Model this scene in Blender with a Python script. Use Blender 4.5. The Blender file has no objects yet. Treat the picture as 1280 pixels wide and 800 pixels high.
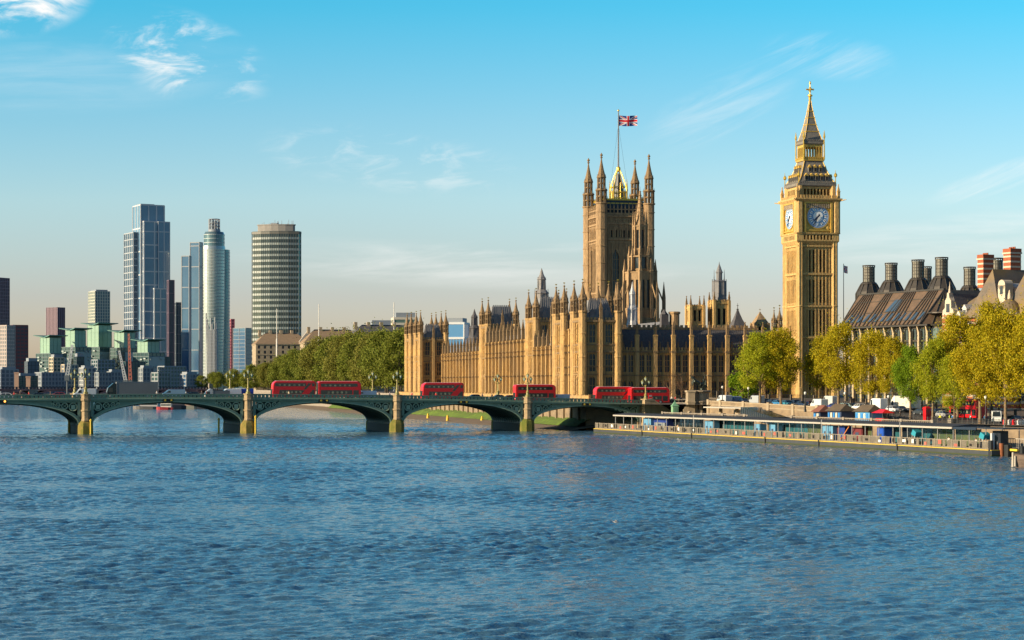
import bpy, math, random
import numpy as np
from mathutils import Vector, Matrix
random.seed(7); RNG = np.random.default_rng(7)
SC = bpy.context.scene
COL = SC.collection
pi = math.pi; R = math.radians
F = 2585.0; HC = 12.0; HY = 481.0     # focal length in photo pixels, eye height over the water, horizon row

# ---------------------------------------------------------------- camera, sky, sun, exposure
cam = bpy.data.cameras.new("camera"); camo = bpy.data.objects.new("camera", cam); COL.objects.link(camo)
camo.location = (0, 0, HC); camo.rotation_euler = (pi/2, 0, 0)
cam.sensor_width = 36; cam.lens = F/1280*36; cam.shift_y = (HY-400)/1280
cam.clip_start = 1; cam.clip_end = 60000
SC.camera = camo

SUN_AZ_VEC = Vector((-.933, -.36, 0)).normalized()
SUN_EL = R(16)
sund = Vector((SUN_AZ_VEC.x*math.cos(SUN_EL), SUN_AZ_VEC.y*math.cos(SUN_EL), math.sin(SUN_EL)))
sl = bpy.data.lights.new("sun", 'SUN'); so = bpy.data.objects.new("sun", sl); COL.objects.link(so)
sl.energy = 5.0; sl.angle = R(.5); sl.color = (1, .80, .53)
so.rotation_euler = sund.to_track_quat('Z', 'Y').to_euler(); so.location = (-300, -100, 300)

vs = SC.view_settings
vs.view_transform = 'Standard'; vs.look = 'None'; vs.gamma = 1; vs.exposure = 0.78; vs.use_curve_mapping = False

W = bpy.data.worlds.new("World"); SC.world = W; W.use_nodes = True
nt = W.node_tree; N = nt.nodes; N.clear()
def nn(t, **k):
    n = N.new(t)
    for a, b in k.items(): setattr(n, a, b)
    return n
def mth(op, a, b=None, c=None):
    n = nn('ShaderNodeMath', operation=op)
    for i, v in enumerate((a, b, c)):
        if v is None: continue
        if isinstance(v, (int, float)): n.inputs[i].default_value = v
        else: nt.links.new(v, n.inputs[i])
    return n.outputs[0]
sky = nn('ShaderNodeTexSky'); sky.sky_type = 'NISHITA'; sky.sun_disc = False
sky.sun_elevation = SUN_EL; sky.sun_rotation = math.atan2(SUN_AZ_VEC.x, SUN_AZ_VEC.y)
sky.air_density = 1.0; sky.dust_density = .6; sky.ozone_density = 1.6; sky.altitude = 0
tc = nn('ShaderNodeTexCoord'); sx = nn('ShaderNodeSeparateXYZ'); nt.links.new(tc.outputs['Generated'], sx.inputs[0])
yy = mth('MAXIMUM', sx.outputs[1], .05)
cu = mth('DIVIDE', sx.outputs[0], yy); cv = mth('DIVIDE', sx.outputs[2], yy)
def wisps(sxx, sy, seed, lo, hi, tilt=0., dist=.6):
    u2 = mth('ADD', mth('MULTIPLY', cu, math.cos(tilt)), mth('MULTIPLY', cv, math.sin(tilt)))
    v2 = mth('SUBTRACT', mth('MULTIPLY', cv, math.cos(tilt)), mth('MULTIPLY', cu, math.sin(tilt)))
    cb = nn('ShaderNodeCombineXYZ'); nt.links.new(mth('MULTIPLY', u2, sxx), cb.inputs[0]); nt.links.new(mth('MULTIPLY', v2, sy), cb.inputs[1]); cb.inputs[2].default_value = seed
    no = nn('ShaderNodeTexNoise'); no.inputs['Scale'].default_value = 1; no.inputs['Detail'].default_value = 9; no.inputs['Roughness'].default_value = .62; no.inputs['Distortion'].default_value = dist
    nt.links.new(cb.outputs[0], no.inputs['Vector'])
    mr = nn('ShaderNodeMapRange'); mr.interpolation_type = 'SMOOTHSTEP'; mr.inputs[1].default_value = lo; mr.inputs[2].default_value = hi
    nt.links.new(no.outputs['Fac'], mr.inputs[0]); return mr.outputs[0]
def blob(px, py, rx, ry, tilt=0.):
    c0, v0 = (px-640)/F, (HY-py)/F
    du = mth('SUBTRACT', cu, c0); dv = mth('SUBTRACT', cv, v0)
    a = mth('ADD', mth('MULTIPLY', du, math.cos(tilt)), mth('MULTIPLY', dv, math.sin(tilt)))
    b = mth('SUBTRACT', mth('MULTIPLY', dv, math.cos(tilt)), mth('MULTIPLY', du, math.sin(tilt)))
    d = mth('ADD', mth('POWER', mth('ABSOLUTE', mth('MULTIPLY', a, F/rx)), 2.), mth('POWER', mth('ABSOLUTE', mth('MULTIPLY', b, F/ry)), 2.))
    mr = nn('ShaderNodeMapRange'); mr.interpolation_type = 'SMOOTHSTEP'; mr.inputs[1].default_value = 1.; mr.inputs[2].default_value = 0.
    nt.links.new(d, mr.inputs[0]); return mr.outputs[0]
def addall(l):
    o = l[0]
    for x in l[1:]: o = mth('ADD', o, x)
    return o
wA = wisps(34, 95, 3.1, .46, .74, .10)
wD = wisps(20, 48, 1.7, .34, .58, .05, .8)
wB = wisps(14, 110, 8.3, .38, .76, .42)
wC = wisps(9, 75, 5.7, .36, .78, .03, .3)
mA = addall([mth('MULTIPLY', blob(232, 72, 120, 62, -.35), .95), mth('MULTIPLY', blob(490, 200, 190, 46, -.12), .40)])
mB = addall([mth('MULTIPLY', blob(905, 130, 130, 46, .5), .26), mth('MULTIPLY', blob(1250, 222, 110, 20, .33), .6), mth('MULTIPLY', blob(1035, 70, 95, 34, -.1), .42)])
mC = addall([mth('MULTIPLY', blob(480, 325, 260, 30, -.03), .42), mth('MULTIPLY', blob(640, 310, 130, 14, .02), .5), mth('MULTIPLY', blob(1180, 300, 240, 40, .15), .45), mth('MULTIPLY', blob(690, 345, 300, 22, 0), .25), mth('MULTIPLY', blob(100, 90, 260, 60, .05), .18)])
cl = mth('MINIMUM', addall([mth('MULTIPLY', wD, mth('MULTIPLY', blob(0, -2, 125, 56, .05), 1.35)), mth('MULTIPLY', wA, mA), mth('MULTIPLY', wB, mB), mth('MULTIPLY', wC, mC)]), .93)
mul = nn('ShaderNodeMix', data_type='RGBA', blend_type='MULTIPLY'); mul.inputs[0].default_value = 1
nt.links.new(sky.outputs[0], mul.inputs[6]); 
rp = nn('ShaderNodeValToRGB'); mr_ = nn('ShaderNodeMapRange'); mr_.inputs[1].default_value = 0.; mr_.inputs[2].default_value = 1.; nt.links.new(cv, mr_.inputs[0]); nt.links.new(mr_.outputs[0], rp.inputs[0])
SKY_T = [(.0, (1.12, .98, 1.10)), (.043, (1.03, .985, 1.22)), (.089, (1.07, 1.25, 1.39)), (.129, (.79, 1.25, 1.43)), (.183, (.31, 1.28, 1.51)), (.25, (.24, 1.15, 1.55)), (.5, (.42, .88, 1.15)), (.9, (.5, .78, .95))]
el = rp.color_ramp.elements
for i, (p_, c_) in enumerate(SKY_T):
    q_ = el[i] if i < 2 else el.new(p_)
    q_.position = p_; q_.color = (*[v/1.6 for v in c_], 1)
sc_ = nn('ShaderNodeMix', data_type='RGBA', blend_type='MULTIPLY'); sc_.inputs[0].default_value = 1; nt.links.new(rp.outputs[0], sc_.inputs[6]); sc_.inputs[7].default_value = (1.6, 1.6, 1.6, 1)
nt.links.new(sc_.outputs[2], mul.inputs[7])
mix = nn('ShaderNodeMix', data_type='RGBA'); nt.links.new(cl, mix.inputs[0]); nt.links.new(mul.outputs[2], mix.inputs[6]); mix.inputs[7].default_value = (8.2, 8.0, 7.7, 1)
bg = nn('ShaderNodeBackground'); nt.links.new(mix.outputs[2], bg.inputs[0]); bg.inputs[1].default_value = .077
wo = nn('ShaderNodeOutputWorld'); nt.links.new(bg.outputs[0], wo.inputs[0])

# ---------------------------------------------------------------- materials
MT = {}
def mat(name, col, rough=.8, metal=0., col2=None, nscale=.4, stretch=(1, 1, 1), bump=0., bscale=4., trans=0., island=None, spec=.5, col3=None, n3=.05, soot=None):
    if name in MT: return MT[name]
    m = bpy.data.materials.new(name); m.use_nodes = True; t = m.node_tree; b = t.nodes['Principled BSDF']
    L = t.links.new
    b.inputs['Base Color'].default_value = (*col, 1); b.inputs['Roughness'].default_value = rough; b.inputs['Metallic'].default_value = metal
    b.inputs['Specular IOR Level'].default_value = spec
    tcn = t.nodes.new('ShaderNodeTexCoord'); mp = t.nodes.new('ShaderNodeMapping'); mp.inputs['Scale'].default_value = stretch; L(tcn.outputs['Object'], mp.inputs[0])
    out = None
    if col2:
        no = t.nodes.new('ShaderNodeTexNoise'); no.inputs['Scale'].default_value = nscale; no.inputs['Detail'].default_value = 6; no.inputs['Roughness'].default_value = .65; L(mp.outputs[0], no.inputs['Vector'])
        rp = t.nodes.new('ShaderNodeMapRange'); rp.inputs[1].default_value = .33; rp.inputs[2].default_value = .67; L(no.outputs['Fac'], rp.inputs[0])
        mx = t.nodes.new('ShaderNodeMix'); mx.data_type = 'RGBA'; L(rp.outputs[0], mx.inputs[0]); mx.inputs[6].default_value = (*col, 1); mx.inputs[7].default_value = (*col2, 1); out = mx.outputs[2]
        if col3:
            n2 = t.nodes.new('ShaderNodeTexNoise'); n2.inputs['Scale'].default_value = n3; n2.inputs['Detail'].default_value = 4; L(tcn.outputs['Object'], n2.inputs['Vector'])
            r2 = t.nodes.new('ShaderNodeMapRange'); r2.inputs[1].default_value = .42; r2.inputs[2].default_value = .66; L(n2.outputs['Fac'], r2.inputs[0])
            m2 = t.nodes.new('ShaderNodeMix'); m2.data_type = 'RGBA'; L(r2.outputs[0], m2.inputs[0]); L(out, m2.inputs[6]); m2.inputs[7].default_value = (*col3, 1); out = m2.outputs[2]
    if soot:
        ms_ = t.nodes.new('ShaderNodeMapping'); ms_.inputs['Scale'].default_value = (1.1, 1.1, .16); L(tcn.outputs['Object'], ms_.inputs[0])
        ns_ = t.nodes.new('ShaderNodeTexNoise'); ns_.inputs['Scale'].default_value = .8; ns_.inputs['Detail'].default_value = 8; ns_.inputs['Roughness'].default_value = .75; L(ms_.outputs[0], ns_.inputs['Vector'])
        rs_ = t.nodes.new('ShaderNodeMapRange'); rs_.inputs[1].default_value = .50; rs_.inputs[2].default_value = .66; rs_.inputs[4].default_value = .8; L(ns_.outputs['Fac'], rs_.inputs[0])
        mz = t.nodes.new('ShaderNodeMix'); mz.data_type = 'RGBA'; L(rs_.outputs[0], mz.inputs[0]); L(out, mz.inputs[6]); mz.inputs[7].default_value = (*soot, 1); out = mz.outputs[2]
    if island:
        ge = t.nodes.new('ShaderNodeNewGeometry'); cr = t.nodes.new('ShaderNodeValToRGB'); L(ge.outputs['Random Per Island'], cr.inputs[0])
        e = cr.color_ramp.elements
        e[0].position = 0; e[0].color = (*island[0], 1); e[1].position = 1; e[1].color = (*island[-1], 1)
        for i, c in enumerate(island[1:-1]):
            q = e.new((i+1)/(len(island)-1)); q.color = (*c, 1)
        out = cr.outputs[0]
    if out: L(out, b.inputs['Base Color'])
    if bump:
        nb = t.nodes.new('ShaderNodeTexNoise'); nb.inputs['Scale'].default_value = bscale; nb.inputs['Detail'].default_value = 5; L(mp.outputs[0], nb.inputs['Vector'])
        bp = t.nodes.new('ShaderNodeBump'); bp.inputs['Strength'].default_value = bump; bp.inputs['Distance'].default_value = .1; L(nb.outputs['Fac'], bp.inputs['Height']); L(bp.outputs[0], b.inputs['Normal'])
    if trans:
        tr = t.nodes.new('ShaderNodeBsdfTranslucent'); ms = t.nodes.new('ShaderNodeMixShader'); ms.inputs[0].default_value = trans
        if out: L(out, tr.inputs[0])
        else: tr.inputs[0].default_value = (*col, 1)
        L(b.outputs[0], ms.inputs[1]); L(tr.outputs[0], ms.inputs[2]); L(ms.outputs[0], t.nodes['Material Output'].inputs[0])
    MT[name] = m; return m

STONE = mat('limestone', (.57, .36, .135), .9, col2=(.37, .225, .08), nscale=2.2, stretch=(1, 1, .6), bump=1., bscale=2.6, col3=(.40, .26, .12), n3=.09, soot=(.16, .105, .055))
STONE2 = mat('tower limestone', (.58, .385, .15), .9, col2=(.44, .28, .10), nscale=1.6, stretch=(1, 1, .5), bump=.8, bscale=2.4, soot=(.23, .15, .065))
STONE3 = mat('weathered limestone', (.40, .265, .135), .9, col2=(.26, .17, .09), nscale=1.4, stretch=(1, 1, .4), bump=1., bscale=2.2, soot=(.11, .075, .05))
STONED = mat('sooty limestone', (.27, .175, .085), .9, col2=(.15, .10, .055), nscale=1.6, bump=.8, bscale=2.4)
PALE = mat('portland stone', (.39, .315, .215), .9, col2=(.26, .20, .135), nscale=.5, bump=.3)
GREYST = mat('grey granite', (.30, .26, .21), .9, col2=(.2, .17, .14), nscale=.8, bump=.4)
SLATE = mat('slate roof', (.125, .12, .125), .95, col2=(.07, .07, .08), nscale=1.2, stretch=(2, 2, .4), bump=.3, spec=.15)
IRON = mat('cast iron roof plates', (.27, .265, .27), .85, col2=(.16, .165, .18), nscale=.8, stretch=(1, 1, .4), bump=.3, spec=.2)
LEADG = mat('grey lead lantern', (.21, .21, .22), .8, col2=(.14, .14, .15), nscale=1.)
GOLD = mat('gilding', (.75, .50, .08), .4, metal=.6, col2=(.55, .36, .06), nscale=1.5)
GLASS = mat('leaded glass', (.025, .03, .04), .22, spec=.6, col2=(.05, .055, .065), nscale=1.2)
DARK = mat('dark interior', (.012, .011, .01), .9)
BLACKM = mat('black painted iron', (.012, .013, .014), .45)

# ---------------------------------------------------------------- mesh builder
class MB:
    def __init__(s): s.v = []; s.f = []; s.m = []
    def add(s, vs_, fs_, m=0):
        o = len(s.v); s.v.extend(vs_)
        for f in fs_: s.f.append(tuple(i+o for i in f)); s.m.append(m)
        return s
    def box(s, x0, x1, y0, y1, z0, z1, m=0):
        return s.add([(x0,y0,z0),(x1,y0,z0),(x1,y1,z0),(x0,y1,z0),(x0,y0,z1),(x1,y0,z1),(x1,y1,z1),(x0,y1,z1)],
              [(0,3,2,1),(4,5,6,7),(0,1,5,4),(1,2,6,5),(2,3,7,6),(3,0,4,7)], m)
    def cbox(s, x, y, z0, z1, w, d, m=0): return s.box(x-w/2, x+w/2, y-d/2, y+d/2, z0, z1, m)
    def loft(s, rings, m=0, cap=True):
        n = len(rings[0]); vs_ = [p for r in rings for p in r]; fs_ = []
        for k in range(len(rings)-1):
            for i in range(n):
                j = (i+1) % n; fs_.append((k*n+i, k*n+j, (k+1)*n+j, (k+1)*n+i))
        if cap: fs_.append(tuple(range(n-1, -1, -1))); fs_.append(tuple((len(rings)-1)*n+i for i in range(n)))
        return s.add(vs_, fs_, m)
    def prism(s, poly, z0, z1, m=0): return s.loft([[(x,y,z0) for x,y in poly], [(x,y,z1) for x,y in poly]], m)
    def lathe(s, cx, cy, prof, n=8, m=0, ph=None):
        ph = pi/n if ph is None else ph
        return s.loft([[(cx+r*math.cos(ph+2*pi*i/n), cy+r*math.sin(ph+2*pi*i/n), z) for i in range(n)] for r, z in prof], m)
    def tube(s, p, q, r0, r1=None, n=6, m=0):
        r1 = r0 if r1 is None else r1; p = Vector(p); q = Vector(q); d = (q-p).normalized()
        a = d.orthogonal().normalized(); b = d.cross(a)
        return s.loft([[tuple(c+(a*math.cos(2*pi*i/n)+b*math.sin(2*pi*i/n))*r) for i in range(n)] for c, r in ((p, r0), (q, r1))], m)
    def sweep(s, pts, r, n=6, m=0):
        for a, b in zip(pts[:-1], pts[1:]): s.tube(a, b, r, r, n, m)
        return s
    def extr(s, poly, y0, y1, m=0):                       # polygon in x,z pushed along y
        return s.loft([[(x,y0,z) for x,z in poly], [(x,y1,z) for x,z in poly]], m)
    def strip(s, xs, lo, hi, y0, y1, m=0):                # chain of boxes following z = lo(x)..hi(x)
        rings = [[(x,y0,lo(x)),(x,y1,lo(x)),(x,y1,hi(x)),(x,y0,hi(x))] for x in xs]
        return s.loft(rings, m)
    def tent(s, x0, x1, y0, y1, z0, z1, hip=0., m=0, axis='x'):   # hipped or gabled roof
        if axis == 'x':
            ym = (y0+y1)/2; r = [(x0+hip, ym, z1), (x1-hip, ym, z1)]
            return s.add([(x0,y0,z0),(x1,y0,z0),(x1,y1,z0),(x0,y1,z0)]+r, [(0,1,5,4),(2,3,4,5),(1,2,5),(3,0,4),(0,3,2,1)], m)
        xm = (x0+x1)/2; r = [(xm, y0+hip, z1), (xm, y1-hip, z1)]
        return s.add([(x0,y0,z0),(x1,y0,z0),(x1,y1,z0),(x0,y1,z0)]+r, [(1,2,5,4),(3,0,4,5),(0,1,4),(2,3,5),(0,3,2,1)], m)
    def wall(s, o, ax, nrm, u0, u1, z0, z1, ops, depth, m=0, back=None):
        # one wall face with real openings: o origin, ax direction along, nrm outward; ops = [(ua,ub,za,zb)]
        ax = Vector(ax); nr = Vector(nrm); o = Vector(o)
        us = sorted({u0, u1, *[a for q in ops for a in q[:2]]}); zs = sorted({z0, z1, *[a for q in ops for a in q[2:]]})
        P = lambda u, z, d=0.: tuple(o+ax*u-nr*d+Vector((0, 0, z)))
        flip = ax.cross(Vector((0, 0, 1))).dot(nr) < 0
        def q4(a, b, c, d, mm): s.add([a, b, c, d], [(0,1,2,3) if not flip else (3,2,1,0)], mm)
        for ua, ub in zip(us[:-1], us[1:]):
            for za, zb in zip(zs[:-1], zs[1:]):
                uc, zc = (ua+ub)/2, (za+zb)/2
                if not any(q[0] < uc < q[1] and q[2] < zc < q[3] for q in ops): q4(P(ua,za), P(ub,za), P(ub,zb), P(ua,zb), m)
        for ua, ub, za, zb in ops:
            q4(P(ua,za), P(ua,za,depth), P(ua,zb,depth), P(ua,zb), m); q4(P(ub,za,depth), P(ub,za), P(ub,zb), P(ub,zb,depth), m)
            q4(P(ua,za), P(ub,za), P(ub,za,depth), P(ua,za,depth), m); q4(P(ua,zb,depth), P(ub,zb,depth), P(ub,zb), P(ua,zb), m)
            if back is not None: q4(P(ua,za,depth), P(ub,za,depth), P(ub,zb,depth), P(ua,zb,depth), back)
        return s
    def ribs(s, o, ax, nr, u0, u1, z0, z1, ops, step=.8, pj=.16, w=.16, hz=0., m=0):
        # thin stone ribs and cross bars of blind tracery, broken at the openings
        o = Vector(o); ax = Vector(ax); nr = Vector(nr); n = max(1, int((u1-u0)/step))
        def bar(ua, ub, za, zb, p):
            A = o+ax*ua-nr*.03; B = o+ax*ub+nr*p; s.box(*sorted((A.x, B.x)), *sorted((A.y, B.y)), za, zb, m)
        for i in range(n+1):
            u = u0+(u1-u0)*i/n; cuts = sorted([(q[2]-.15, q[3]+.15) for q in ops if q[0]-w < u < q[1]+w]); z = z0
            for a, c in cuts+[(z1, z1)]:
                if a-z > .4: bar(u-w/2, u+w/2, z, min(a, z1), pj)
                z = max(z, c)
        if hz:
            z = z0+hz
            while z < z1-.2:
                cuts = sorted([(q[0]-.1, q[1]+.1) for q in ops if q[2]-.1 < z < q[3]+.1]); u = u0
                for a, c in cuts+[(u1, u1)]:
                    if a-u > .3: bar(u, min(a, u1), z, z+.17, pj*.8)
                    u = max(u, c)
                z += hz
    def mesh(s, name, mats):
        me = bpy.data.meshes.new(name); me.from_pydata(s.v, [], s.f)
        for m in (mats if isinstance(mats, (list, tuple)) else [mats]): me.materials.append(m)
        if any(s.m): me.polygons.foreach_set('material_index', s.m)
        me.update(); return me
    def build(s, name, mats, parent=None, loc=None, rz=None, smooth=False):
        me = s.mesh(name, mats)
        if smooth: me.polygons.foreach_set('use_smooth', [True]*len(me.polygons))
        return link(name, me, parent, loc, rz)
def link(name, me, parent=None, loc=None, rz=None):
    o = bpy.data.objects.new(name, me); COL.objects.link(o); o.parent = parent
    if loc: o.location = loc
    if rz: o.rotation_euler.z = rz
    return o
def tag(o, label, cat, group=None, kind=None):
    if label: o['label'] = label
    if cat: o['category'] = cat
    if group: o['group'] = group
    if kind: o['kind'] = kind
    return o
def T(name, label, cat, loc=(0, 0, 0), rz=0., group=None):
    o = bpy.data.objects.new(name, None); COL.objects.link(o); o.location = loc; o.rotation_euler.z = rz; o.empty_display_size = .5
    return tag(o, label, cat, group)
def struct(o): o['kind'] = 'structure'; return o
def kids(o): return [c for c in bpy.data.objects if c.parent == o]
def copy_tree(o, loc=None, rz=None, label=None, sc=None, parent=None, cm=None):
    c = o.copy(); COL.objects.link(c)
    if parent is not None: c.parent = parent
    if loc is not None: c.location = loc
    if rz is not None: c.rotation_euler.z = rz
    if label: c['label'] = label
    if sc is not None: c.scale = sc
    if cm is None:
        cm = {}
        for q in bpy.data.objects:
            if q.parent: cm.setdefault(q.parent.name, []).append(q)
    for ch in cm.get(o.name, []): copy_tree(ch, parent=c, cm=cm)
    return c
def placed(me, name, spots, parent):
    for i, p in enumerate(spots): link(name, me, parent, p[:3], p[3] if len(p) > 3 else None)
def at(px, py, Y): return ((px-640)/F*Y, Y, HC-(py-HY)/F*Y)
def ax_t(px, O, rz, w):                       # distance along a frame's x axis where column px crosses the line y = w
    k = (px-640)/F; c, s = math.cos(rz), math.sin(rz)
    return (k*(O[1]+w*c)-O[0]+w*s)/(c-k*s)
def fw(O, rz, x, y, z=0.): c, s = math.cos(rz), math.sin(rz); return (O[0]+x*c-y*s, O[1]+x*s+y*c, z)
PAL_O, PAL_R = (20.8, 612.), R(13)
BR_O, BR_R = (-103.1, 500.), R(17.5)
EM_O, EM_R = (20.4, 517.), R(-70.8)
def lerp_tab(x, tab):
    if x <= tab[0][0]: return tab[0][1]
    for (a, b), (c, d) in zip(tab[:-1], tab[1:]):
        if x <= c: return b+(d-b)*(x-a)/(c-a)
    return tab[-1][1]
GZ = [(-60, 8.), (-20, 7.), (5, 6.95), (50, 6.2), (78, 5.8), (106, 4.25), (300, 4.0)]
gz = lambda t: lerp_tab(t, GZ)
def em(px, w, dz=0.): t = ax_t(px, EM_O, EM_R, w); return fw(EM_O, EM_R, t, w, gz(t)+dz)
BT = lambda x: 9.75-.000118*(min(max(x, -100), 146)-22)**2          # top of the bridge parapet

# ---------------------------------------------------------------- water, banks
WATER = bpy.data.materials.new('river water'); WATER.use_nodes = True
def _w():
    t = WATER.node_tree; b = t.nodes['Principled BSDF']; L = t.links.new
    b.inputs['Base Color'].default_value = (.052, .130, .20, 1); b.inputs['Roughness'].default_value = .05; b.inputs['IOR'].default_value = 1.33
    tcn = t.nodes.new('ShaderNodeTexCoord')
    def nz(sc, det, st, rz=0.):
        mp = t.nodes.new('ShaderNodeMapping'); mp.inputs['Scale'].default_value = st; mp.inputs['Rotation'].default_value = (0, 0, rz); L(tcn.outputs['Object'], mp.inputs[0])
        n = t.nodes.new('ShaderNodeTexNoise'); n.inputs['Scale'].default_value = sc; n.inputs['Detail'].default_value = det; n.inputs['Roughness'].default_value = .6; L(mp.outputs[0], n.inputs['Vector']); return n
    a = nz(2.3, 3, (.8, 1.3, 1), .2)
    bp = t.nodes.new('ShaderNodeBump'); bp.inputs['Strength'].default_value = 1.; bp.inputs['Distance'].default_value = .09; L(a.outputs['Fac'], bp.inputs['Height'])
    a2 = nz(7., 2, (.8, 1.2, 1), .35); b2 = t.nodes.new('ShaderNodeBump'); b2.inputs['Strength'].default_value = 1.; b2.inputs['Distance'].default_value = .03; L(a2.outputs['Fac'], b2.inputs['Height']); L(bp.outputs[0], b2.inputs['Normal'])
    L(b2.outputs[0], b.inputs['Normal'])
_w()
def water():
    nr, nc = 1750, 900
    r = np.concatenate([[-200, -60, 5, 30, 55], 80*np.exp(np.linspace(0, math.log(760/80), nr)), [900, 1200, 1800, 2600, 4000]])
    ta = np.linspace(-.42, .42, nc)
    rw = np.maximum(r, 60)
    X = rw[:, None]*ta[None, :]; Y = np.repeat(r[:, None], nc, 1)
    X[:, 0] = -1500-rw*.2; X[:, -1] = 1500+rw*.2
    Z = np.zeros_like(X); rng = np.random.default_rng(3)
    dy = np.maximum(np.gradient(r), .2)[:, None]; live = ((r > 78) & (r < 765))[:, None]*np.clip((770-r)/150, 0, 1)[:, None]
    # gust patches make bands of rougher and calmer water
    G = np.zeros_like(X)
    for k in range(40):
        th = rng.uniform(0, pi); lam = 16*math.exp(rng.uniform(0, 1.7)); G += np.sin(2*pi*(X*math.cos(th)*.55+Y*math.sin(th)*.7)/lam+rng.uniform(0, 6.3))
    G = 1+.10*G; G = np.clip(G, .6, 1.9)
    for k in range(120):
        lam = .45*math.exp(rng.uniform(0, 2.0)); th = pi*.5+.25+rng.normal(0, .62)
        amp = .0046*lam**.8*rng.uniform(.5, 1.3)
        fade = np.clip((lam*abs(math.sin(th))+lam*.3)/(dy*2.6)-.35, 0, 1)
        ph = 2*pi*(X*math.cos(th)+Y*math.sin(th))/lam+rng.uniform(0, 6.3)
        Z += amp*fade*(np.sin(ph)+.25*np.sin(2*ph+.6))
    Z *= G*live
    vs_ = np.stack([X, Y, Z], -1).reshape(-1, 3); n1 = len(r)
    idx = np.arange(n1*nc).reshape(n1, nc)
    q = np.stack([idx[:-1, :-1], idx[:-1, 1:], idx[1:, 1:], idx[1:, :-1]], -1).reshape(-1, 4)
    me = bpy.data.meshes.new('river_water'); me.vertices.add(len(vs_)); me.vertices.foreach_set('co', vs_.ravel())
    me.loops.add(q.size); me.loops.foreach_set('vertex_index', q.ravel().astype(np.int32)); me.polygons.add(len(q))
    me.polygons.foreach_set('loop_start', np.arange(0, q.size, 4, dtype=np.int32)); me.polygons.foreach_set('loop_total', np.full(len(q), 4, np.int32))
    me.polygons.foreach_set('use_smooth', np.ones(len(q), bool)); me.update(); me.materials.append(WATER)
    struct(link('river_water', me))
water()
ASPH = mat('asphalt', (.055, .053, .05), .9, col2=(.04, .04, .038), nscale=.7)
PAVE = mat('paving', (.13, .105, .08), .9, col2=(.09, .075, .06), nscale=.6, bump=.2)
SAND = mat('foreshore sand', (.20, .14, .085), .95, col2=(.12, .085, .055), nscale=.25, bump=.6, bscale=1.5)
ALGAE = mat('green algae', (.11, .18, .012), .95, col2=(.06, .09, .012), nscale=.6, bump=.6, bscale=2.)
WALLST = mat('river wall granite', (.28, .205, .125), .9, col2=(.16, .12, .08), nscale=.35, stretch=(1, 1, 2), bump=.5, bscale=1.5)
def tw(Y): return 20.2-.235*(Y-550)                     # terrace wall line: world x at depth Y
def land():
    b = MB()
    # land sheet: rows along the embankment frame; far rows follow the terrace wall
    ts = [-2400, -1500, -900, -600, -400, -200, -120, -60, -40, -20, 5, 50, 78, 106, 130, 200, 300]
    rings = []
    for t in ts:
        if t <= -40:
            P = fw(EM_O, EM_R, t, 0); # start on the terrace line
            Y = P[1]; w0 = (tw(Y)-P[0])/math.cos(EM_R+pi/2)
            w0 = (tw(Y)-P[0])*1.06
        elif t < 6: w0 = 12 if t < 0 else 30.4
        else: w0 = 30.4
        rings.append([fw(EM_O, EM_R, t, w0, gz(t)), fw(EM_O, EM_R, t, w0+60, gz(t)), fw(EM_O, EM_R, t, 1500, gz(t))])
    vs_ = [p for r in rings for p in r]; fs_ = []
    for k in range(len(rings)-1):
        for i in (0, 1): fs_.append((k*3+i, k*3+3+i, k*3+4+i, k*3+1+i))
    b.add(vs_, fs_); o = b.build('ground', PAVE); struct(o)
    # embankment road (4 mm over the ground) with a kerb
    b = MB(); rr = [[fw(EM_O, EM_R, t, 39, gz(t)+.012), fw(EM_O, EM_R, t, 53, gz(t)+.012)] for t in (-20, 5, 50, 78, 106, 130, 200, 300)]
    b.add([p for r in rr for p in r], [(2*k, 2*k+2, 2*k+3, 2*k+1) for k in range(len(rr)-1)]); struct(b.build('embankment_road', ASPH))
    b = MB(); rr = [[fw(EM_O, EM_R, t, 52.9, gz(t)+.02), fw(EM_O, EM_R, t, 52.9, gz(t)+.14), fw(EM_O, EM_R, t, 56, gz(t)+.14), fw(EM_O, EM_R, t, 56, gz(t)+.02)] for t in (-20, 5, 50, 78, 106, 130, 200, 300)]
    b.loft(rr); struct(b.build('pavement', PAVE))
    # lower quay in front of the street wall
    b = MB(); b.box(-8, 300, 20, 30.2, -3, 4.0); o = b.build('quay', WALLST, None, (*EM_O, 0), EM_R); struct(o)
    b = MB(); b.box(80, 300, 30.2, 31.5, -3, 3.95); struct(b.build('quay_edge', PAVE, None, (*EM_O, 0), EM_R))
    # foreshore
    b = MB(); A = []; 
    for i, Y in enumerate((540, 565, 600, 650, 720, 800, 870, 950, 1100, 1400, 2300)):
        x = tw(Y); ww = [7, 9, 11, 13, 13, 12, 10, 9, 8, 8, 8][i]; A += [(x+2, Y, 1.3), (x-ww*.45, Y-1, .75), (x-ww, Y-2, .12), (x-ww-6, Y-3, -.9)]
    b.add(A, [(k*4+i, k*4+i+1, k*4+i+5, k*4+i+4) for k in range(10) for i in range(3)]); struct(b.build('beach', SAND, smooth=True))
    b = MB(); A = []
    for i, Y in enumerate(np.linspace(548, 1000, 46)):
        x = tw(Y); j = random.uniform(-.3, .3); A += [(x+.3, Y, 3.1+j), (x-1.6, Y-.5, 2.3+j), (x-3.6+j, Y-1, .95)]
    b.add(A, [(k*3+i, k*3+i+1, k*3+i+4, k*3+i+3) for k in range(45) for i in range(2)]); o = b.build('algae_bank', ALGAE); tag(o, None, None, kind='structure')
land()
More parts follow.
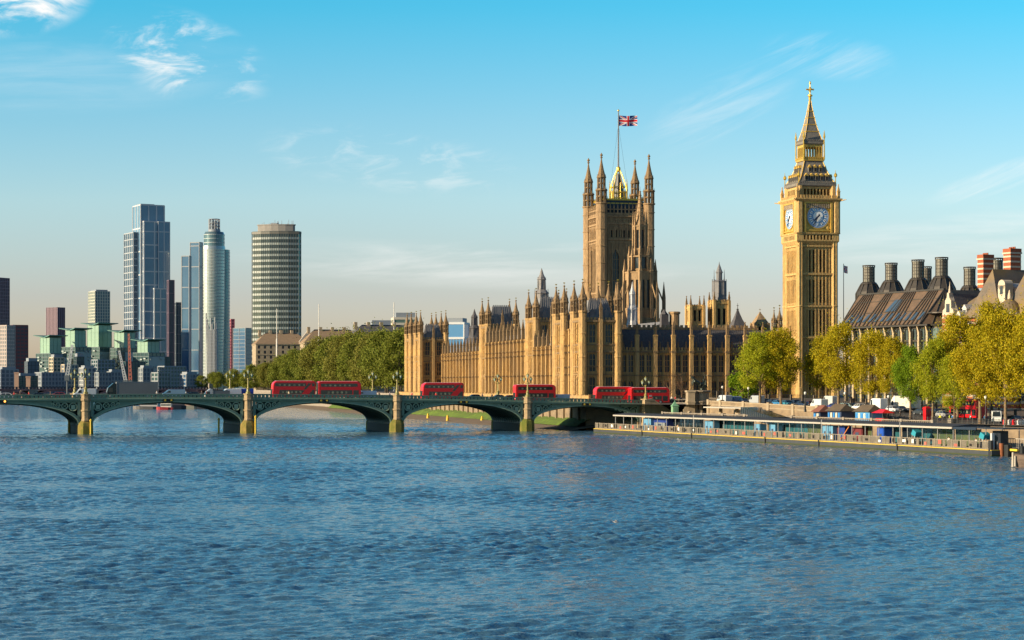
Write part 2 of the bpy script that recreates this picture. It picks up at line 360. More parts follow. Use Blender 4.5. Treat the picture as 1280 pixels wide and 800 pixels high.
def terrace():
    r = T('river_wall', 'long pale stone river wall with buttresses below the gothic palace terrace', 'wall', (tw(550), 550, 0), R(13.2))
    b = MB(); L = 292
    b.box(0, 1.6, 0, L, 0, 7.6); b.box(-.25, 1.8, -.1, L, 7.6, 8.0); b.box(-.15, .0, 0, L, 5.4, 5.7)
    b.box(1.6, 40, 0, 1.6, 0, 7.6); b.box(1.8, 40, -.15, 1.75, 7.6, 8.0)
    for k in range(37): b.box(-.55, 0, k*8+.1, k*8+1.3, 0, 7.45)
    b.build('wall', WALLST, r)
    p = MB(); p.box(.3, .7, .3, L, 8.0, 9.0); p.box(.2, .8, .2, L, 9.0, 9.15)
    for k in range(73): p.cbox(.5, k*4+.5, 8.0, 9.35, .55, .55)
    p.build('parapet', STONE, r)
    # far garden embankment wall
    g = T('garden_wall', 'grey embankment wall under the far riverside trees beyond the palace', 'wall', (tw(838), 838, 0), R(13.2))
    q = MB(); q.box(0, 1.5, 2.5, 700, 0, 7.2); q.box(-.2, 1.7, 2.5, 700, 7.2, 7.6); q.build('wall', GREYST, g)
    p = MB(); p.box(.4, .8, 3, 700, 7.6, 8.6); p.build('parapet', GREYST, g)
terrace()

# ---------------------------------------------------------------- road bridge
GREEN = mat('bridge green paint', (.19, .27, .19), .5, col2=(.14, .21, .15), nscale=.5)
GREENL = mat('pale bridge green paint', (.30, .39, .28), .5, col2=(.23, .32, .22), nscale=.5)
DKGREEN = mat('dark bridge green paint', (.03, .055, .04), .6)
PIERST = mat('bridge pier stone', (.42, .31, .18), .9, col2=(.28, .20, .115), nscale=.7, bump=.4)
PIERG = mat('pale pier concrete', (.34, .33, .30), .9, col2=(.26, .25, .23), nscale=.4)
TIDE = mat('wet tidal stone', (.02, .02, .019), .7, col2=(.035, .035, .025), nscale=.6)
WEED = mat('weedy pier base', (.30, .20, .06), .95, col2=(.13, .13, .02), nscale=.8, bump=.6, col3=(.10, .12, .015), n3=.12)
YEL = mat('yellow paint', (.62, .42, .03), .6)
AMBER = bpy.data.materials.new('amber navigation lamp'); AMBER.use_nodes = True
AMBER.node_tree.nodes['Principled BSDF'].inputs['Base Color'].default_value = (.8, .25, .03, 1)
AMBER.node_tree.nodes['Principled BSDF'].inputs['Emission Color'].default_value = (1, .38, .07, 1); AMBER.node_tree.nodes['Principled BSDF'].inputs['Emission Strength'].default_value = 2.2
PX = [-77.6, -39.6, 0., 39.6, 77.6, 112.3]      # pier centres along the bridge
AB = 144.4
BWID = 26.
def bridge():
    r = T('road_bridge', 'green painted iron arch bridge on stone piers carrying buses across the river', 'bridge', (*BR_O, 0), BR_R)
    xs = [x for x in np.arange(-100, 146.1, 3.1)]+[150, 205]
    b = MB(); b.strip(xs, lambda x: BT(x)-1.7, lambda x: BT(x)-1.0, .3, BWID-.3); b.build('deck', ASPH, r)
    b = MB()
    for y0, y1 in ((.45, 4.), (BWID-4., BWID-.45)): b.strip(xs, lambda x: BT(x)-1.05, lambda x: BT(x)-.87, y0, y1)
    b.build('pavement', PAVE, r)
    xe = [x for x in xs if x < 147]
    for y0, s in ((0., 1), (BWID, -1)):
        b = MB(); b.strip(xe, lambda x: BT(x)-1.55, lambda x: BT(x)-1.18, *sorted((y0-.45*s, y0+.3*s)), m=0)
        b.strip(xe, lambda x: BT(x)-1.18, lambda x: BT(x)-1.06, *sorted((y0-.6*s, y0+.3*s)), m=1); b.build('cornice', [GREEN, GREENL], r)
        b = MB(); b.strip(xe, lambda x: BT(x)-1.06, lambda x: BT(x)-.86, *sorted((y0-.3*s, y0+.1*s))); b.strip(xe, lambda x: BT(x)-.28, lambda x: BT(x)-.06, *sorted((y0-.3*s, y0+.1*s)))
        b.strip(xe, lambda x: BT(x)-.06, lambda x: BT(x), *sorted((y0-.4*s, y0+.2*s)), m=1)
        x = -99.
        while x < 145:
            b.box(x, x+.72, *sorted((y0-.22*s, y0+.02*s)), BT(x)-.86, BT(x)-.27); x += 1.0
        b.build('parapet', [GREEN, GREENL], r)
    def arch(xa, xb):
        a = (xb-xa)/2-1.75; xc = (xa+xb)/2; zs = 2.5; zc = BT(xc)-1.95; th = 1.0
        n = 44; us = [-math.cos(pi*i/n) for i in range(n+1)]
        zi = lambda u: zs+(zc-zs)*math.sqrt(max(0, 1-u*u))
        top = lambda x: BT(x)-1.56
        for (y0, y1) in ((-.12, .5), (BWID-.5, BWID+.12)):
            ob = MB()
            rg = []
            for u in us:
                nx, nz = u*(zc-zs)/a, math.sqrt(max(0, 1-u*u)); l = math.hypot(nx, nz) or 1
                x, z = xc+a*u, zi(u); x2, z2 = x+nx/l*th*.85, min(z+nz/l*th*.62, top(x)-.02)
                x2 = min(max(x2, xa+.9), xb-.9)
                rg.append([(x, y0, z), (x, y1, z), (x2, y1, z2), (x2, y0, z2)])
            ob.loft(rg, 0)
            rg = [[(xc+a*u*1.0, y0-.1, zi(u)-.02), (xc+a*u, y0, zi(u)-.02), (xc+a*u*1.005, y0, zi(u)+.2), (xc+a*u*1.005, y0-.1, zi(u)+.2)] for u in us] if y0 < 1 else None
            if rg: ob.loft(rg, 1)
            ob.build('arch_rib', [GREEN, GREENL], r)
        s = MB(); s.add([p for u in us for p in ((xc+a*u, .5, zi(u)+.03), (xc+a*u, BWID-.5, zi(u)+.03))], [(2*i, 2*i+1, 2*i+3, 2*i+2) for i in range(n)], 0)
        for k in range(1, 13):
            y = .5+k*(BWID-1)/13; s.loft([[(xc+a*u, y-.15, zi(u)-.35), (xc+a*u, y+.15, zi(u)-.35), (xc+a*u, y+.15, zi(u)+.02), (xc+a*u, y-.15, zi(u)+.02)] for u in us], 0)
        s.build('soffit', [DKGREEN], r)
        for (y0, y1) in ((BWID-.4, BWID-.12), (.12, .4)):
            if y0 < 1: p.build('spandrel', [GREEN], r)
            p = MB()
            for i in range(n):
                u0, u1 = us[i], us[i+1]
                if max(abs(u0), abs(u1)) > .93: continue
                x0, x1 = xc+a*u0, xc+a*u1
                p.loft([[(x0,y0,min(zi(u0)+.5, top(x0)-.05)),(x0,y1,min(zi(u0)+.5, top(x0)-.05)),(x0,y1,top(x0)),(x0,y0,top(x0))], [(x1,y0,min(zi(u1)+.5, top(x1)-.05)),(x1,y1,min(zi(u1)+.5, top(x1)-.05)),(x1,y1,top(x1)),(x1,y0,top(x1))]] , 0) if abs((u0+u1)/2) < .66 else None
        for sg in (-1, 1):                              # open tracery: uprights and rings in the corner next to each pier
            e = xc+sg*(a+.55)
            p.box(*sorted((e, e-sg*.7)), -.05, .4, 4.2, top(e)-.01, 0)
            p.box(*sorted((e-sg*.7, e-sg*a*.36)), .0, .4, top(e-sg*4)-.42, top(e-sg*4)-.02, 0)
            for off, rad in ((1.75, .95), (3.75, .72), (5.35, .5), (6.55, .34)):
                cx = e-sg*off; cz = top(cx)-.5-rad
                ring = [(cx+rad*math.cos(q*pi/8), .02, cz+rad*math.sin(q*pi/8)) for q in range(17)]
                p.sweep(ring, .13, 5, 1); 
                for q in range(4): p.tube((cx, .05, cz), (cx+rad*math.cos(q*pi/2+.78), .05, cz+rad*math.sin(q*pi/2+.78)), .07, .07, 4, 1)
                p.lathe(cx, 0, [(.01, 0), (.01, 0)], 3, 1) if 0 else None
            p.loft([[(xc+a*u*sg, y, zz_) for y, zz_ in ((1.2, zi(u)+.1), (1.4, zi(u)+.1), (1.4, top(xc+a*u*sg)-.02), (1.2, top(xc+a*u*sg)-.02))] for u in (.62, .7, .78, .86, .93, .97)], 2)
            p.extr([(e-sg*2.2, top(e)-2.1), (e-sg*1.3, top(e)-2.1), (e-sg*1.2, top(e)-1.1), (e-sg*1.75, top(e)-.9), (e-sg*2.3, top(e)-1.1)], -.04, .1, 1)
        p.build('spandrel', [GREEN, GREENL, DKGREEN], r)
        if True:
            l = MB()
            for dx in (-.75, .75):
                l.tube((xc+dx, -.95, zc+.45), (xc+dx, -.5, zc+.45), .34, .34, 10, 1); l.tube((xc+dx, -1.0, zc+.45), (xc+dx, -.95, zc+.45), .24, .24, 10, 0)
            l.box(xc-1.3, xc+1.3, -.5, -.13, zc+.1, zc+.8, 1); l.build('navigation_lamp', [AMBER if xc < 0 else YEL, BLACKM], r)
    for xa, xb in zip(PX[:-1], PX[1:]): arch(xa, xb)
    arch(PX[-1], AB)
    for x in PX[1:]:
        b = MB(); b.box(x-1.6, x+1.6, 1.2, BWID-1.2, 2.1, 4.6, 0); b.box(x-1.75, x+1.75, .9, BWID-.9, -3, 2.1, 1)
        b.box(x-1.2, x+1.2, 1.2, BWID-1.2, 4.6, BT(x)-1.7, 0); b.build('pier', [PIERG, TIDE], r)
        for y, s in ((-.1, -1), (BWID+.1, 1)):
            c = MB(); c.lathe(x, y, [(1.1, 3.2), (1.1, 3.6), (1.0, 3.8), (1.0, 5.5), (1.2, 5.6), (1.2, 5.9), (1.0, 6.0), (1.0, BT(x)-1.75), (1.3, BT(x)-1.5), (1.3, BT(x)-1.1), (1.12, BT(x)-1.05), (1.12, BT(x)-.2), (1.28, BT(x)-.15), (1.28, BT(x)+.12)], 8)
            c.build('pier_column', PIERST, r)
            c = MB(); c.lathe(x, y+.4*s*-1, [(1.95, -3), (1.9, 2.0), (1.75, 2.7), (1.2, 3.3)], 8); c.build('cutwater', WEED, r)
    b = MB(); b.box(AB-1.6, AB+4, .25, BWID-.25, -3, BT(AB)-1.7); b.lathe(AB+.8, -.1, [(1.5, 0), (1.5, 5), (1.35, 5.2), (1.35, 6.2), (1.6, 6.5), (1.6, 7.), (1.4, 7.05), (1.4, 8.0), (1.6, 8.05), (1.6, 8.3)], 8)
    b.build('abutment', PIERST, r)
bridge()
def br(px, w, dz=0.): x = ax_t(px, BR_O, BR_R, w); return fw(BR_O, BR_R, x, w, BT(x)-1.0+dz)
def post(px, w, h, lab):
    x = ax_t(px, BR_O, BR_R, w); p = fw(BR_O, BR_R, x, w)
    o = MB().tube((0, 0, -2), (0, 0, h-.35), .24, .24, 8).lathe(0, 0, [(.3, h-.35), (.3, h-.1), (.05, h+.2)], 8).build('mooring_post', YEL); o.location = p; tag(o, lab, 'post')
post(113.5, -1.6, 3.6, 'yellow mooring post rising from the water right of the leftmost bridge pier')
post(319.5, -1.6, 4.3, 'yellow mooring post rising from the water right of the pier below the twin buses')
post(273.5, 6, 3.6, 'yellow mooring post standing in the water under the arch left of the second pier')
post(86.5, 20, 4.6, 'thin yellow post behind the leftmost bridge pier on its shaded side')

# bridge street lamps
LGRN = mat('lamp post green and gilt', (.13, .17, .07), .5, col2=(.38, .27, .05), nscale=1.6)
LANT = mat('opal lantern glass', (.45, .55, .48), .15, spec=.7)
def lamp_proto():
    r = T('bridge_lamp', '', 'street lamp')
    b = MB(); b.lathe(0, 0, [(.62, 0), (.62, .35), (.42, .5), (.36, 1.1), (.5, 1.2), (.3, 1.4), (.2, 1.7), (.17, 3.4), (.32, 3.5), (.32, 3.7), (.14, 3.9), (.1, 4.9)], 8)
    b.build('post', LGRN, r)
    a = MB()
    for s in (-1, 1): a.sweep([(0, 0, 3.6), (s*.45, 0, 3.45), (s*.85, 0, 3.7), (s*.9, 0, 4.05)], .07, 5); a.sweep([(s*.1, 0, 4.6), (s*.5, 0, 4.5), (s*.85, 0, 4.1)], .05, 5)
    a.build('bracket', LGRN, r)
    for x, z in ((-.9, 4.05), (.9, 4.05), (0, 4.95)):
        g = MB(); g.lathe(x, 0, [(.16, z), (.36, z+.7)], 6, 0); g.lathe(x, 0, [(.42, z+.7), (.25, z+.95), (.06, z+1.05), (.03, z+1.35)], 6, 1)
        for q in range(6): an = pi/6+q*pi/3; g.tube((x+.17*math.cos(an), .17*math.sin(an), z), (x+.38*math.cos(an), .38*math.sin(an), z+.72), .035, .035, 4, 1)
        g.build('lantern', [LANT, LGRN], r)
    return r
lp = lamp_proto()
LN = [('near', -.1, {0: 'on the leftmost stone pier', 39.6: 'on the pier left of the twin buses', 77.6: 'on the pier in front of the far palace pavilion', 112.3: 'on the pier in front of the fourth bus', 144.9: 'at the landward end in front of the last bus'}),
      ('far', BWID+.1, {0: 'over the leftmost pier', 39.6: 'over the pier left of the twin buses', 77.6: 'beside the white car behind the second bus', 112.3: 'above the dark teal car before the golden palace', -39.6: 'beyond the left edge'})]
first = True
for side, w, d in LN:
    for x, lab in d.items():
        if x < -10: continue
        L = 'gilt lamp on the %s parapet, %s' % (side, lab)
        if side == 'near': z = BT(x)+.12
        else: z = BT(x)+.12
        if first: lp.location = fw(BR_O, BR_R, x, w, z); lp.rotation_euler.z = BR_R; lp['label'] = L; lp['group'] = 'triple lamps on the bridge parapets'; first = False
        else: copy_tree(lp, fw(BR_O, BR_R, x, w, z), BR_R, L)

# ---------------------------------------------------------------- vehicles
RED = mat('bus red paint', (.66, .012, .018), .28, spec=.5)
ROOFW = mat('pale pink bus roof', (.62, .42, .42), .4)
WIN = mat('vehicle window glass', (.02, .028, .034), .08, spec=.8)
SEATS = mat('lit bus interior', (.42, .42, .26), .6, col2=(.06, .07, .06), nscale=1.4)
TYRE = mat('tyre rubber', (.018, .018, .018), .8)
STEEL = mat('wheel rim', (.35, .35, .36), .4, metal=.6)
WHITE = mat('white vehicle paint', (.72, .73, .74), .3)
HEADL = mat('lamp lens', (.8, .8, .75), .1)
def rrect(x0, x1, z0, z1, r, n=5, rs=None):
    rs = rs or (r, r, r, r); out = []
    for (cx, cz, a0, q) in ((x1-rs[1], z0+rs[1], -pi/2, rs[1]), (x1-rs[2], z1-rs[2], 0, rs[2]), (x0+rs[3], z1-rs[3], pi/2, rs[3]), (x0+rs[0], z0+rs[0], pi, rs[0])):
        out += [(cx+q*math.cos(a0+pi/2*i/n), cz+q*math.sin(a0+pi/2*i/n)) for i in range(n+1)]
    return out
def shell(poly, hw, bev=.22):
    # side outline (x,z) with edges rolled in towards the flanks
    b = MB(); cx = sum(p[0] for p in poly)/len(poly); cz = sum(p[1] for p in poly)/len(poly)
    xs = [p[0] for p in poly]; zs = [p[1] for p in poly]; wx = max(xs)-min(xs); wz = max(zs)-min(zs)
    ins = lambda d: [(cx+(x-cx)*(1-2*d/wx), cz+(z-cz)*(1-2*d/wz)) for x, z in poly]
    rg = []
    for y, d in ((-hw, bev), (-hw+bev*.35, bev*.3), (-hw+bev, 0), (hw-bev, 0), (hw-bev*.35, bev*.3), (hw, bev)): rg.append([(x, y, z) for x, z in ins(d)])
    return b.loft(rg)
def wheel(parent, x, y, r, w=.28):
    s = 1 if y > 0 else -1
    b = MB(); b.tube((x, y-s*w/2, r), (x, y+s*w/2, r), r, r, 16); o = b.build('wheel', TYRE, parent)
    c = MB(); c.tube((x, y+s*w/2, r), (x, y+s*(w/2+.03), r), r*.6, r*.5, 12); c.build('rim', STEEL, o)
def bus(kind, loc, rz, lab, flip=False):
    # 11 m double decker, front towards -x, kerb flank at -y
    r = T('double_decker_bus', lab, 'bus', loc, rz+(pi if flip else 0), 'red double decker buses')
    L2 = 5.55; H = 4.4; hw = 1.26
    if kind == 'curved':
        poly = rrect(-L2, L2, .32, H-.06, .3, 5, (.25, .25, .55, 1.05)); poly = [(x+(.28*max(0, (z-1.2)/3.2) if x < -L2+1.2 else 0), z) for x, z in poly]
    else: poly = rrect(-L2, L2, .32, H-.06, .3, 5, (.2, .2, .95, .5))
    shell(poly, hw, .14).build('body', RED, r)
    MB().loft([[(-L2+.95, -1.0, H-.065), (L2-.85, -1.0, H-.065), (L2-.85, 1.0, H-.065), (-L2+.95, 1.0, H-.065)], [(-L2+1.1, -.85, H+.02), (L2-1., -.85, H+.02), (L2-1., .85, H+.02), (-L2+1.1, .85, H+.02)]]).build('roof', ROOFW, r)
    y = hw+.004
    for s in (-1, 1):
        u = MB(); e = 3.0 if kind == 'curved' else 4.6
        f = lambda p: u.add([(x, s*y, z) for x, z in p]+[(x, s*(y-.05), z) for x, z in p], [tuple(range(len(p))), tuple(range(2*len(p)-1, len(p)-1, -1))]+[(i, (i+1) % len(p), (i+1) % len(p)+len(p), i+len(p)) for i in range(len(p))], 0)
        f(rrect(-4.9, e, 2.95, 3.78, .22)); 
        for k in range(6): q = -4.4+k*1.25; u.box(q+.45, q+.95, *sorted((s*(y+.001), s*(y+.006))), 3.08, 3.5, 1) if q+1 < e else None
        u.build('upper_windows', [WIN, SEATS], r)
        u = MB()
        if kind == 'curved':
            f([(-3.9, 1.05), (1.9, 1.05), (2.7, 2.0), (-3.7, 2.1)]); f([(2.35, 2.15), (3.0, 2.2), (4.5, 3.75), (3.6, 3.75)]); f(rrect(4.55, 5.25, 2.95, 3.75, .2)); f([(3.7, .9), (5.2, .9), (5.2, 2.1), (4.7, 2.1)])
        else: f(rrect(-4.9, 3.2, 1.05, 2.12, .15)); f(rrect(3.5, 4.9, .75, 2.1, .12))
        for k in range(5): q = -3.2+k*1.15; u.box(q, q+.5, *sorted((s*(y+.001), s*(y+.006))), 1.25, 1.8, 1) if q < 1.6 else None
        u.build('lower_windows', [WIN, SEATS], r)
    g = MB(); g.box(-L2-.01, -L2+.12, -1.05, 1.05, 1.0, 2.3); g.build('windscreen', WIN, r)
    g = MB(); g.loft([[(-L2+.17, -1.05, 2.9), (-L2+.4, -1.05, 2.9), (-L2+.4, 1.05, 2.9), (-L2+.17, 1.05, 2.9)], [(-L2+.38, -.95, 3.75), (-L2+.7, -.95, 3.75), (-L2+.7, .95, 3.75), (-L2+.38, .95, 3.75)]]); g.build('upper_windscreen', WIN, r)
    for x in (-3.0, 2.9):
        for s in (-1, 1): wheel(r, x, s*(hw-.12), .5)
    for s in (-1, 1): MB().box(-L2-.02, -L2+.1, s*.85-.14, s*.85+.14, .62, .84).build('headlight', HEADL, r)
    return r
def onbr(px, w, dz=.0): p = br(px, w, dz); x = ax_t(px, BR_O, BR_R, w); sl_ = math.atan((BT(x+4)-BT(x-4))/8); return p
bus('curved', onbr(366.5, 7), BR_R, 'red bus with a sloping rear stair window, left one of the twin pair')
bus('plain', onbr(423.5, 7), BR_R, 'red bus without a sloping stair window, right one of the twin pair')
bus('curved', onbr(552.5, 7), BR_R, 'red double decker bus with a diagonal stair window in front of the far palace pavilion')
bus('plain', onbr(668, 7), BR_R, 'red bus with a small pale van behind it, before the golden river front')
bus('curved', onbr(767, 9), BR_R, 'red bus partly hidden by the bus on its right, before the palace corner')
bus('plain', onbr(811, 6.5), BR_R, 'last red double decker bus at the landward end of the bridge above the stone stair')
PAINT = {}
def cpaint(c): 
    return PAINT.setdefault(c, mat('car paint %d' % len(PAINT), c, .25, spec=.6))
def car(loc, rz, col, lab, cat='car', group='cars on the road'):
    r = T('parked_car' if group.endswith('embankment') else 'car', lab, cat, loc, rz, group); m = cpaint(col)
    poly = [(-2.15, .3), (2.15, .3), (2.2, .75), (2.05, .95), (1.2, 1.0), (-.95, 1.0), (-1.9, .9), (-2.2, .65)]
    shell(poly, .88, .12).build('body', m, r)
    b = MB(); b.loft([[(-1.1, -.8, .97), (1.75, -.8, .97), (1.75, .8, .97), (-1.1, .8, .97)], [(-.35, -.62, 1.42), (1.25, -.62, 1.42), (1.25, .62, 1.42), (-.35, .62, 1.42)]]); b.build('windows', WIN, r)
    b = MB(); b.loft([[(-.4, -.66, 1.41), (1.3, -.66, 1.41), (1.3, .66, 1.41), (-.4, .66, 1.41)], [(-.2, -.55, 1.49), (1.1, -.55, 1.49), (1.1, .55, 1.49), (-.2, .55, 1.49)]])
    for s in (-1, 1):
        for x0, x1 in ((-1.12, -.38), (.35, .35), (1.77, 1.27)): b.tube((x0, s*.81, .98), (x1, s*.65, 1.42), .05, .05, 4)
    b.build('roof', m, r)
    for x in (-1.35, 1.35):
        for s in (-1, 1): wheel(r, x, s*.8, .33, .2)
    for s in (-1, 1): MB().box(-2.2, -2.1, s*.62-.16, s*.62+.16, .6, .75).build('headlight', HEADL, r)
    return r
def van(loc, rz, col, lab, cat='van', group='vans on the road', h=2.35, win=False):
    r = T('van', lab, cat, loc, rz, group); m = cpaint(col)
    poly = [(-2.75, .35), (2.7, .35), (2.75, h-.15), (2.6, h), (-1.0, h), (-1.45, h-.15), (-2.1, 1.35), (-2.7, 1.1), (-2.8, .7)]
    shell(poly, .98, .12).build('body', m, r)
    MB().loft([[(-2.17, -.8, 1.32), (-2.0, -.8, 1.32), (-2.0, .8, 1.32), (-2.17, .8, 1.32)], [(-1.52, -.72, h-.22), (-1.3, -.72, h-.22), (-1.3, .72, h-.22), (-1.52, .72, h-.22)]]).build('windscreen', WIN, r)
    for s in (-1, 1):
        b = MB(); b.extr([(-1.85, 1.3), (-.85, 1.3), (-.85, h-.35), (-1.35, h-.35)], *sorted((s*.97, s*.985)))
        if win: b.extr([(-.6, 1.3), (2.3, 1.3), (2.3, h-.35), (-.6, h-.35)], *sorted((s*.97, s*.985)))
        b.build('side_window', WIN, r)
        for x in (-1.75, 1.65): wheel(r, x, s*.86, .36, .22)
        MB().box(-2.8, -2.68, s*.7-.14, s*.7+.14, .75, .95).build('headlight', HEADL, r)
    return r
def lorry(loc, rz, cabc, boxc, lab, Lb=10.2, hb=3.95, boxm=None):
    r = T('box_lorry', lab, 'lorry', loc, rz, 'lorries on the road')
    c = MB(); c.extr([(-Lb/2-2.2, .5), (-Lb/2-.1, .5), (-Lb/2-.1, 3.6), (-Lb/2-.7, 3.7), (-Lb/2-1.9, 2.6), (-Lb/2-2.25, 1.4)], -1.2, 1.2); c.build('cab', cpaint(cabc), r)
    w = MB(); w.loft([[(-Lb/2-2.3, -1.05, 1.5), (-Lb/2-2.1, -1.05, 1.5), (-Lb/2-2.1, 1.05, 1.5), (-Lb/2-2.3, 1.05, 1.5)], [(-Lb/2-1.97, -1.0, 2.55), (-Lb/2-1.8, -1.0, 2.55), (-Lb/2-1.8, 1.0, 2.55), (-Lb/2-1.97, 1.0, 2.55)]])
    for s in (-1, 1): w.extr([(-Lb/2-1.95, 1.5), (-Lb/2-.9, 1.5), (-Lb/2-.9, 2.5), (-Lb/2-1.7, 2.5)], *sorted((s*1.19, s*1.206)))
    w.build('cab_windows', WIN, r)
    b = MB(); b.box(-Lb/2+.05, Lb/2, -1.27, 1.27, .95, hb, 0)
    for s in (-1, 1):
        for z in (.9, hb-.05): b.box(-Lb/2+.02, Lb/2+.03, *sorted((s*1.22, s*1.3)), z, z+.1, 1)
        for x in (-Lb/2+.02, Lb/2-.07): b.box(x, x+.1, *sorted((s*1.22, s*1.3)), 1.0, hb-.05, 1)
    b.build('cargo_box', [boxm or mat('tarpaulin grey', boxc, .6, col2=tuple(x*.85 for x in boxc), nscale=.3), STEEL], r)
    MB().box(-Lb/2-.4, Lb/2-.1, -.9, .9, .45, .85).build('chassis', BLACKM, r)
    for x in (-Lb/2-1.4, Lb/2-2.6, Lb/2-1.3):
        for s in (-1, 1): wheel(r, x, s*1.08, .48)
    return r
lorry(onbr(171, 7), BR_R, (.012, .014, .016), (.15, .165, .175), 'long lorry with a black cab and plain grey box on the bridge')
CB = 'cars crossing the bridge'
for px, w, c, lab in ((5, 6, (.7, .72, .75), 'white car cut by the left edge on the bridge'),
    (47, 7, (.02, .025, .03), 'long black car behind the red sign on the bridge left of the leftmost pier'),
    (72, 16, (.30, .03, .04), 'dark red car further across the bridge just left of the leftmost pier'),
    (240, 7, (.03, .05, .055), 'dark green car on the bridge left of the small lorry with a load'),
    (592, 9, (.06, .09, .10), 'dark teal car on the bridge right of the third bus'),
    (636, 11, (.03, .035, .05), 'black cab on the bridge left of the fourth bus'),
    (622, 17, (.015, .015, .018), 'black car half hidden behind the black cab left of the fourth bus')):
    car(onbr(px, w), BR_R, c, lab, group=CB)
VB = 'vans crossing the bridge'
van(onbr(106, 9), BR_R, (.72, .73, .74), 'white van on the bridge behind the leftmost pier lamp', group=VB)
van(onbr(217, 8), BR_R, (.74, .74, .72), 'white van on the bridge right of the long grey lorry', group=VB, h=2.1)
van(onbr(288, 14), BR_R, (.72, .73, .76), 'white van on the bridge beside the blue truck left of the twin buses', group=VB, h=2.3)
van(onbr(303, 16), BR_R, (.02, .05, .42), 'bright blue van on the bridge just left of the pier by the twin buses', group=VB, h=2.3)
van(onbr(457, 9), BR_R, (.70, .74, .80), 'white van with a blue roof light following the twin buses', group=VB, h=2.0)
van(onbr(699, 9), BR_R, (.55, .62, .68), 'pale grey van behind the fourth bus, in front of the golden palace', group=VB, h=2.0)
lorry(onbr(276, 11), BR_R, (.5, .5, .5), (.30, .16, .10), 'short lorry with a low brown load on the bridge left of the white van', Lb=5.0, hb=2.9).scale = (.85, .85, .62)

# ---------------------------------------------------------------- gothic parts
def win_mesh(w, h, lights, tr=2, arch=True, name='window'):
    # stone-mullioned window in the x,z plane, centred on x, sill at z=0, front at y=0
    b = MB(); b.box(-w/2, w/2, .12, .2, 0, h, 1)
    for i in range(1, lights): x = -w/2+w*i/lights; b.box(x-.06, x+.06, -.02, .12, 0, h, 0)
    for i in range(1, tr+1): z = h*i/(tr+1); b.box(-w/2, w/2, .0, .11, z-.06, z+.06, 0)
    if arch:
        for i in range(lights):
            xa, xb = -w/2+w*i/lights, -w/2+w*(i+1)/lights; xm = (xa+xb)/2; q = min((xb-xa)*.7, h*.2)
            for x0 in (xa, xb): b.extr([(x0, h-q), (x0, h), (xm, h)], .01, .1, 0)
    return b.mesh(name, [STONE, GLASS])
def turret(h0, h1, r=1.2, cap=6.5, lantern=3.6, base=True, fin=GOLD, stone=STONE):
    # octagonal turret: shaft h0..h1, open lantern, ogee cap and finial, about the origin
    b = MB()
    pr = [(r, h0)]
    z = h0+5
    while z < h1-2: pr += [(r, z), (r*1.1, z+.1), (r*1.1, z+.4), (r, z+.5)]; z += 7
    pr += [(r, h1-.8), (r*1.18, h1-.4), (r*1.18, h1)]
    b.lathe(0, 0, pr, 8)
    b.lathe(0, 0, [(r*.28, h1), (r*.28, h1+lantern)], 6, 2)
    for i in range(8):
        a = pi/8+i*pi/4; x, y = r*.84*math.cos(a), r*.84*math.sin(a); b.cbox(x, y, h1, h1+lantern, r*.3, r*.3, 2)
    z = h1+lantern
    b.lathe(0, 0, [(r*.98, h1+lantern*.45), (r*.98, h1+lantern*.55)], 8, 2)
    b.lathe(0, 0, [(r*1.02, z-.25), (r*1.16, z), (r*1.1, z+.35), (r*.86, z+cap*.16), (r*.55, z+cap*.4), (r*.28, z+cap*.68), (r*.12, z+cap*.9), (r*.3, z+cap*.93), (r*.3, z+cap*.96), (r*.06, z+cap)], 8, 2)
    for i in range(8):
        a = pi/8+i*pi/4; x, y = r*.98*math.cos(a), r*.98*math.sin(a); b.loft([[(x-.13, y-.13, z), (x+.13, y-.13, z), (x+.13, y+.13, z), (x-.13, y+.13, z)], [(x-.02, y-.02, z+1.5), (x+.02, y-.02, z+1.5), (x+.02, y+.02, z+1.5), (x-.02, y+.02, z+1.5)]], 2)
    if fin: b.tube((0, 0, z+cap), (0, 0, z+cap+.9), .05, .04, 4, 1); b.box(-.3, .3, -.03, .03, z+cap+.55, z+cap+.85, 1)
    return b.mesh('turret', [stone, fin or stone, STONED])
def pinnacle(h, r=.45, sh=.5, stone=STONED, name='pinnacle'):
    b = MB(); s = h*sh
    b.box(-r, r, -r, r, 0, s); b.box(-r*1.2, r*1.2, -r*1.2, r*1.2, s, s+.2)
    b.loft([[(-r, -r, s+.2), (r, -r, s+.2), (r, r, s+.2), (-r, r, s+.2)], [(-.07, -.07, h-.4), (.07, -.07, h-.4), (.07, .07, h-.4), (-.07, .07, h-.4)]])
    b.lathe(0, 0, [(.05, h-.45), (.22, h-.3), (.22, h-.15), (.03, h)], 6)
    for k in range(1, 4):
        z = s+.2+(h-s-.6)*k/4; q = r*(1-k/4)+.1; b.box(-q, q, -.06, .06, z, z+.15); b.box(-.06, .06, -q, q, z, z+.15)
    return b.mesh(name, stone)
def crest(b, x0, x1, y, z, step=1.1, h=.7, axis='x', m=0):     # cresting of small merlons
    n = max(1, int((x1-x0)/step))
    for i in range(n):
        a = x0+(x1-x0)*(i+.2)/n; c = x0+(x1-x0)*(i+.8)/n
        (b.box(a, c, y-.12, y+.12, z, z+h, m) if axis == 'x' else b.box(y-.12, y+.12, a, c, z, z+h, m))
W_BIG = win_mesh(2.5, 5.6, 3, 2); W_MID = win_mesh(2.5, 6.0, 3, 2); W_SM = win_mesh(2.3, 5.2, 3, 1); W_NW = win_mesh(1.7, 5.4, 2, 2); W_NWS = win_mesh(1.7, 4.2, 2, 1)
T_BIG = turret(0, 26.0, 1.2, 5.2, 3.3); T_MID = turret(0, 27.2, 1.2, 5.6, 3.6); P5 = pinnacle(5.6, .46); P7 = pinnacle(7.0, .5); P4 = pinnacle(4.0, .36)

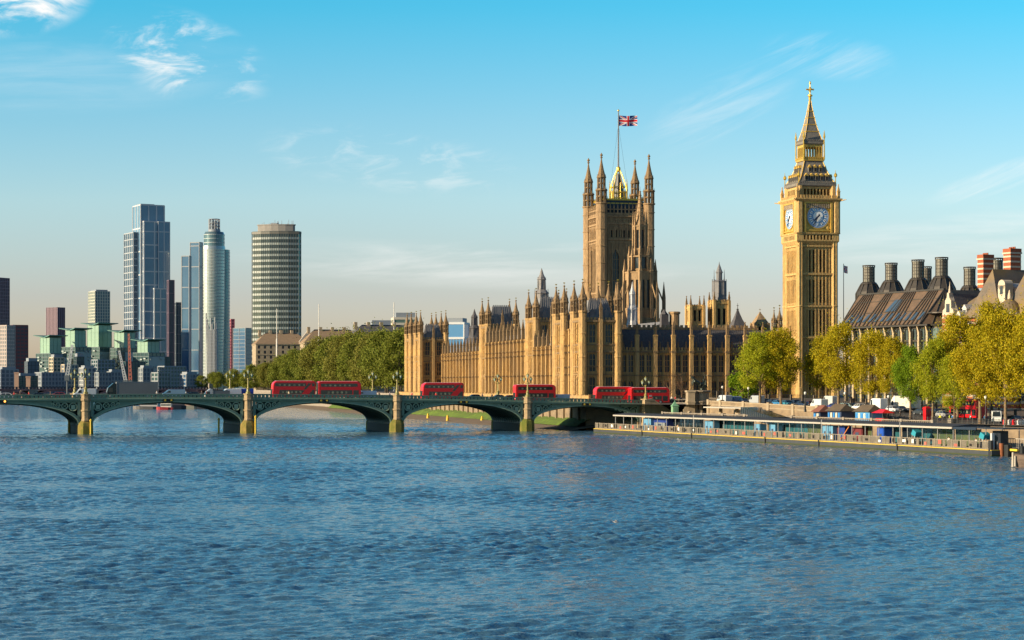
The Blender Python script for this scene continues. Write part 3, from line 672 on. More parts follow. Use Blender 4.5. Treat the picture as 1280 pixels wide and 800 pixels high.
pal = T('gothic_palace', 'long golden gothic palace with rows of turrets and pinnacles along the river', 'palace', (*PAL_O, 8.0), PAL_R)
def tower_block(name, x0, y0, w, d, h, tmesh, bands, wins, faces='nes', roof=(6., 3.), base=0.):
    b = MB()
    def ops(n, L): return [(L*(i+.5)/n-ww/2, L*(i+.5)/n+ww/2, z, z+hh) for i in range(n) for (z, ww, hh, me) in wins if z > base]
    b.wall((0, 0, 0), (1, 0, 0), (0, -1, 0), 1., w-1., 0, h, [(a, c, e, g) for a, c, e, g in ops(2, w)], .7)
    b.wall((0, d, 0), (0, -1, 0), (-1, 0, 0), 1., d-1., 0, h, [(a, c, e, g) for a, c, e, g in ops(1, d)], .7)
    b.wall((w, d, 0), (-1, 0, 0), (0, 1, 0), 1., w-1., 0, h, [], .7); b.wall((w, 0, 0), (0, 1, 0), (1, 0, 0), 1., d-1., 0, h, [], .7)
    b.ribs((0, 0, 0), (1, 0, 0), (0, -1, 0), 1.3, w-1.3, 0, h, ops(2, w), .62, .2, .15, 1.9); b.ribs((0, d, 0), (0, -1, 0), (-1, 0, 0), 1.3, d-1.3, 0, h, ops(1, d), .8, .32, .18, 1.9)
    for z, t, pj in bands:
        b.box(1.0, w-1.0, -pj, .05, z, z+t, 1); b.box(-pj, .05, 1.0, d-1.0, z, z+t, 1); b.box(1., w-1., d-.05, d+pj, z, z+t, 1)
    for y in (-.02, d): crest(b, 1.2, w-1.2, y+.01, h, 1.0, .8)
    for x in (-.02, w): crest(b, 1.2, d-1.2, x+.01, h, 1.0, .8, 'y')
    b.box(1, w-1, .25, d-.25, h-.3, h-.05)
    # middle buttress and panel ribs on the two visible faces
    b.box(w/2-.55, w/2+.55, -.7, -.0, 0, h+.5); b.box(-.45, 0, d/2+1.9, d/2+2.4, 0, h); b.box(-.45, 0, d/2-2.4, d/2-1.9, 0, h)
    for x in (1.7, w/2-1.2, w/2+1.0, w-2.0): b.box(x, x+.22, -.28, .0, 0, h)
    r = b.build(name, [STONE, STONED], pal, (x0, y0, 0))
    for i in range(2):
        for (z, ww, hh, me) in wins:
            if z > base: link('window', me, r, (w*(i+.5)/2, .45, z))
    for (z, ww, hh, me) in wins:
        if z > base: link('window', me, r, (.45, d/2, z), -pi/2)
    for x, y in ((.2, .2), (w-.2, .2), (.2, d-.2), (w-.2, d-.2)): link('turret', tmesh, r, (x, y, 0))
    link('pinnacle', P5, r, (w/2, -.35, h+.5))
    q = MB(); z0, z1 = h-.1, h+roof[0]; i = roof[1]
    q.loft([[(1.2, 1.2, z0), (w-1.2, 1.2, z0), (w-1.2, d-1.2, z0), (1.2, d-1.2, z0)], [(1.2+i*.5, 1.2+i*.5, z1), (w-1.2-i*.5, 1.2+i*.5, z1), (w-1.2-i*.5, d-1.2-i*.5, z1), (1.2+i*.5, d-1.2-i*.5, z1)]])
    for xx in np.linspace(2, w-2, 9): q.tube((xx, 1.15, z0), (1.2+i*.5+(xx-1.2)*(w-2.4-i)/(w-2.4), 1.2+i*.5-.03, z1), .07, .07, 4)
    crest(q, 1.3+i*.5, w-1.3-i*.5, 1.35+i*.5, z1, .7, .55)
    for xx in (w*.3, w*.7): q.box(xx-.7, xx+.7, 1.25, 2.4, z0+.8, z0+2.4); q.tent(xx-.8, xx+.8, 1.2, 2.5, z0+2.4, z0+3.6, 0, 0, 'y')
    q.build('roof', IRON, r)
    return r
BANDS = [(6.9, .35, .3), (9.2, .35, .3), (13.6, .45, .4), (15.7, .45, .4), (22.6, .6, .55)]
WINS = [(1.2, 2.3, 5.2, W_SM), (9.7, 2.5, 3.7, None), (16.3, 2.5, 5.6, W_BIG)]
W37 = win_mesh(2.5, 3.7, 3, 1); WINS = [(1.2, 2.3, 5.2, W_SM), (8.0, 2.5, 5.3, win_mesh(2.5, 5.3, 3, 2)), (16.5, 2.5, 5.6, W_BIG)]
H = 23.2
for y in (0, 22): tower_block('pavilion_tower', 0, y, 11.2, 10.5, H, T_BIG, BANDS, WINS)
for y in (264, 286): tower_block('pavilion_tower', 0, y, 11.2, 10.5, H, T_BIG, BANDS, WINS)
W2 = [(1.2, 2.3, 5.2, W_SM), (8.0, 2.5, 5.3, WINS[1][3]), (19.5, 2.5, 5.2, W_SM)]
for y in (100, 177): tower_block('centre_tower', 10.1, y, 11.2, 11.4, 26.4, T_MID, [(7., .35, .3), (14., .4, .35), (25.6, .7, .5)], W2, roof=(7.5, 2.))
def front(name, y0, y1, x, h, bays, pm, storeys, bands, wins, axis='y', ridge=5.5, depth=13., bw=.9, bp=1.5, bh=None, win2=1):
    # a range of bays between buttresses; axis 'y' faces the river (-x), axis 'x' faces the bridge (-y)
    L = y1-y0
    st = L/bays; ops = []; cs = []
    for i in range(bays):
        for k in range(win2):
            c = st*(i+.5)+(k-(win2-1)/2)*st*.40
            cs.append(c)
            for z, ww, hh, me in wins: ops.append((c-ww/2, c+ww/2, z, z+hh))
    b = MB()
    if axis == 'y': b.wall((0, L, 0), (0, -1, 0), (-1, 0, 0), 0, L, 0, h, [(L-q[1], L-q[0], q[2], q[3]) for q in ops], .7)
    else: b.wall((0, 0, 0), (1, 0, 0), (0, -1, 0), 0, L, 0, h, ops, .7)
    if axis == 'x': b.ribs((0, 0, 0), (1, 0, 0), (0, -1, 0), .2, L-.2, 0, h, ops, .55, .18, .14, 1.7)
    else: b.ribs((0, L, 0), (0, -1, 0), (-1, 0, 0), .2, L-.2, 0, h, [(L-q[1], L-q[0], q[2], q[3]) for q in ops], .98, .34, .2, 2.0)
    def bx(a, c, d0, d1, z0, z1, m=0): (b.box(d0, d1, a, c, z0, z1, m) if axis == 'y' else b.box(a, c, d0, d1, z0, z1, m))
    for z, t, pj in bands: bx(0, L, -pj, .05, z, z+t, 1)
    bx(0, L, .05, .6, h-.4, h); crest(b, .2, L-.2, .05, h, 1.0, .8, 'y' if axis == 'y' else 'x')
    for i in range(bays):                              # blind tracery ribs beside the windows
        for f in ((.5,) if win2 == 1 else (.5, .14, .86)):
            c = st*(i+f)
            if win2 > 1: bx(c-.13, c+.13, -.22, 0, 0, h)
        if win2 == 1:
            for s in (-1, 1): bx(st*(i+.5)+s*1.5-.12, st*(i+.5)+s*1.5+.12, -.25, 0, 0, h)
    r = b.build(name, [STONE, STONED], pal, (x, y0, 0) if axis == 'y' else (y0, x, 0))
    u = MB(); hb = bh or h+.4
    for i in range(bays+1):
        c = st*i
        if i == 0: c += .5
        if i == bays: c -= .5
        q = ((-bp, 0, -.02) if 1 else 0)
        def ux(a, cc, d0, d1, z0, z1): (u.box(d0, d1, a, cc, z0, z1) if axis == 'y' else u.box(a, cc, d0, d1, z0, z1))
        ux(c-bw/2, c+bw/2, -bp, 0, 0, hb); ux(c-bw/2-.12, c+bw/2+.12, -bp-.15, -.0, hb-.5, hb-.15); ux(c-bw/2-.12, c+bw/2+.12, -bp-.15, -.0, 0, 1.2)
        for z, t, pj in bands: (u.box(-bp-.14, -.02, c-bw/2-.14, c+bw/2+.14, z-.03, z+t+.03, 1) if axis == 'y' else u.box(c-bw/2-.14, c+bw/2+.14, -bp-.14, -.02, z-.03, z+t+.03, 1))
        p = (-bp/2, c, hb) if axis == 'y' else (c, -bp/2, hb)
        link('pinnacle', pm, r, p)
    u.build('buttresses', [STONE, STONED], r)
    for c in cs:
        for z, ww, hh, me in wins:
            if axis == 'x': link('window', me, r, (c, .45, z))
    if axis == 'y':
        g = MB()
        for c in cs:
            for z, ww, hh, me in wins:
                g.box(.6, .68, c-ww/2, c+ww/2, z, z+hh, 1)
                for k in (1, 2): y = c-ww/2+ww*k/3; g.box(.48, .6, y-.06, y+.06, z, z+hh, 0)
                g.box(.5, .59, c-ww/2, c+ww/2, z+hh*.5, z+hh*.5+.12, 0)
        o = g.build('window', [STONE, GLASS], r); o['kind'] = 'stuff'
    if ridge:
        q = MB(); 
        if axis == 'y': q.tent(.8, depth, 0, L, h-.5, h+ridge, 0, 0, 'y')
        else: q.tent(0, L, .8, depth, h-.5, h+ridge, 0, 0, 'x')
        if axis == 'x':
            for xx in np.arange(.5, L, .62): q.tube((xx, .77, h-.45), (xx, (depth+.8)/2, h+ridge), .06, .06, 4)
        q.build('roof', SLATE if axis == 'x' else IRON, r)
    return r
RW = [(1.0, 2.2, 4.8, None), (8.2, 2.3, 5.0, None)]
RB = [(6.9, .35, .3), (13.9, .4, .35), (15.6, .3, .25)]
front('river_range', 32.6, 99.8, 10.5, 16.6, 11, P5, 2, RB, RW, ridge=3.)
front('river_range', 111.6, 176.8, 10.5, 19.6, 11, P7, 3, RB+[(18.9, .4, .4)], RW+[(16.0, 2.2, 2.6, None)], ridge=3)
front('river_range', 188.6, 263.8, 10.5, 16.6, 12, P5, 2, RB, RW, ridge=3.)
for y in (10.6, 274.6): front('pavilion_link', y, y+11.3, 1.5, 20.6, 2, P4, 2, BANDS[:4], [(1.2, 2.3, 5.2, None), (8.0, 2.5, 5.3, None)], ridge=3, depth=10)
front('bridge_range', 11.5, 62.5, 1.6, 14.4, 9, P4, 2, [(6.6, .4, .35), (13.6, .5, .45)], [(.9, 1.5, 4.2, win_mesh(1.5, 4.2, 2, 1)), (7.8, 1.55, 5.2, win_mesh(1.55, 5.2, 2, 2))], axis='x', ridge=6.2, depth=11, bw=1.15, bp=1.0, bh=19.0, win2=2)
P3 = pinnacle(2.6, .22)
for i in range(9):
    for f in (.28, .72): link('pinnacle', P3, pal, (11.5+51/9*(i+f), 1.5, 14.4))
b = MB(); b.box(12, 60, 14.2, 22, 0, 20.9); b.box(12, 60, 14.0, 22.2, 20.9, 21.6); crest(b, 12, 60, 14.1, 21.6, 1.5, .7); b.build('rear_range', STONE3, pal)
b = MB(); b.box(25, 90, 60, 290, 0, 19); b.tent(30, 60, 60, 290, 19, 25, 0, 1, 'y'); b.build('rear_range', [STONE3, IRON], pal)

# smaller towers that rise behind the palace ranges
def fin_(b, z, h=1.6, m=0, r=.08): b.tube((0, 0, z), (0, 0, z+h), r, r*.4, 5, m); b.box(-.35, .35, -.04, .04, z+h*.55, z+h*.55+.14, m)
def put(name, lab, px, Y, cat='tower', group=None): 
    p = at(px, HY, Y); return T(name, lab, cat, (p[0], p[1], 8.0), PAL_R, group)
def zz(py, Y): return HC-(py-HY)/F*Y-8.0
def windowed(r, w, z0, z1, stone, wx, wz0, wz1, n=2, pm=None, crn=True):
    b = MB(); h = w/2
    o2 = [(w*(i+.5)/n*.7+w*.15-wx/2, w*(i+.5)/n*.7+w*.15+wx/2, wz0, wz1) for i in range(n)]
    for (o, ax, nr) in (((-h, -h, 0), (1, 0, 0), (0, -1, 0)), ((-h, h, 0), (0, -1, 0), (-1, 0, 0)), ((h, -h, 0), (0, 1, 0), (1, 0, 0)), ((h, h, 0), (-1, 0, 0), (0, 1, 0))):
        b.wall(o, ax, nr, 0, w, z0, z1, o2, .5, 0, 1)
    b.box(-h-.2, h+.2, -h-.2, h+.2, z1-.9, z1-.4); b.box(-h-.15, h+.15, -h-.15, h+.15, wz0-1.2, wz0-.8); b.box(-h+.02, h-.02, -h+.02, h-.02, z1-.3, z1-.05)
    for s in (-1, 1): crest(b, -h, h, s*h*.97, z1, .9, .6); crest(b, -h, h, s*h*.97, z1, .9, .6, 'y')
    for x in (-h, h):
        for y in (-h, h): b.cbox(x, y, z0, z1+.3, .9, .9)
    b.build('wall', [stone, DARK], r)
    if pm:
        for x in (-h, h):
            for y in (-h, h): link('pinnacle', pm, r, (x, y, z1+.2))
Y = 690
r = put('ventilation_tower', 'square stone tower with four tall corner pinnacles, left of the tower with the grey lantern', 869, Y); windowed(r, 4.6, 0, zz(383, Y), STONE2, .85, zz(402, Y), zz(388, Y), 2, pinnacle(3.4, .3, .2))
r = put('lantern_tower', 'square golden stone tower topped by a tall grey octagonal lantern, right of the pinnacled tower', 899, Y)
windowed(r, 5.2, 0, zz(377, Y), STONE2, 1.0, zz(406, Y), zz(386, Y), 2, pinnacle(3.0, .3, .3))
b = MB(); b.lathe(0, 0, [(2.5, zz(377, Y)), (2.5, zz(372, Y)), (2.3, zz(371, Y)), (2.3, zz(353, Y)), (2.5, zz(352, Y)), (1.5, zz(350, Y))], 8); b.lathe(0, 0, [(1.0, zz(351, Y)), (1.0, zz(341, Y)), (1.3, zz(341, Y)), (.9, zz(338, Y)), (.55, zz(334, Y)), (.15, zz(330, Y)), (.05, zz(327, Y))], 8)
for i in range(8):
    a = pi/8+i*pi/4; b.tube((2.3*math.cos(a), 2.3*math.sin(a), zz(371, Y)), (2.3*math.cos(a), 2.3*math.sin(a), zz(349, Y)), .2, .15, 4)
    if i % 2: b.tube((1.7*math.cos(a), 1.7*math.sin(a), zz(353, Y)), (1.7*math.cos(a), 1.7*math.sin(a), zz(337, Y)), .2, .05, 4)
b.build('lantern', LEADG, r)
r = put('slate_spire', 'small dark slate pyramid spire with a tall finial behind the palace roof', 922, 660, 'spire'); b = MB(); Y = 660
b.box(-2.1, 2.1, -2.1, 2.1, 0, zz(411, Y)); b.build('base', STONE3, r)
b = MB(); b.lathe(0, 0, [(3.3, zz(411, Y)), (3.0, zz(407, Y)), (1.7, zz(399, Y)), (.7, zz(391, Y)), (.3, zz(387, Y)), (.6, zz(386.5, Y)), (.15, zz(386, Y))], 4, 0, pi/4); fin_(b, zz(386, Y), 1.8, 0, .14); b.build('roof', SLATE, r)
Y = 665; r = put('gabled_turret', 'brown stone turret with a pyramid roof left of the clock tower', 950, Y, 'turret')
windowed(r, 4.2, 0, zz(405, Y), STONE3, .9, zz(415, Y), zz(407, Y), 2); b = MB(); b.lathe(0, 0, [(3.3, zz(405, Y)), (2.9, zz(403, Y)), (1.3, zz(395.5, Y)), (.3, zz(391, Y)), (.4, zz(390.5, Y)), (.1, zz(390, Y))], 4, 0, pi/4); fin_(b, zz(390, Y), 1.3); b.build('roof', STONE3, r)
for px, top, lab in ((967.5, 386, 'slim reddish stone turret, left one of the pair beside the clock tower'), (974.5, 383, 'slim dark turret, right one of the pair close against the clock tower')):
    Y = 670; r = put('slim_turret', lab, px, Y, 'turret', 'slim turrets by the clock tower'); link('shaft', turret(0, zz(top+22, Y), .85, zz(top, Y)-zz(top+17, Y)-.4, 1.3, stone=STONE3), r)
Y = 660; r = put('octagonal_turret', 'low octagonal stone turret with dark ironwork beside it, right of the central spire', 843, Y, 'turret'); b = MB(); b.lathe(0, 0, [(1.6, 0), (1.6, zz(393, Y)), (1.9, zz(392, Y)), (1.9, zz(390, Y)), (1.5, zz(389.5, Y))], 8); b.build('shaft', STONE3, r)
b = MB(); b.box(-4.6, -2.2, -1, 1, 0, zz(393, Y)); b.lathe(-3.4, 0, [(1.3, zz(393, Y)), (.7, zz(390, Y)), (.2, zz(387, Y))], 6); b.build('flue', SLATE, r)
def slate_tur(px, Y, top, eave, w, lab, m):
    r = put('slate_lantern', lab, px, Y, 'spire', 'slate lanterns over the palace roofs'); b = MB(); k = zz(top, Y)-zz(eave, Y); e = zz(eave, Y)
    b.lathe(0, 0, [(w*.5, 0), (w*.5, e), (w*.56, e+.1), (w*.45, e+k*.12), (w*.4, e+k*.35), (w*.48, e+k*.36), (w*.3, e+k*.45), (w*.24, e+k*.47), (w*.24, e+k*.7), (w*.3, e+k*.71), (w*.14, e+k*.83), (w*.05, e+k*.95), (.04, e+k)], 8)
    for i in range(8):
        a = pi/8+i*pi/4; b.tube((w*.44*math.cos(a), w*.44*math.sin(a), e+k*.1), (w*.44*math.cos(a), w*.44*math.sin(a), e+k*.48), .16, .05, 4); b.tube((w*.26*math.cos(a), w*.26*math.sin(a), e+k*.45), (w*.26*math.cos(a), w*.26*math.sin(a), e+k*.78), .12, .04, 4)
    b.build('lantern', m, r)
slate_tur(677, 720, 335, 385, 5.6, 'grey slate lantern spire with a needle tip behind the third river tower', mat('warm grey slate', (.23, .22, .22), .7, col2=(.16, .15, .15), nscale=.8))
slate_tur(593, 850, 386, 424, 5., 'dark slate lantern turret rising behind the far range left of the second tower', SLATE)
slate_tur(790.5, 640, 352, 407, 3.4, 'pale silver lantern in front of the octagonal central spire', mat('silver lead', (.42, .44, .47), .5, col2=(.3, .32, .36), nscale=1.))

# octagonal central spire
def central():
    Y = 730; r = put('central_spire', 'tall octagonal stone lantern spire with open stages in front of the big square tower', 800, Y, 'spire'); r.rotation_euler.z = R(20)
    def stage(name, rad, y0, y1, wn, wz, m=STONE3, bt=1.2, pin=None):
        z0, z1 = zz(y0, Y), zz(y1, Y); b = MB(); s = 2*rad*math.tan(pi/8)
        for i in range(8):
            a = i*pi/4; n = Vector((math.cos(a), math.sin(a), 0)); ax = Vector((-math.sin(a), math.cos(a), 0)); o = n*rad-ax*s/2
            ops = [(s*(k+.5)/wn-s*.3/wn, s*(k+.5)/wn+s*.3/wn, z0+(z1-z0)*wz[0], z0+(z1-z0)*wz[1]) for k in range(wn)]
            b.wall(tuple(o), tuple(ax), tuple(n), 0, s, z0, z1, ops, .6, 0, 1)
            v = n*rad+ax*s/2; b.lathe(v.x, v.y, [(bt*.5, z0), (bt*.5, z1), (bt*.6, z1+.1), (bt*.42, z1+.6), (.08, z1+3.2 if pin is None else z1+pin)], 4)
        b.lathe(0, 0, [(rad/math.cos(pi/8)+.25, z1-.5), (rad/math.cos(pi/8)+.25, z1)], 8)
        b.lathe(0, 0, [(rad/math.cos(pi/8)+.2, z0+(z1-z0)*wz[0]-.6), (rad/math.cos(pi/8)+.2, z0+(z1-z0)*wz[0]-.3)], 8)
        b.build(name, [m, GLASS], r)
    stage('base_stage', 7.0, 500, 398, 1, (.93, .94)); stage('lower_stage', 5.0, 398, 340, 2, (.22, .82), bt=1.5, pin=4.5)
    stage('middle_stage', 3.5, 340, 320, 1, (.2, .9), pin=3.5); stage('lantern', 2.2, 320, 282, 1, (.25, .85), bt=.9, pin=5)
    b = MB(); b.lathe(0, 0, [(2.2, zz(282, Y)), (1.5, zz(274, Y)), (.9, zz(260, Y)), (.45, zz(245, Y)), (.3, zz(240, Y)), (.5, zz(239.5, Y)), (.12, zz(238.5, Y)), (.05, zz(233, Y))], 8)
    for k in range(7):
        z = zz(276-k*5.2, Y); q = 1.5-k*.17; b.lathe(0, 0, [(q, z), (q+.22, z+.15), (q-.1, z+.3)], 8)
    b.build('spire', STONE3, r)
    f = MB()
    for i in range(8):
        a = pi/8+i*pi/4; c, s = math.cos(a), math.sin(a)
        f.cbox(8.4*c, 8.4*s, 0, zz(372, Y), 1.0, 1.0); f.loft([[(8.4*c-.5, 8.4*s-.5, zz(372, Y)), (8.4*c+.5, 8.4*s-.5, zz(372, Y)), (8.4*c+.5, 8.4*s+.5, zz(372, Y)), (8.4*c-.5, 8.4*s+.5, zz(372, Y))], [(8.4*c-.04, 8.4*s-.04, zz(352, Y)), (8.4*c+.04, 8.4*s-.04, zz(352, Y)), (8.4*c+.04, 8.4*s+.04, zz(352, Y)), (8.4*c-.04, 8.4*s+.04, zz(352, Y))]])
        f.tube((8.2*c, 8.2*s, zz(378, Y)), (5.4*c, 5.4*s, zz(352, Y)), .3, .25, 5)
    f.build('flying_buttresses', STONE3, r)
central()

# ---------------------------------------------------------------- great square tower with the flag
def square_tower():
    Y = 864; c = at(773, HY, Y); hw = 10.2
    r = T('square_tower', 'massive square gothic tower with four turrets and a flagpole above the palace', 'tower', (c[0], c[1], 8.0), PAL_R)
    z = lambda py: HC-(py-HY)/F*(Y-9)-8.0
    top = z(270); b = MB()
    wz0, wz1 = z(364), z(311); sz0, sz1 = z(297), z(288)
    ops = [(hw+s*4.0-1.5, hw+s*4.0+1.5, wz0, wz1) for s in (-1, 1)]+[(3.9+i*1.85, 3.9+i*1.85+1.0, sz0, sz1) for i in range(7)]+[(hw+s*4.0-1.5, hw+s*4.0+1.5, z(410), z(380)) for s in (-1, 1)]
    opsw = [(hw+s*4.0-1.5, hw+s*4.0+1.5, wz0, wz1) for s in (-1, 0, 1)]+[(3.9+i*1.85, 3.9+i*1.85+1.0, sz0, sz1) for i in range(7)]
    for o, ax, nr, op in (((-hw, -hw, 0), (1, 0, 0), (0, -1, 0), ops), ((-hw, hw, 0), (0, -1, 0), (-1, 0, 0), opsw), ((hw, -hw, 0), (0, 1, 0), (1, 0, 0), opsw), ((hw, hw, 0), (-1, 0, 0), (0, 1, 0), ops)):
        b.wall(o, ax, nr, 0, 2*hw, 0, top, op, 1.1, 0, 1); b.ribs(o, ax, nr, 2.2, 2*hw-2.2, 0, top, op, .85, .26, .2, 3.0)
    for py, t, pj in ((280, .7, .5), (283, .3, .3), (299.5, .6, .5), (303, .3, .3), (366, .6, .4), (376, .4, .4), (270.5, .6, .6)):
        b.box(-hw-pj, hw+pj, -hw-pj, hw+pj, z(py)-t/2, z(py)+t/2)
    for s in (-1, 1):                                   # gabled hoods, ribs over the arches, statues niches as relief
        for q in (-7.2, -5.6, -2.3, -.5, .5, 2.3, 5.6, 7.2):
            b.box(q-.18, q+.18, s*hw-.35, s*hw+.35, z(372), z(304)); b.box(s*hw-.35, s*hw+.35, q-.18, q+.18, z(372), z(304))
        for q in np.linspace(-7.4, 7.4, 14): b.box(q-.12, q+.12, s*hw-.25, s*hw+.25, z(311)+1.5, z(301)); b.box(s*hw-.25, s*hw+.25, q-.12, q+.12, z(311)+1.5, z(301))
        for q in np.linspace(-7.4, 7.4, 15): b.box(q-.14, q+.14, s*hw-.3, s*hw+.3, z(299), z(281)); b.box(s*hw-.3, s*hw+.3, q-.14, q+.14, z(299), z(281))
        for cx in (-4., 4.):                            # pointed heads inside the tall openings
            for e in (-1, 1): b.extr([(cx+e*1.5, wz1-3.2), (cx+e*1.5, wz1), (cx, wz1)], *sorted((s*(hw-.06), s*(hw-.7))))
    b.build('wall', [STONE3, GLASS], r)
    W_ = win_mesh(3.0, wz1-wz0, 3, 3)
    for s in (-4., 4.): link('window', W_, r, (s, -hw+.75, wz0))
    for s in (-4., 0., 4.): link('window', W_, r, (-hw+.75, s, wz0), -pi/2)
    # openwork parapet in front of the iron roof
    p = MB(); zp0, zp1 = top+.3, z(262)
    for s in (-1, 1):
        for q in np.linspace(-8, 8, 11): 
            for (x, y) in ((q, s*hw), (s*hw, q)): p.cbox(x, y, zp0, zp1+.6, .45, .45); p.loft([[(x-.3, y-.3, zp1+.6), (x+.3, y-.3, zp1+.6), (x+.3, y+.3, zp1+.6), (x-.3, y+.3, zp1+.6)], [(x-.05, y-.05, zp1+2.4), (x+.05, y-.05, zp1+2.4), (x+.05, y+.05, zp1+2.4), (x-.05, y+.05, zp1+2.4)]])
        p.box(-8.4, 8.4, s*hw-.2, s*hw+.2, zp1-.2, zp1+.2); p.box(s*hw-.2, s*hw+.2, -8.4, 8.4, zp1-.2, zp1+.2)
        p.box(-8.4, 8.4, s*hw-.15, s*hw+.15, zp0, zp0+.9); p.box(s*hw-.15, s*hw+.15, -8.4, 8.4, zp0, zp0+.9)
    p.build('parapet', STONE3, r)
    q = MB(); q.loft([[(-9.3, -9.3, top-.5), (9.3, -9.3, top-.5), (9.3, 9.3, top-.5), (-9.3, 9.3, top-.5)], [(-8.2, -8.2, z(250)), (8.2, -8.2, z(250)), (8.2, 8.2, z(250)), (-8.2, 8.2, z(250))]])
    for s in (-1, 1):
        for xx in np.linspace(-7.4, 7.4, 9): q.tube((xx*1.12, s*9.3, top-.4), (xx, s*8.25, z(250)), .14, .14, 4); q.tube((s*9.3, xx*1.12, top-.4), (s*8.25, xx, z(250)), .14, .14, 4)
    q.build('roof', mat('iron roof shade blue', (.03, .05, .07), .5, col2=(.015, .025, .035), nscale=.8), r)  # roof colour carries the dark shade inside the openwork parapet
    g = MB(); zc = z(250)                               # gilt cresting and crown under the flagpole
    for s in (-1, 1):
        g.box(-8.3, 8.3, s*8.3-.2, s*8.3+.2, zc-.1, zc+.6); g.box(s*8.3-.2, s*8.3+.2, -8.3, 8.3, zc-.1, zc+.6)
        g.box(-8.3, 8.3, s*8.3-.15, s*8.3+.15, zc-1.5, zc-1.1); g.box(s*8.3-.15, s*8.3+.15, -8.3, 8.3, zc-1.5, zc-1.1)
        for k in np.linspace(-8, 8, 17): g.tube((k, s*8.3, zc+.5), (k, s*8.3, zc+1.7), .2, .04, 4); g.tube((s*8.3, k, zc+.5), (s*8.3, k, zc+1.7), .2, .04, 4); g.tube((k, s*8.35, zc-1.3), (k, s*8.35, zc-2.3), .16, .04, 4)
    for sx_ in (-1, 1):
        for sy_ in (-1, 1):
            x, y = sx_*2.9, sy_*2.9; g.tube((x, y, zc-1), (x, y, z(232)), .35, .3, 6); g.tube((x, y, z(232)), (x, y, z(222)), .3, .05, 6)
            g.sweep([(x, y, z(238)), (x*.85, y*.85, z(229)), (x*.5, y*.5, z(218)), (0.15*sx_, .15*sy_, z(207))], .24, 5)
            g.tube((sx_*2.9, 0, zc-1), (sx_*2.9, 0, z(226)), .22, .06, 5) if sy_ > 0 else g.tube((0, sx_*2.9, zc-1), (0, sx_*2.9, z(226)), .22, .06, 5)
    for k in np.linspace(-2.9, 2.9, 6):
        for s in (-1, 1): g.tube((k, s*2.9, zc-1), (k, s*2.9, z(236)), .17, .13, 4); g.tube((s*2.9, k, zc-1), (s*2.9, k, z(236)), .17, .13, 4)
    for hh in (246, 239, 232):
        w = 2.95 if hh > 235 else 2.6
        for s in (-1, 1): g.box(-w, w, s*w-.14, s*w+.14, z(hh), z(hh)+.35); g.box(s*w-.14, s*w+.14, -w, w, z(hh), z(hh)+.35)
    g.lathe(0, 0, [(.9, z(211)), (.9, z(207)), (.3, z(205))], 8)
    g.build('gilt_crown', GOLD, r)
    k = MB(); k.lathe(0, 0, [(2.2, zc-2), (2.0, z(236)), (.4, z(214))], 8); k.build('crown_core', BLACKM, r)
    tm = turret(0, z(254), 2.25, 1.0, z(239)-z(254), fin=None, stone=STONE3); tu = turret(z(239)+.2, z(237), 1.75, z(195)-z(223)-.5, z(223)-z(237), fin=None, stone=STONE3)
    for x in (-hw, hw):
        for y in (-hw, hw):
            o = link('turret', tm, r, (x, y, 0)); link('turret_cap', tu, o)
            m = MB(); m.lathe(0, 0, [(.1, 0), (.55, .3), (.6, .7), (.3, 1.1), (.08, 1.6)], 8); link('finial', m.mesh('finial', [STONED]), o, (0, 0, z(195)-.6))
    # blind openings near the top of the turrets
    f = T('flagpole', 'tall flagpole flying a red, white and blue flag on top of the square tower', 'flagpole', (c[0], c[1], 8+z(211)), 0)
    b = MB(); H = z(136)-z(211); b.tube((0, 0, -.5), (0, 0, H), .38, .22, 8); b.lathe(0, 0, [(.1, H), (.45, H+.3), (.45, H+.6), (.1, H+.95)], 8, 1); b.build('pole', [mat('grey pole', (.16, .17, .19), .5), GOLD], f)
    w = MB(); w.tube((0, 0, H*.78), (-3.6, -1., -8.5), .045, .045, 4); w.tube((0, 0, H*.78), (4.0, -1., -8.5), .045, .045, 4); w.build('stay_wires', BLACKM, f)
    return f, H
def union_flag(parent, x0, z1, w, h, nx=60, ny=30):
    # crosses as separate pieces of cloth: each cell of a waved sheet takes the colour of the stripe it falls in
    B_ = mat('flag blue', (.015, .04, .24), .8, trans=.45); Wt = mat('flag cloth white', (.8, .8, .8), .8, trans=.45); R_ = mat('flag cloth red', (.7, .012, .03), .8, trans=.45)
    me = MB(); V = []
    for j in range(ny+1):
        for i in range(nx+1):
            u, v = i/nx, j/ny
            V.append((x0+w*u*(.97), .55*u*math.sin(u*9+v*1.2)*h/4.3, z1-h*v-.10*h*math.sin(u*5.2)*u-.10*h*u*u))
    for j in range(ny):
        for i in range(nx):
            u, v = (i+.5)/nx*2-1, (j+.5)/ny*2-1       # -1..1
            x, y = u*2, -v                             # 2:1
            m = 0
            d1 = (x-2*y)/5**.5; d2 = (x+2*y)/5**.5; side = x > 0
            for d, up in ((d1, 1), (d2, -1)):
                if abs(d) < .2: m = max(m, 1)
            for d, sg in ((d1, 1), (d2, -1)):
                if abs(d) < .2:
                    q = d*(1 if side else -1)*(-1 if sg > 0 else 1)*-1
                    if 0 < q < .135: m = 2
            if abs(x) < .333 or abs(y) < .333: m = 1
            if abs(x) < .2 or abs(y) < .2: m = 2
            a = j*(nx+1)+i; me.add([V[a], V[a+1], V[a+nx+2], V[a+nx+1]], [(0, 3, 2, 1)], m)
    return me.build('flag', [B_, Wt, R_], parent, smooth=True)
fp, fpH = square_tower()
union_flag(fp, .25, fpH-1.6, 7.9, 4.3)

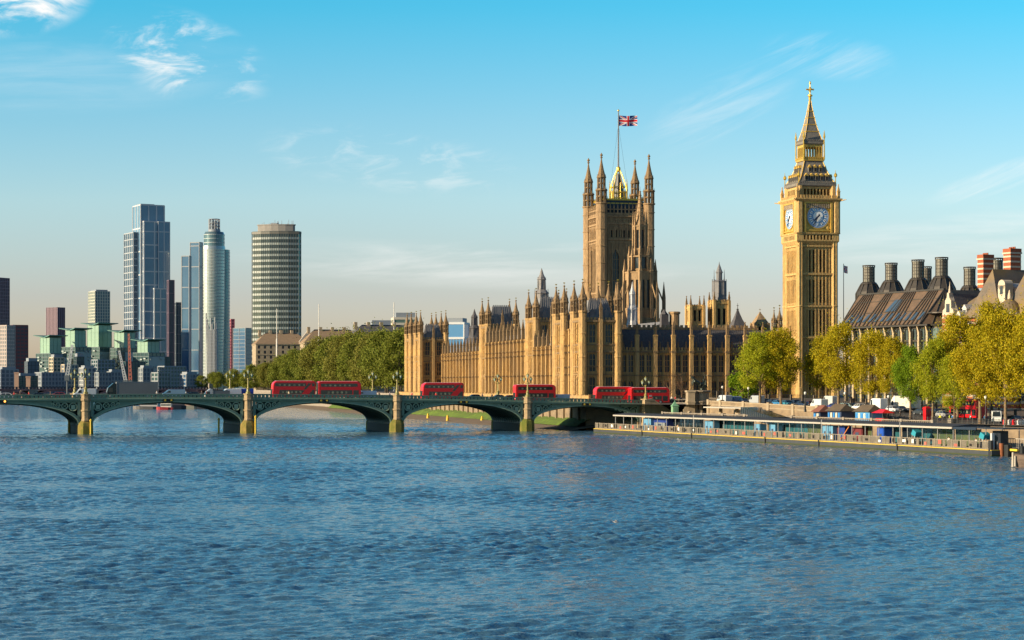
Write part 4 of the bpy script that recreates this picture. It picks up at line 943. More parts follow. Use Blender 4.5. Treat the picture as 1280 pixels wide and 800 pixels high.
# ---------------------------------------------------------------- clock tower
def clock_tower():
    hs = 6.05
    t = ax_t(998, PAL_O, PAL_R, -5.0); c = fw(PAL_O, PAL_R, t+hs, -5.0+hs)
    Y = c[1]; r = T('clock_tower', 'tall golden gothic clock tower with blue and white dials and a pointed spire', 'clock tower', (c[0], c[1], 8.0), PAL_R)
    z = lambda py: HC-(py-HY)/F*(Y-4)-8.0
    DG = mat('clock stage gilding', (.66, .43, .09), .5, metal=.25, col2=(.46, .30, .06), nscale=1.4)
    RF = mat('grey tower roof tiles', (.215, .195, .165), .7, col2=(.135, .125, .11), nscale=1.2, stretch=(1, 1, 1), bump=.3)
    zs = z(303)
    b = MB(); ins = hs-.35; fw_ = 2*ins
    slits = []; bays = 7; p0 = 1.75; pw = (fw_-2*p0)/bays
    levels = [(z(496), z(470)), (z(462), z(425)), (z(420), z(388)), (z(379), z(350)), (z(341), z(313))]
    for i in (1, 2, 4, 5):
        for a, e in levels[1:]: slits.append((p0+pw*(i+.26), p0+pw*(i+.74), a, e))
    for i in (1, 3, 5): slits.append((p0+pw*(i+.2), p0+pw*(i+.8), levels[0][0]+2, levels[0][1]))
    for o, ax, nr in (((-ins, -ins, 0), (1, 0, 0), (0, -1, 0)), ((-ins, ins, 0), (0, -1, 0), (-1, 0, 0)), ((ins, -ins, 0), (0, 1, 0), (1, 0, 0)), ((ins, ins, 0), (-1, 0, 0), (0, 1, 0))):
        nr_v = Vector(nr)
        b.wall(o, ax, nr, 0, fw_, 0, zs, slits if nr[1] == -1 else [(q[0]+.08, q[1]-.08, q[2]+1.0, q[3]-1.5) for q in slits], .55, 0, 1)
        b.ribs(o, ax, nr, p0, fw_-p0, 0, zs, slits, pw/2, .14, .14, 2.1)
        A = Vector(ax); O = Vector(o)
        for i in range(bays+1):                         # vertical ribs
            u = p0+pw*i; P0 = O+A*(u-.17)-nr_v*.05; P1 = O+A*(u+.17)+nr_v*.34
            b.box(*sorted((P0.x, P1.x)), *sorted((P0.y, P1.y)), 0, zs)
        for i in range(bays):
            for a, e in levels:                          # pointed heads and small cross bars of the blind tracery
                u = p0+pw*(i+.5); P0 = O+A*(u-pw/2)-nr_v*.05; P1 = O+A*(u+pw/2)+nr_v*.2
                for hz, t in ((e, .9), (a-.5, .6)): b.box(*sorted((P0.x, P1.x)), *sorted((P0.y, P1.y)), hz, hz+t)
    for py, pj in ((343, .25), (383, .25), (422, .25), (466, .25), (308, .3)):
        b.box(-hs-pj, hs+pj, -hs-pj, hs+pj, z(py)-.25, z(py)+.25)
    b.build('shaft', [STONE2, DARK], r)
    for x in (-1, 1):
        for y in (-1, 1):
            q = MB(); q.lathe(x*(hs-.55), y*(hs-.55), [(1.25, 0), (1.25, 3), (1.12, 3.3), (1.12, z(383)-.3), (1.3, z(383)), (1.1, z(383)+.4), (1.1, zs)], 8)
            for i in range(8):
                a = i*pi/4+pi/8; q.tube((x*(hs-.55)+1.1*math.cos(a), y*(hs-.55)+1.1*math.sin(a), 3.3), (x*(hs-.55)+1.1*math.cos(a), y*(hs-.55)+1.1*math.sin(a), zs), .09, .09, 4)
            q.build('corner_buttress', STONE2, r)
    # corbel and lower arcade
    h2 = 6.75; b = MB(); b.loft([[(s*hs, t*hs, z(306)) for s, t in ((-1, -1), (1, -1), (1, 1), (-1, 1))], [(s*h2, t*h2, z(302)) for s, t in ((-1, -1), (1, -1), (1, 1), (-1, 1))], [(s*h2, t*h2, z(300.5)) for s, t in ((-1, -1), (1, -1), (1, 1), (-1, 1))]])
    n = 9; ua = [(2.0+(2*h2-4.0)*(i+.22)/n, 2.0+(2*h2-4.0)*(i+.78)/n, z(300.3), z(294.5)) for i in range(n)]
    for o, ax, nr in (((-h2, -h2, 0), (1, 0, 0), (0, -1, 0)), ((-h2, h2, 0), (0, -1, 0), (-1, 0, 0)), ((h2, -h2, 0), (0, 1, 0), (1, 0, 0)), ((h2, h2, 0), (-1, 0, 0), (0, 1, 0))):
        b.wall(o, ax, nr, 0, 2*h2, z(300.5), z(292.5), ua, .8, 0, 1)
    b.box(-h2-.25, h2+.25, -h2-.25, h2+.25, z(293), z(291.5), 0)
    b.build('arcade', [STONE2, DARK], r)
    # clock stage
    b = MB(); zc0, zc1 = z(291.5), z(254)
    b.box(-h2+.3, h2-.3, -h2+.3, h2-.3, zc0, zc1, 0)
    for x in (-1, 1):
        for y in (-1, 1):
            cx, cy = x*(h2-.9), y*(h2-.9); b.lathe(cx, cy, [(1.45, zc0), (1.45, zc1+.3), (1.6, zc1+.5)], 8, 2)
    for s in (-1, 1):
        for q in np.linspace(-3.9, 3.9, 14):
            for py0, py1 in ((261, 255.5),): b.box(q-.16, q+.16, s*(h2-.1)-.2, s*(h2-.1)+.2, z(py0), z(py1), 1); b.box(s*(h2-.1)-.2, s*(h2-.1)+.2, q-.16, q+.16, z(py0), z(py1), 1)
    b.build('clock_stage', [DG, PALE, STONE2], r)
    b = MB(); z0 = z(254)
    b.loft([[(s*h2, t*h2, z0) for s, t in ((-1, -1), (1, -1), (1, 1), (-1, 1))], [(s*(h2+.75), t*(h2+.75), z0+.9) for s, t in ((-1, -1), (1, -1), (1, 1), (-1, 1))], [(s*(h2+.75), t*(h2+.75), z0+1.3) for s, t in ((-1, -1), (1, -1), (1, 1), (-1, 1))]])
    for s in (-1, 1):
        crest(b, -6, 6, s*(h2+.3), z0+1.3, .9, .9); crest(b, -6, 6, s*(h2+.3), z0+1.3, .9, .9, 'y')
        for t in (-1, 1): b.tube((s*h2, t*h2, z0+.6), (s*(h2+1.6), t*(h2+1.6), z0+.9), .25, .12, 5)
    b.build('cornice', STONE2, r)
    PP = pinnacle(z(232)-z(250), .42, .45, STONE2)
    for x in (-1, 1):
        for y in (-1, 1): link('pinnacle', PP, r, (x*(h2-.2), y*(h2-.2), z0+1.3))
    # belfry
    hb = 5.55; zb0, zb1 = z0+1.2, z(232.5); b = MB(); n = 8; ua = [(1.3+(2*hb-2.6)*(i+.16)/n, 1.3+(2*hb-2.6)*(i+.84)/n, zb0+.9, zb1-1.0) for i in range(n)]
    for o, ax, nr in (((-hb, -hb, 0), (1, 0, 0), (0, -1, 0)), ((-hb, hb, 0), (0, -1, 0), (-1, 0, 0)), ((hb, -hb, 0), (0, 1, 0), (1, 0, 0)), ((hb, hb, 0), (-1, 0, 0), (0, 1, 0))):
        b.wall(o, ax, nr, 0, 2*hb, zb0-.5, zb1, ua, 1.2, 0, 1)
    for x in (-1, 1):
        for y in (-1, 1): b.lathe(x*(hb-.3), y*(hb-.3), [(.95, zb0), (.95, zb1)], 8)
    b.build('belfry', [STONE2, DARK], r)
    # lower roof
    he = 6.1; hu = 2.95; z1, z2 = zb1, z(200.5); b = MB()
    sq = lambda h, zz_: [(s*h, t*h, zz_) for s, t in ((-1, -1), (1, -1), (1, 1), (-1, 1))]
    prof = [(he-.3, z1-.3), (he, z1), (he, z1+.7), (he-.35, z1+.9), (he-1.5, z1+(z2-z1)*.38), (he-2.5, z1+(z2-z1)*.72), (hu, z2)]
    b.loft([sq(h, q) for h, q in prof]); hr = lambda q: np.interp(q, [p[1] for p in prof[3:]], [p[0] for p in prof[3:]])
    for s in (-1, 1): crest(b, -he+.2, he-.2, s*(he-.1), z1+.7, .7, .5); crest(b, -he+.2, he-.2, s*(he-.1), z1+.7, .7, .5, 'y')
    for s, t in ((-1, -1), (1, -1), (1, 1), (-1, 1)): b.sweep([(s*h, t*h, q) for h, q in prof[3:]], .16, 5, 1)
    b.build('lower_roof', [RF, DG], r)
    def dormer(parent, x, zq, face, w=.95, hh=1.3):
        b = MB(); d = hr(zq); d1 = hr(zq+hh+.8)
        b.box(x-w/2, x+w/2, -d-.25, -d1, zq, zq+hh, 0); b.box(x-w*.3, x+w*.3, -d-.27, -d-.2, zq+.15, zq+hh-.1, 1)
        b.add([(x-w*.62, -d-.35, zq+hh), (x+w*.62, -d-.35, zq+hh), (x, -d-.35, zq+hh+.9), (x-w*.62, -d1, zq+hh), (x+w*.62, -d1, zq+hh), (x, -d1+.2, zq+hh+.9)], [(0,1,2), (0,2,5,3), (1,4,5,2)], 2)
        o = b.build('dormer', [RF, DARK, DG], parent); o.rotation_euler.z = face
    for f in (0, -pi/2, pi, pi/2):
        for i in range(5): dormer(r, -3.2+i*1.6, z1+(z2-z1)*.20, f)
        for i in range(3): dormer(r, -1.7+i*1.7, z1+(z2-z1)*.55, f)
    # lantern with gilt columns
    b = MB(); z3 = z(179.5); hl = 2.75
    b.box(-3.35, 3.35, -3.35, 3.35, z2, z2+.5); 
    for s in (-1, 1): crest(b, -3.3, 3.3, s*3.25, z2+.5, .6, .7); crest(b, -3.3, 3.3, s*3.25, z2+.5, .6, .7, 'y')
    n = 6
    for i in range(n+1):
        q = -hl+2*hl*i/n; w = .42 if i in (0, n) else .3
        for s in (-1, 1): b.cbox(q, s*hl, z2+.4, z3, w, w); b.cbox(s*hl, q, z2+.4, z3, w, w) if 0 < i < n else None
    for s in (-1, 1):
        b.box(-hl, hl, s*hl-.18, s*hl+.18, z3-.9, z3-.02); b.box(s*hl-.18, s*hl+.18, -hl, hl, z3-.9, z3-.02); b.box(-hl, hl, s*hl-.15, s*hl+.15, z2+.5, z2+1.2); b.box(s*hl-.15, s*hl+.15, -hl, hl, z2+.5, z2+1.2)
    b.build('lantern', DG, r)
    # spire
    z4 = z(124); sp = [(2.9, z3-.2), (3.3, z3+.15), (3.25, z3+.9), (2.85, z3+1.3), (2.15, z3+(z4-z3)*.26), (1.5, z3+(z4-z3)*.45), (.85, z3+(z4-z3)*.70), (.38, z3+(z4-z3)*.92), (.28, z4)]
    b = MB(); b.loft([sq(h, q) for h, q in sp])
    for k in (.28, .44, .60, .75): zq = z3+(z4-z3)*k; h = np.interp(zq, [p[1] for p in sp[1:]], [p[0] for p in sp[1:]])+.06; b.loft([sq(h, zq), sq(h+.06, zq+.12), sq(h-.03, zq+.3)], 1)
    for s, t in ((-1, -1), (1, -1), (1, 1), (-1, 1)): b.sweep([(s*h, t*h, q) for h, q in sp[2:]], .1, 5, 1)
    for s in (-1, 1): crest(b, -3.1, 3.1, s*3.2, z3+.9, .6, .5); crest(b, -3.1, 3.1, s*3.2, z3+.9, .6, .5, 'y')
    b.build('spire', [RF, DG], r)
    for s, t in ((-1, -1), (1, -1), (1, 1), (-1, 1)):
        g = MB(); g.tube((s*3.3, t*3.3, z2+.4), (s*3.3, t*3.3, z3+2.2), .24, .16, 6); g.lathe(s*3.3, t*3.3, [(.16, z3+1.6), (.35, z3+2.2), (.05, z3+4.2)], 6); g.build('gilt_standard', GOLD, r)
        g = MB(); g.tube((s*5.9, t*5.9, z1+.6), (s*5.9, t*5.9, z1+3.2), .16, .1, 6); g.lathe(s*5.9, t*5.9, [(.1, z1+2.5), (.5, z1+2.9), (.5, z1+3.4), (.08, z1+4.0), (.05, z1+4.8)], 6); g.build('gilt_standard', GOLD, r)
    g = MB(); g.lathe(0, 0, [(.3, z4), (.5, z(120)), (.3, z(119)), (.75, z(117.8)), (.75, z(116.5)), (.2, z(115.3)), (.14, z(103)), (.3, z(102)), (.28, z(100.6)), (.04, z(98.6))], 8)
    zc = z(109.5); g.box(-1.0, 1.0, -.12, .12, zc-.18, zc+.18); g.box(-.12, .12, -1.0, 1.0, zc-.18, zc+.18)
    for s in (-1, 1): g.lathe(s*1.05, 0, [(.05, zc-.3), (.3, zc), (.05, zc+.3)], 6); g.lathe(0, s*1.05, [(.05, zc-.3), (.3, zc), (.05, zc+.3)], 6)
    g.tube((0, 0, z(113)), (0, 0, z(106.5)), .3, .3, 6); g.build('finial', GOLD, r)
    # dials
    zd = z(271.5); OP = mat('opal dial glass', (.85, .86, .85), .35); BL = mat('dial blue', (.07, .22, .48), .45); BL2 = mat('light dial blue', (.33, .50, .68), .45); NAVY = mat('dial navy', (.01, .02, .06), .4)
    for f in (0, -pi/2, pi, pi/2):
        d = MB(); y = -h2+.22
        def ring(r0, r1, yy, m, a0=0, a1=2*pi, n=48):
            P = [(rr*math.sin(a0+(a1-a0)*i/n), yq, zd+rr*math.cos(a0+(a1-a0)*i/n)) for yq in (yy, yy+.05) for rr in (r0, r1) for i in range(n+1)]
            k = n+1; F_ = []
            for i in range(n): F_ += [(i, i+1, k+i+1, k+i), (k+i, k+i+1, 3*k+i+1, 3*k+i), (i, 2*k+i, 2*k+i+1, i+1)]
            d.add(P, F_, m)
        ring(0.01, 3.3, y, 0); ring(2.0, 3.42, y-.05, 2); ring(2.95, 3.45, y-.09, 1); ring(1.62, 1.85, y-.09, 1)
        for k in range(12):
            a = k*pi/6; ring(2.15, 2.75, y-.10, 0, a-.15, a+.15, 4); a += 0
            a2 = a+pi/12; ring(1.8, 3.0, y-.11, 1, a2-.035, a2+.035, 2)
            ring(2.0, 2.9, y-.13, 3, a-.03, a+.03, 2)
        for k in range(60): a = k*pi/30; ring(3.05, 3.25, y-.11, 0, a-.028, a+.028, 1)
        ring(3.45, 3.75, y-.14, 4)
        for sx_ in (-1, 1):
            for sz_ in (-1, 1): d.lathe(0, 0, [(.01, 0), (.01, .0)], 3, 4) if 0 else d.tube((sx_*3.35, y-.02, zd+sz_*3.35), (sx_*3.35, y-.16, zd+sz_*3.35), .62, .5, 8, 4)
        for s in (-1, 1): d.box(s*4.25-.28, s*4.25+.28, y-.5, y+.1, zc0, zc1, 4); d.box(-4.0, 4.0, y-.35, y+.1, zd+s*4.15-.2, zd+s*4.15+.2, 4)
        o = d.build('clock_dial', [OP, BL, BL2, NAVY, DG], r); o.rotation_euler.z = f
        h = MB()
        for a, L, w, yy in ((R(207), 3.15, .12, y-.30), (R(226), 2.0, .22, y-.24)):
            dx, dz = math.sin(a), math.cos(a); nx_, nz_ = math.cos(a), -math.sin(a)
            pts = [(-.8*dx-w*nx_, -.8*dz-w*nz_), (-.8*dx+w*nx_, -.8*dz+w*nz_), (L*.75*dx+w*nx_, L*.75*dz+w*nz_), (L*dx, L*dz), (L*.75*dx-w*nx_, L*.75*dz-w*nz_)]
            h.extr([(p, zd+q) for p, q in pts], yy, yy+.05)
        h.tube((0, y-.33, zd), (0, y-.15, zd), .26, .26, 12); h.build('clock_hands', NAVY, o)
clock_tower()

# ---------------------------------------------------------------- modern office block with bronze roof and vent chimneys
BRONZE = mat('bronze roof', (.20, .13, .085), .6, metal=.3, col2=(.13, .09, .06), nscale=.6)
BRONZ2 = mat('dark bronze', (.075, .065, .055), .5, metal=.4, col2=(.05, .045, .04), nscale=.6)
CHIM = mat('bronze chimney drum', (.20, .185, .15), .45, metal=.4, col2=(.13, .125, .105), nscale=.9)
def chimney(parent, x, y, zb, h, base=True, k=1.):
    b = MB(); zd = zb+h*.45 if base else zb
    if base:
        b.lathe(x, y, [(3.7*k, zb-2.5), (3.7*k, zb+h*.06), (3.5*k, zb+h*.12), (2.3*k, zb+h*.35), (2.4*k, zb+h*.38), (2.2*k, zb+h*.42), (1.6*k, zd)], 12, 0)
        for i in range(12):
            a = pi/12+i*pi/6; b.sweep([(x+q*math.cos(a), y+q*math.sin(a), z) for q, z in ((3.75*k, zb-2), (3.75*k, zb+h*.06), (2.4*k, zb+h*.36), (1.65*k, zd))], .14, 4, 0)
    b.lathe(x, y, [(1.6*k, zd-.5), (1.6*k, zb+h*.93), (1.85*k, zb+h*.935), (1.85*k, zb+h*.955), (1.4*k, zb+h*.96)], 14, 1)
    for i in range(14):
        a = i*pi/7; b.tube((x+1.62*k*math.cos(a), y+1.62*k*math.sin(a), zd), (x+1.62*k*math.cos(a), y+1.62*k*math.sin(a), zb+h*.94), .07, .07, 4, 0)
        b.tube((x+1.7*k*math.cos(a), y+1.7*k*math.sin(a), zb+h*.95), (x+1.7*k*math.cos(a), y+1.7*k*math.sin(a), zb+h*.995), .1, .1, 4, 0)
    for f in (.55, .65, .75, .85): b.lathe(x, y, [(1.66*k, zb+h*f), (1.66*k, zb+h*f+.18)], 14, 0)
    b.lathe(x, y, [(1.85*k, zb+h*.99), (1.85*k, zb+h*1.01), (1.2*k, zb+h*1.015)], 14, 0)
    b.build('chimney', [BRONZ2, CHIM], parent)
def office():
    Yr = 545; pr = at(1171, HY, Yr); rz = R(-62)      # local x runs along the embankment towards the viewer's right
    L = 44.; D = 30.
    p0 = at(1054, HY, 582); ang = math.atan2(pr[1]-p0[1], pr[0]-p0[0]); L = math.hypot(pr[0]-p0[0], pr[1]-p0[1])
    r = T('office_block', 'modern office block with a ribbed bronze roof and tall vent chimneys beside the clock tower', 'office building', (p0[0], p0[1], 7.0), ang)
    ze = HC+77*Yr/F-7.0; zr = ze+9.3
    b = MB(); b.box(1.5, L-4, 1.5, D, 0, ze-.3); b.lathe(L-4.5, 6.0, [(4.3, 0), (4.3, ze-.3)], 20); b.build('glazed_wall', mat('office glazing', (.03, .05, .06), .12, spec=.8, col2=(.10, .13, .13), nscale=.5), r)
    c = MB()
    for i in range(11):
        x = .4+i*(L-5)/10; c.box(x-.35, x+.35, .3, 1.2, 0, ze-2.2, 0); c.loft([[(x-.35, .3, ze-2.2), (x+.35, .3, ze-2.2), (x+.35, 1.2, ze-2.2), (x-.35, 1.2, ze-2.2)], [(x-.15, -.2, ze-.6), (x+.15, -.2, ze-.6), (x+.15, .6, ze-.6), (x-.15, .6, ze-.6)]], 0)
    c.build('pillars', mat('sandstone pillars', (.42, .32, .2), .8), r)
    s = MB()
    for k in range(6):
        z = 2.5+k*(ze-3)/5.2
        s.box(.9, L-4, 1.0, 1.6, z, z+.55); s.lathe(L-4.5, 6, [(4.45, z), (4.45, z+.55)], 20)
    s.box(-.6, L-3.5, -.5, 1.4, ze-.55, ze-.1); s.lathe(L-4.5, 6, [(5.4, ze-.55), (5.6, ze-.1)], 20)
    for i in range(31): x = 1.5+i*(L-6)/30; s.box(x-.07, x+.07, 1.3, 1.55, 0, ze-.5)
    for k in (1, 2): s.lathe(L-4.5, 6, [(4.5, ze+1.4+k*1.4), (4.5, ze+1.7+k*1.4)], 20) if k == 1 else None
    s.build('spandrels', BRONZ2, r)
    # roof: steep mansard over the front, hip at both ends
    q = MB(); x0, x1 = -1.0, L-1.5; y0 = -.4
    P = [(x0, y0, ze), (x1-5, y0, ze), (x1, D*.4, ze), (x1, D, ze), (x0, D, ze)]
    rx = ax_t(1074, (p0[0], p0[1]), ang, y0+8.5); hp = rx-x0
    ridge = [(x0+hp, y0+8.5, zr), (x1-5.5, y0+8.5, zr), (x1-6, D-8, zr), (x0+hp, D-8, zr)]
    q.add(P+ridge, [(0, 1, 6, 5), (1, 2, 6), (2, 3, 7, 6), (3, 4, 8, 7), (4, 0, 5, 8), (5, 6, 7, 8)], 0)
    n = 20
    for i in range(n+1):                                # ribs fan out from the chimney bases
        f = i/n; xa = x0+(x1-5-x0)*f; g = round((f*4-.5))+.5; g = min(max(g, .5), 3.5)/4
        gx = x0+hp+(x1-5.5-hp-x0)*g; xb = gx+(x0+hp+(x1-5.5-hp-x0)*f-gx)*.45
        A = Vector((xa, y0-.1, ze)); B = Vector((xb, y0+8.4, zr)); q.tube(A, B, .28, .22, 4, 1)
    for k in (.12, .4, .75): q.tube((x0+hp*k, y0+8.5*k-.1, ze+(zr-ze)*k), (x1-5-.5*k, y0+8.5*k-.1, ze+(zr-ze)*k), .12, .12, 4, 1)
    for i in range(6): f = i/5; q.tube((x0, y0+(D-y0)*f, ze), (x0+hp-.1, y0+8.5+(D-16.5-y0)*f, zr), .25, .2, 4, 1)
    for i in range(5): f = i/4; q.tube((x1-5+5*f, y0+(D*.4-y0)*f, ze), (x1-5.5, y0+8.4, zr), .22, .2, 4, 1)
    q.box(x0+hp-.2, x1-5.5, y0+8.2, y0+9, zr-.1, zr+.35, 1)
    q.build('roof', [BRONZE, BRONZ2], r)
    GLB = mat('roof light glass', (.05, .09, .14), .06, spec=.8)
    for i in range(13):
        f = (i+.7)/13.4; xa = x0+(x1-5-x0)*f; b = MB(); k0, k1 = .13, .36
        S = lambda x, k, o: (x, y0+8.5*k-o, ze+(zr-ze)*k)
        b.add([S(xa-.5, k0, .5), S(xa+.5, k0, .5), S(xa+.5+.2*(.5-f), k1, .16), S(xa-.5+.2*(.5-f), k1, .16), S(xa-.5, k0, -.3), S(xa+.5, k0, -.3), S(xa+.5, k1, -.3), S(xa-.5, k1, -.3)], [(0, 1, 2, 3), (0, 4, 5, 1), (1, 5, 6, 2), (2, 6, 7, 3), (3, 7, 4, 0)]); b.build('dormer_window', GLB, r)
    b = MB(); S = lambda x, k, o: (x, y0+8.5*k-o, ze+(zr-ze)*k); b.add([S(15.2, .42, .2), S(19.6, .42, .2), S(19.2, .78, .2), S(16, .78, .2)], [(0, 1, 2, 3)]); b.build('roof_light', GLB, r)
    for px, py in ((1086, 332), (1114, 329), (1147.5, 325), (1177, 322)):
        i = [1086, 1114, 1147.5, 1177].index(px); dd = y0+12.5
        t = ax_t(px, (p0[0], p0[1]), ang, dd); w = fw((p0[0], p0[1]), ang, t, dd)
        hz = HC-(py-HY)/F*w[1]-7.0-zr; chimney(r, t, dd, zr, hz)
    for px, py, k in ((1158, 333.5, .82), (1212, 334, .95), (1246, 323, .95)):
        dd = D-4 if px < 1160 else D+14; t = ax_t(px, (p0[0], p0[1]), ang, dd); w = fw((p0[0], p0[1]), ang, t, dd); hz = HC-(py-HY)/F*w[1]-7.0-zr
        chimney(r, t, dd, zr-1.0, hz+1., True, k*1.05)
    b = MB(); b.box(L-8, L+26, D+6, D+22, 0, zr-1.8); b.build('rear_wing', BRONZE, r)
    f = T('flagpole', 'slim dark flagpole with a small faded flag right of the clock tower', 'flagpole', at(1054.5, 481+3.6*F/640, 640), 0)
    h = (502-336)/F*640; b = MB(); b.tube((0, 0, -.5), (0, 0, h), .16, .09, 6); b.build('pole', BLACKM, f); b = MB(); 
    V = [(.1+.28*i, .12*math.sin(i*1.3), h-.5-.75*j-.10*i*(1+.2*math.sin(i))) for j in range(4) for i in range(5)]
    for j in range(3):
        for i in range(4): b.add([V[j*5+i], V[j*5+i+1], V[j*5+i+6], V[j*5+i+5]], [(0, 1, 2, 3)], 1 if (i+j) % 2 else 0)
    b.build('flag', [mat('flag cloth white', (.8, .8, .8), .8, trans=.45), mat('flag cloth red', (.7, .012, .03), .8, trans=.45)], f)
office()
# ---------------------------------------------------------------- red and white banded brick building
BRICK = mat('red brick', (.36, .10, .045), .9, col2=(.26, .075, .035), nscale=1.2)
BAND = mat('white stone bands', (.50, .42, .32), .85)
BSLATE = mat('brown slate roof', (.155, .12, .09), .8, col2=(.10, .085, .07), nscale=.7, col3=(.20, .13, .05), n3=.15, bump=.3)
def banded(b, x0, x1, y0, y1, z0, z1, step=1.6, t=.5, mb=0, mw=1):
    b.box(x0, x1, y0, y1, z0, z1, mb); z = z0+step*.6
    while z < z1-.2: b.box(x0-.04, x1+.04, y0-.04, y1+.04, z, z+t, mw); z += step
def brick_house():
    p0 = at(1181, HY, 512); ang = R(-64); G = 5.
    r = T('brick_building', 'red brick building with white bands, striped chimney stacks and steep brown roofs', 'building', (p0[0], p0[1], G), ang)
    P = lambda px, py, w: (ax_t(px, p0, ang, w), HC-(py-HY)/F*fw(p0, ang, ax_t(px, p0, ang, w), w)[1]-G)
    L = ax_t(1330, p0, ang, 0); ze = P(1200, 398, 0)[1]
    b = MB(); banded(b, 0, L, 0, 24, 0, ze); b.build('wall', [BRICK, BAND], r)
    g = MB(); 
    for i in range(9):
        x = 3.5+i*(L-5)/9
        for k in range(4): z = 3+k*4.6; g.box(x-1.0, x+1.0, -.22, -.05, z, z+2.8, 0); g.box(x-.8, x+.8, -.24, -.2, z+.2, z+2.6, 1); g.box(x-.06, x+.06, -.27, -.24, z+.2, z+2.6, 0); g.box(x-.8, x+.8, -.27, -.24, z+1.4, z+1.5, 0)
    o = g.build('window', [BAND, GLASS], r); o['kind'] = 'stuff'
    zr = P(1240, 346, 10)[1]
    q = MB(); x1 = ax_t(1216, p0, ang, 8); q.tent(-.5, L+.5, -.5, 24.5, ze, zr-.5, 9, 0, 'x')
    for px, half in ((1245, 6.5), (1290, 6.)):
        t = ax_t(px, p0, ang, 3); q.tent(t-half, t+half, -1.0, 16, ze, zr+1.2, 3, 0, 'y')
    q.build('roof', BSLATE, r)
    # white stone gable at the left corner
    b = MB(); z0 = P(1188, 398, 0)[1]; zt = P(1188, 366, 0)[1]; banded(b, -.3, 4.2, -.5, 5, 0, z0+.8)
    b.build('corner_bay', [BRICK, BAND], r)
    b = MB(); b.extr([(-.3, z0+.8), (4.2, z0+.8), (4.0, z0+2.0), (3.2, z0+2.6), (3.1, z0+4.4), (2.4, z0+5.2), (2.3, zt), (1.6, zt), (1.5, z0+5.2), (.8, z0+4.4), (.7, z0+2.6), (-.1, z0+2.0)], -.55, .6, 0)
    b.box(1.3, 2.6, -.62, -.5, z0+1.5, z0+3.6, 1); b.lathe(1.95, 0, [(.45, zt), (.3, zt+.7), (.1, zt+2.), (.03, zt+2.8)], 6, 0); b.build('gable', [BAND, GLASS], r)
    b = MB(); z0d = z0+.9; b.tent(-.6, 5, .6, 14, z0d, z0d+5.2, 0, 0, 'y'); b.build('side_roof', SLATE, r)
    # round corner turret with dome
    t = ax_t(1262, p0, ang, -1.0); zd = P(1262, 390, -1)[1]; b = MB(); z = 0
    while z < zd-1.2: b.lathe(t, -1, [(2.9, z), (2.9, z+.9)], 20, 0); b.lathe(t, -1, [(2.95, z+.9), (2.95, z+1.5)], 20, 1); z += 1.5
    b.lathe(t, -1, [(2.9, z), (2.9, zd)], 20, 1); b.lathe(t, -1, [(3.2, zd-.6), (3.3, zd)], 20, 1); b.build('turret', [BRICK, BAND], r)
    b = MB(); zt = P(1262, 374, -1)[1]; hh = zt-zd; b.lathe(t, -1, [(3.4, zd), (3.3, zd+.3), (3.0, zd+hh*.35), (2.2, zd+hh*.68), (1.1, zd+hh*.9), (.5, zd+hh), (.35, zd+hh+.4)], 20); b.lathe(t, -1, [(.5, zt), (.45, zt+.9), (.12, zt+2.2)], 8, 1); b.build('dome', [BSLATE, BAND], r)
    t2 = ax_t(1256, p0, ang, 1.5); za, zb = P(1256, 368, 1.5)[1], P(1256, 345, 1.5)[1]; b = MB(); b.box(t2-1.3, t2+1.3, .5, 3.0, za-4, zb-2.2, 0); b.tube((t2, .5, zb-2.2), (t2, 3.0, zb-2.2), 1.3, 1.3, 14, 0); b.box(t2-.5, t2+.5, .44, .5, za, za+2, 1); b.build('gable', [BAND, GLASS], r)
    for px0, px1, top, base, w in ((1224, 1240, 318, 352, 9), (1255.5, 1275, 310.5, 350, 9)):
        xa, xb = ax_t(px0, p0, ang, w), ax_t(px1, p0, ang, w); xc = (xa+xb)/2; hx = (px1-px0)/F*495/2*.72
        zt = P((px0+px1)/2, top, w)[1]; zbb = P((px0+px1)/2, base+8, w)[1]
        b = MB(); banded(b, xc-hx, xc+hx, w-1.6, w+1.6, zbb, zt-1.4, 1.25, .42); b.box(xc-hx-.2, xc+hx+.2, w-1.8, w+1.8, zt-1.4, zt-1.0, 1); b.box(xc-hx-.1, xc+hx+.1, w-1.7, w+1.7, zt-1.0, zt-.1, 0)
        for k in range(4): b.lathe(xc-hx*.7+k*hx*.47, w, [(.22, zt-.1), (.2, zt+.35)], 8, 0)
        b.build('chimney_stack', [BRICK, BAND], r)
    for i, (px, py, w) in enumerate(((1200.5, 396, 0), (1212, 409, -.6), (1226, 397, 0), (1243, 392, -.6), (1236, 370, 4), (1208, 388, 2.), (1268, 362, 5))):
        x, z = P(px, py, w); b = MB(); b.box(x-.75, x+.75, w-.6, w+4, z-2.6, z+.4, 0); b.extr([(x-.95, z+.4), (x+.95, z+.4), (x, z+1.5)], w-.7, w+4, 0); b.box(x-.5, x+.5, w-.65, w-.6, z-1.8, z+.1, 1); b.build('dormer', [mat('white dormer', (.5, .48, .45), .7), GLASS], r)
brick_house()

